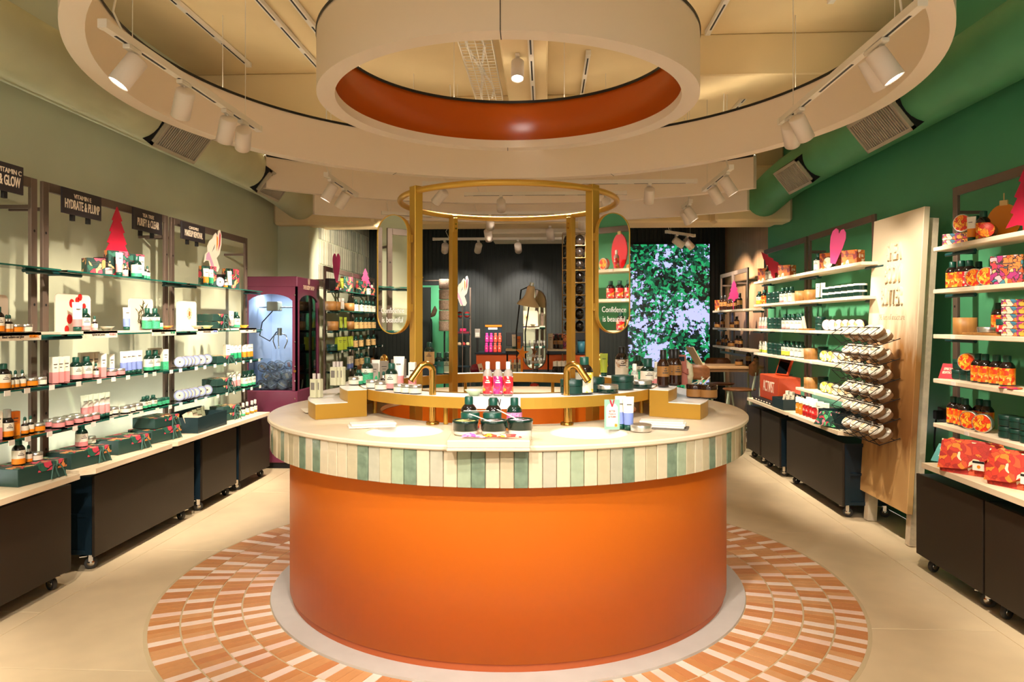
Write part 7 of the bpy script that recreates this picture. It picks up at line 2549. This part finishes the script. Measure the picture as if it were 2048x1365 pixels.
# ---------------------------------------------------------------- makeup island with mirror and lamp
my_ = 7.35
iz = zat(745, 0, my_)
ix0, ix1 = aty(940, my_), aty(1190, my_)
isl = thing('makeup_island', 'dark topped makeup island behind the wash counter', 'display table', ((ix0 + ix1) / 2, my_ + 0.12, 0), 0)
iw = (ix1 - ix0) / 2
part('lower_top', MB().box(-iw, iw, -0.3, 0.3, iz - 0.02, iz, M_CABSIDE, bev=0.004), isl)
part('base', MB().box(-iw + 0.05, iw - 0.05, -0.24, 0.26, 0.0, iz - 0.3, mat('island_base', '#7a5a40', 0.5)), isl)
part('drawer_band', MB().box(-iw + 0.02, iw - 0.02, -0.27, 0.28, iz - 0.28, iz - 0.2, M_OAK), isl)
for s in (-0.8, 0.0, 0.8):
    part('divider', MB().box(s * iw - 0.01, s * iw + 0.01, -0.25, 0.26, iz - 0.2, iz - 0.02, M_STEEL), isl)
part('back_bin', MB().box(-iw * 0.75, -iw * 0.05, 0.1, 0.26, iz - 0.19, iz - 0.06, M_TEALROD), isl)
uz = zat(699, 0, my_)
for s, (ua, ub) in enumerate(((1012, 1046), (1094, 1138))):
    root = thing('raised_tray', 'pale raised tray %s the oval table mirror' % ('beside the orange starfish and', 'holding bags behind')[s], 'tray', (aty((ua + ub) / 2, my_ + 0.1), my_ + 0.1, iz + 0.001), 0)
    tw_ = (aty(ub, my_) - aty(ua, my_)) / 2
    part('tray_top', MB().box(-tw_, tw_, -0.1, 0.1, uz - iz - 0.02, uz - iz, M_SHELF), root)
    part('tray_front', MB().box(-tw_, tw_, -0.105, -0.1, uz - iz - 0.045, uz - iz - 0.02, M_CABSIDE), root)
    for q in (-1, 1):
        part('tray_leg', MB().box(q * tw_ * 0.9 - 0.008, q * tw_ * 0.9 + 0.008, 0.05, 0.07, 0.0, uz - iz - 0.02, M_HOLE), root)
mu = thing('table_mirror', 'tall oval table mirror on the makeup island', 'mirror', (aty(1069, my_ - 0.1), my_ - 0.12, iz + 0.001), 0.0)
mw, mh = 52 * (my_ - 0.1) / F, 160 * (my_ - 0.1) / F
mzc = zat(659, 0, my_ - 0.1) - iz
out = oval_outline(mw, mh, 16)
b = MB().prism([(a, c) for a, c in out], -0.006, 0.012, M_STEEL)
part('back_plate', b, mu, (0, 0, mzc), (0, 0, -0.5))
g = MB()
n = len(out)
g.add([(a * 0.96, -0.0068, c * 0.985) for a, c in out], [tuple(range(n))], M_MIRROR)
part('mirror_glass', g, mu, (0, 0, mzc), (0, 0, -0.5))
part('stem', MB().box(-0.025, 0.025, 0.012, 0.03, 0.0, mzc, M_STEEL), mu, (0, 0, 0), (0, 0, -0.5))
part('foot', MB().cyl(0.09, 0.0, 0.012, 20, M_STEEL), mu)
o1 = lettering('Confidence', 0.05, M_WHITE, mu, (-0.004, -0.009, mzc - mh * 0.33), (PI / 2, 0, -0.5), 0.0004, 0.75)
o1 = lettering('is beautiful', 0.05, M_WHITE, mu, (-0.004, -0.009, mzc - mh * 0.405), (PI / 2, 0, -0.5), 0.0004, 0.75)
# work lamp
M_BULB = mat('bulb_glow', '#ffffff', 0.3, emit=(1, 0.9, 0.7), estr=6.0)
M_BULB.cycles.emission_sampling = 'NONE'
lx, ly = aty(1058, my_ - 0.2), my_ - 0.23
root = thing('work_lamp', 'cream metal work lamp with conical shade clamped above the mirror', 'lamp', (lx, ly, iz + 0.001), 0)
lampm = mat('lamp_cream', '#cdb795', 0.35, metal=0.3)
lz = zat(612, 0, ly) - iz
part('shade', MB().lathe([(0.115, 0.0), (0.1, 0.03), (0.07, 0.06), (0.048, 0.1), (0.04, 0.18), (0.03, 0.2), (0.0, 0.205)], 24, lampm), root, (-0.01, 0, lz), (0.1, 0.18, 0))
part('socket', MB().cyl(0.022, 0.2, 0.235, 12, M_CHROME), root, (-0.01, 0, lz), (0.1, 0.18, 0))
part('bulb', MB().lathe([(0.03 * math.sin(PI * i / 8), 0.03 - 0.03 * math.cos(PI * i / 8)) for i in range(9)], 12, M_BULB), root, (-0.01, 0, lz + 0.03))
part('arm', MB().tube([(-0.12, 0.1, 0.0), (-0.13, 0.1, lz * 0.6), (-0.08, 0.06, lz + 0.16), (0.0, 0.0, lz + 0.19)], 0.007, 8, M_HOLE), root)
part('base', MB().cyl(0.06, 0, 0.012, 18, M_HOLE), root, (-0.12, 0.1, 0))
# island goods
for i, u in enumerate((1021, 1030, 1039)):
    put('perfume', (aty(u, my_ - 0.12), my_ - 0.12, iz + 0.001), 0, 'clear square perfume, %s of three on the makeup island' % ORD[i], 'goods on the makeup island')
k = 0
for r in range(2):
    for c in range(4 - r):
        put('b_whitecap', (aty(1110 + 8.5 * c + 4 * r, my_ - 0.15 + 0.08 * r), my_ - 0.15 + 0.08 * r, iz + 0.001), 0, 'white capped dark bottle, %s in the %s row on the makeup island' % (ORD[c], ('front', 'back')[r]), 'goods on the makeup island')
put('b_brownsmall', (aty(1112, my_ + 0.08), my_ + 0.08, uz + 0.001), 0, 'dark dropper bottle, first of two on the raised tray', 'goods on the makeup island')
put('b_brownsmall', (aty(1120, my_ + 0.06), my_ + 0.06, uz + 0.001), 0, 'dark dropper bottle, second of two on the raised tray', 'goods on the makeup island')
put('g_retro', (aty(1119, my_ + 0.16), my_ + 0.16, uz + 0.001), 0, 'bright swirl printed gift bag behind dark bottles', 'patterned gift boxes')
put('c_beige', (aty(1101, my_ + 0.1), my_ + 0.1, uz + 0.001), 0, 'slim beige carton on the raised tray', 'goods on the makeup island')
put('c_orange', (aty(1037, my_ + 0.12), my_ + 0.12, uz + 0.001), 0, 'orange carton on the raised tray by the mirror', 'goods on the makeup island')
put('t_white', (aty(1028, my_ + 0.08), my_ + 0.08, uz + 0.001), 0.4, 'white tube on the raised tray by the mirror', 'goods on the makeup island')
root = thing('starfish_cutout', 'orange star cutout beside the table mirror', 'cutout', (aty(1044, my_ - 0.2), my_ - 0.2, iz + 0.13), 0.2)
part('panel', MB().prism([((0.075 if q % 2 == 0 else 0.026) * math.cos(q * PI / 5 + 1.4), 0.08 + (0.075 if q % 2 == 0 else 0.026) * math.sin(q * PI / 5 + 1.4)) for q in range(10)], -0.004, 0.004, C_ORANGE), root)
part('stand', MB().box(-0.01, 0.01, 0.004, 0.02, -0.128, 0.06, C_ORANGE), root)
root = thing('gift_pouch', 'brown and red printed pouch under the makeup island top', 'pouch', (aty(1069, my_ - 0.1), my_ - 0.12, iz - 0.199), 0)
part('pouch_body', MB().lathe([(0.0, 0.001), (0.05, 0.001), (0.055, 0.05), (0.04, 0.09), (0.0, 0.1)], 14, P_NUTS, sx=1.0, sy=0.7), root)
root = thing('red_gift_pouch', 'dark red wrapped pouch on the island end', 'pouch', (aty(951, my_ - 0.1), my_ - 0.1, iz + 0.001), 0)
part('pouch_body', MB().lathe([(0.0, 0.001), (0.045, 0.001), (0.05, 0.04), (0.035, 0.08), (0.0, 0.09)], 14, mat('wine_foil', '#8a1f34', 0.25, noise=0.2, nscale=30), sx=1.1, sy=0.7), root)
root = thing('white_tag_card', 'white tag leaning beside the red wrapped pouch', 'card', (aty(964, my_ - 0.12), my_ - 0.14, iz + 0.001), 0.1)
part('card', MB().box(-0.022, 0.022, -0.001, 0.001, 0, 0.095, C_CREAM), root, (0, 0, 0.002), (-0.2, -0.25, 0))
part('red_print', MB().box(-0.01, 0.01, -0.0016, -0.001, 0.03, 0.05, M_TREE), root, (0, 0, 0.002), (-0.2, -0.25, 0))

# black bauble rack
bxr = aty(1148, 8.6)
root = thing('wire_ball_rack', 'tall gold wire rack behind the gold post', 'rack', (bxr, 8.6, 0), 0)
zt_, zb_ = zat(468, bxr, 8.6), zat(665, bxr, 8.6)
rw2 = 46 * 8.6 / F / 2
M_RACKW = mat('rack_wire_gold', '#8a6a3c', 0.4, metal=0.6)
for sx in (-1, 1):
    for sy in (-0.08, 0.08):
        part('upright', MB().tube([(sx * rw2, sy, 0), (sx * rw2, sy, zt_)], 0.005, 6, M_RACKW), root)
lv = [zb_ + (zt_ - zb_) * k / 8 for k in range(9)]
for k in range(9):
    part('tier', MB().tube([(-rw2, -0.08, lv[k]), (rw2, -0.08, lv[k]), (rw2, 0.08, lv[k]), (-rw2, 0.08, lv[k])], 0.004, 6, M_RACKW, closed=True), root)
    if k < 8:
        part('tier_plate', MB().box(-rw2, rw2, -0.08, 0.08, lv[k] + 0.003, lv[k] + 0.006, M_RACKW), root)
M_BALL = mat('black_gloss', '#15100d', 0.12, coat=0.4)
ballm = MB().lathe([(0.058 * math.sin(PI * i / 10), 0.066 - 0.066 * math.cos(PI * i / 10)) for i in range(11)], 18, M_BALL).mesh('ball_body')
ballb = MB().cyl(0.012, 0.128, 0.14, 10, M_RACKW).mesh('neck')
for k in range(8):
    for i, sx in enumerate((-1, 1)):
        t = thing('black_bauble', 'glossy black bauble, %s tier up, %s column of the wire rack' % (ORD[k], ('inner', 'outer')[i]), 'bauble', (bxr + sx * 0.066, 8.6, lv[k] + 0.0065), 0, 'black baubles on the wire rack')
        part('ball_body', ballm, t)
        part('neck', ballb, t)
# hanging lime and teal tubes right of the rack
root = thing('teal_canister', 'teal canister on the till counter behind the gold posts', 'canister', (aty(1163, 9.3), 9.35, ktz + 0.001), 0)
part('canister_body', MB().lathe([(0, 0.001), (0.05, 0.001), (0.05, 0.15), (0.0, 0.15)], 18, mat('canister_teal', '#3f7f92', 0.4)), root)
part('canister_lid', MB().cyl(0.052, 0.15, 0.165, 18, M_CABSIDE), root)
root = thing('black_till_screen', 'black till screen on the till counter', 'screen', (aty(1030, 9.5), 9.55, ktz + 0.001), 0)
part('panel', MB().box(-0.12, 0.12, -0.01, 0.01, 0.08, 0.26, M_HOLE, bev=0.004), root)
part('stem', MB().cyl(0.02, 0, 0.1, 10, M_HOLE), root)
root = thing('black_till_screen', 'black payment screen on the till counter behind the rack', 'screen', (aty(1165, 9.6), 9.65, ktz + 0.001), 0)
part('panel', MB().box(-0.13, 0.13, -0.01, 0.01, 0.1, 0.32, M_HOLE, bev=0.004), root)
part('stem', MB().cyl(0.02, 0, 0.12, 10, M_HOLE), root)

_dup = {k: v for k, v in LABELS.items() if len(v) > 1}
_long = [k for k in LABELS if not 4 <= len(k.split()) <= 16]
print('LABEL CHECK dup', len(_dup), list(_dup.items())[:12], 'length', _long[:20])
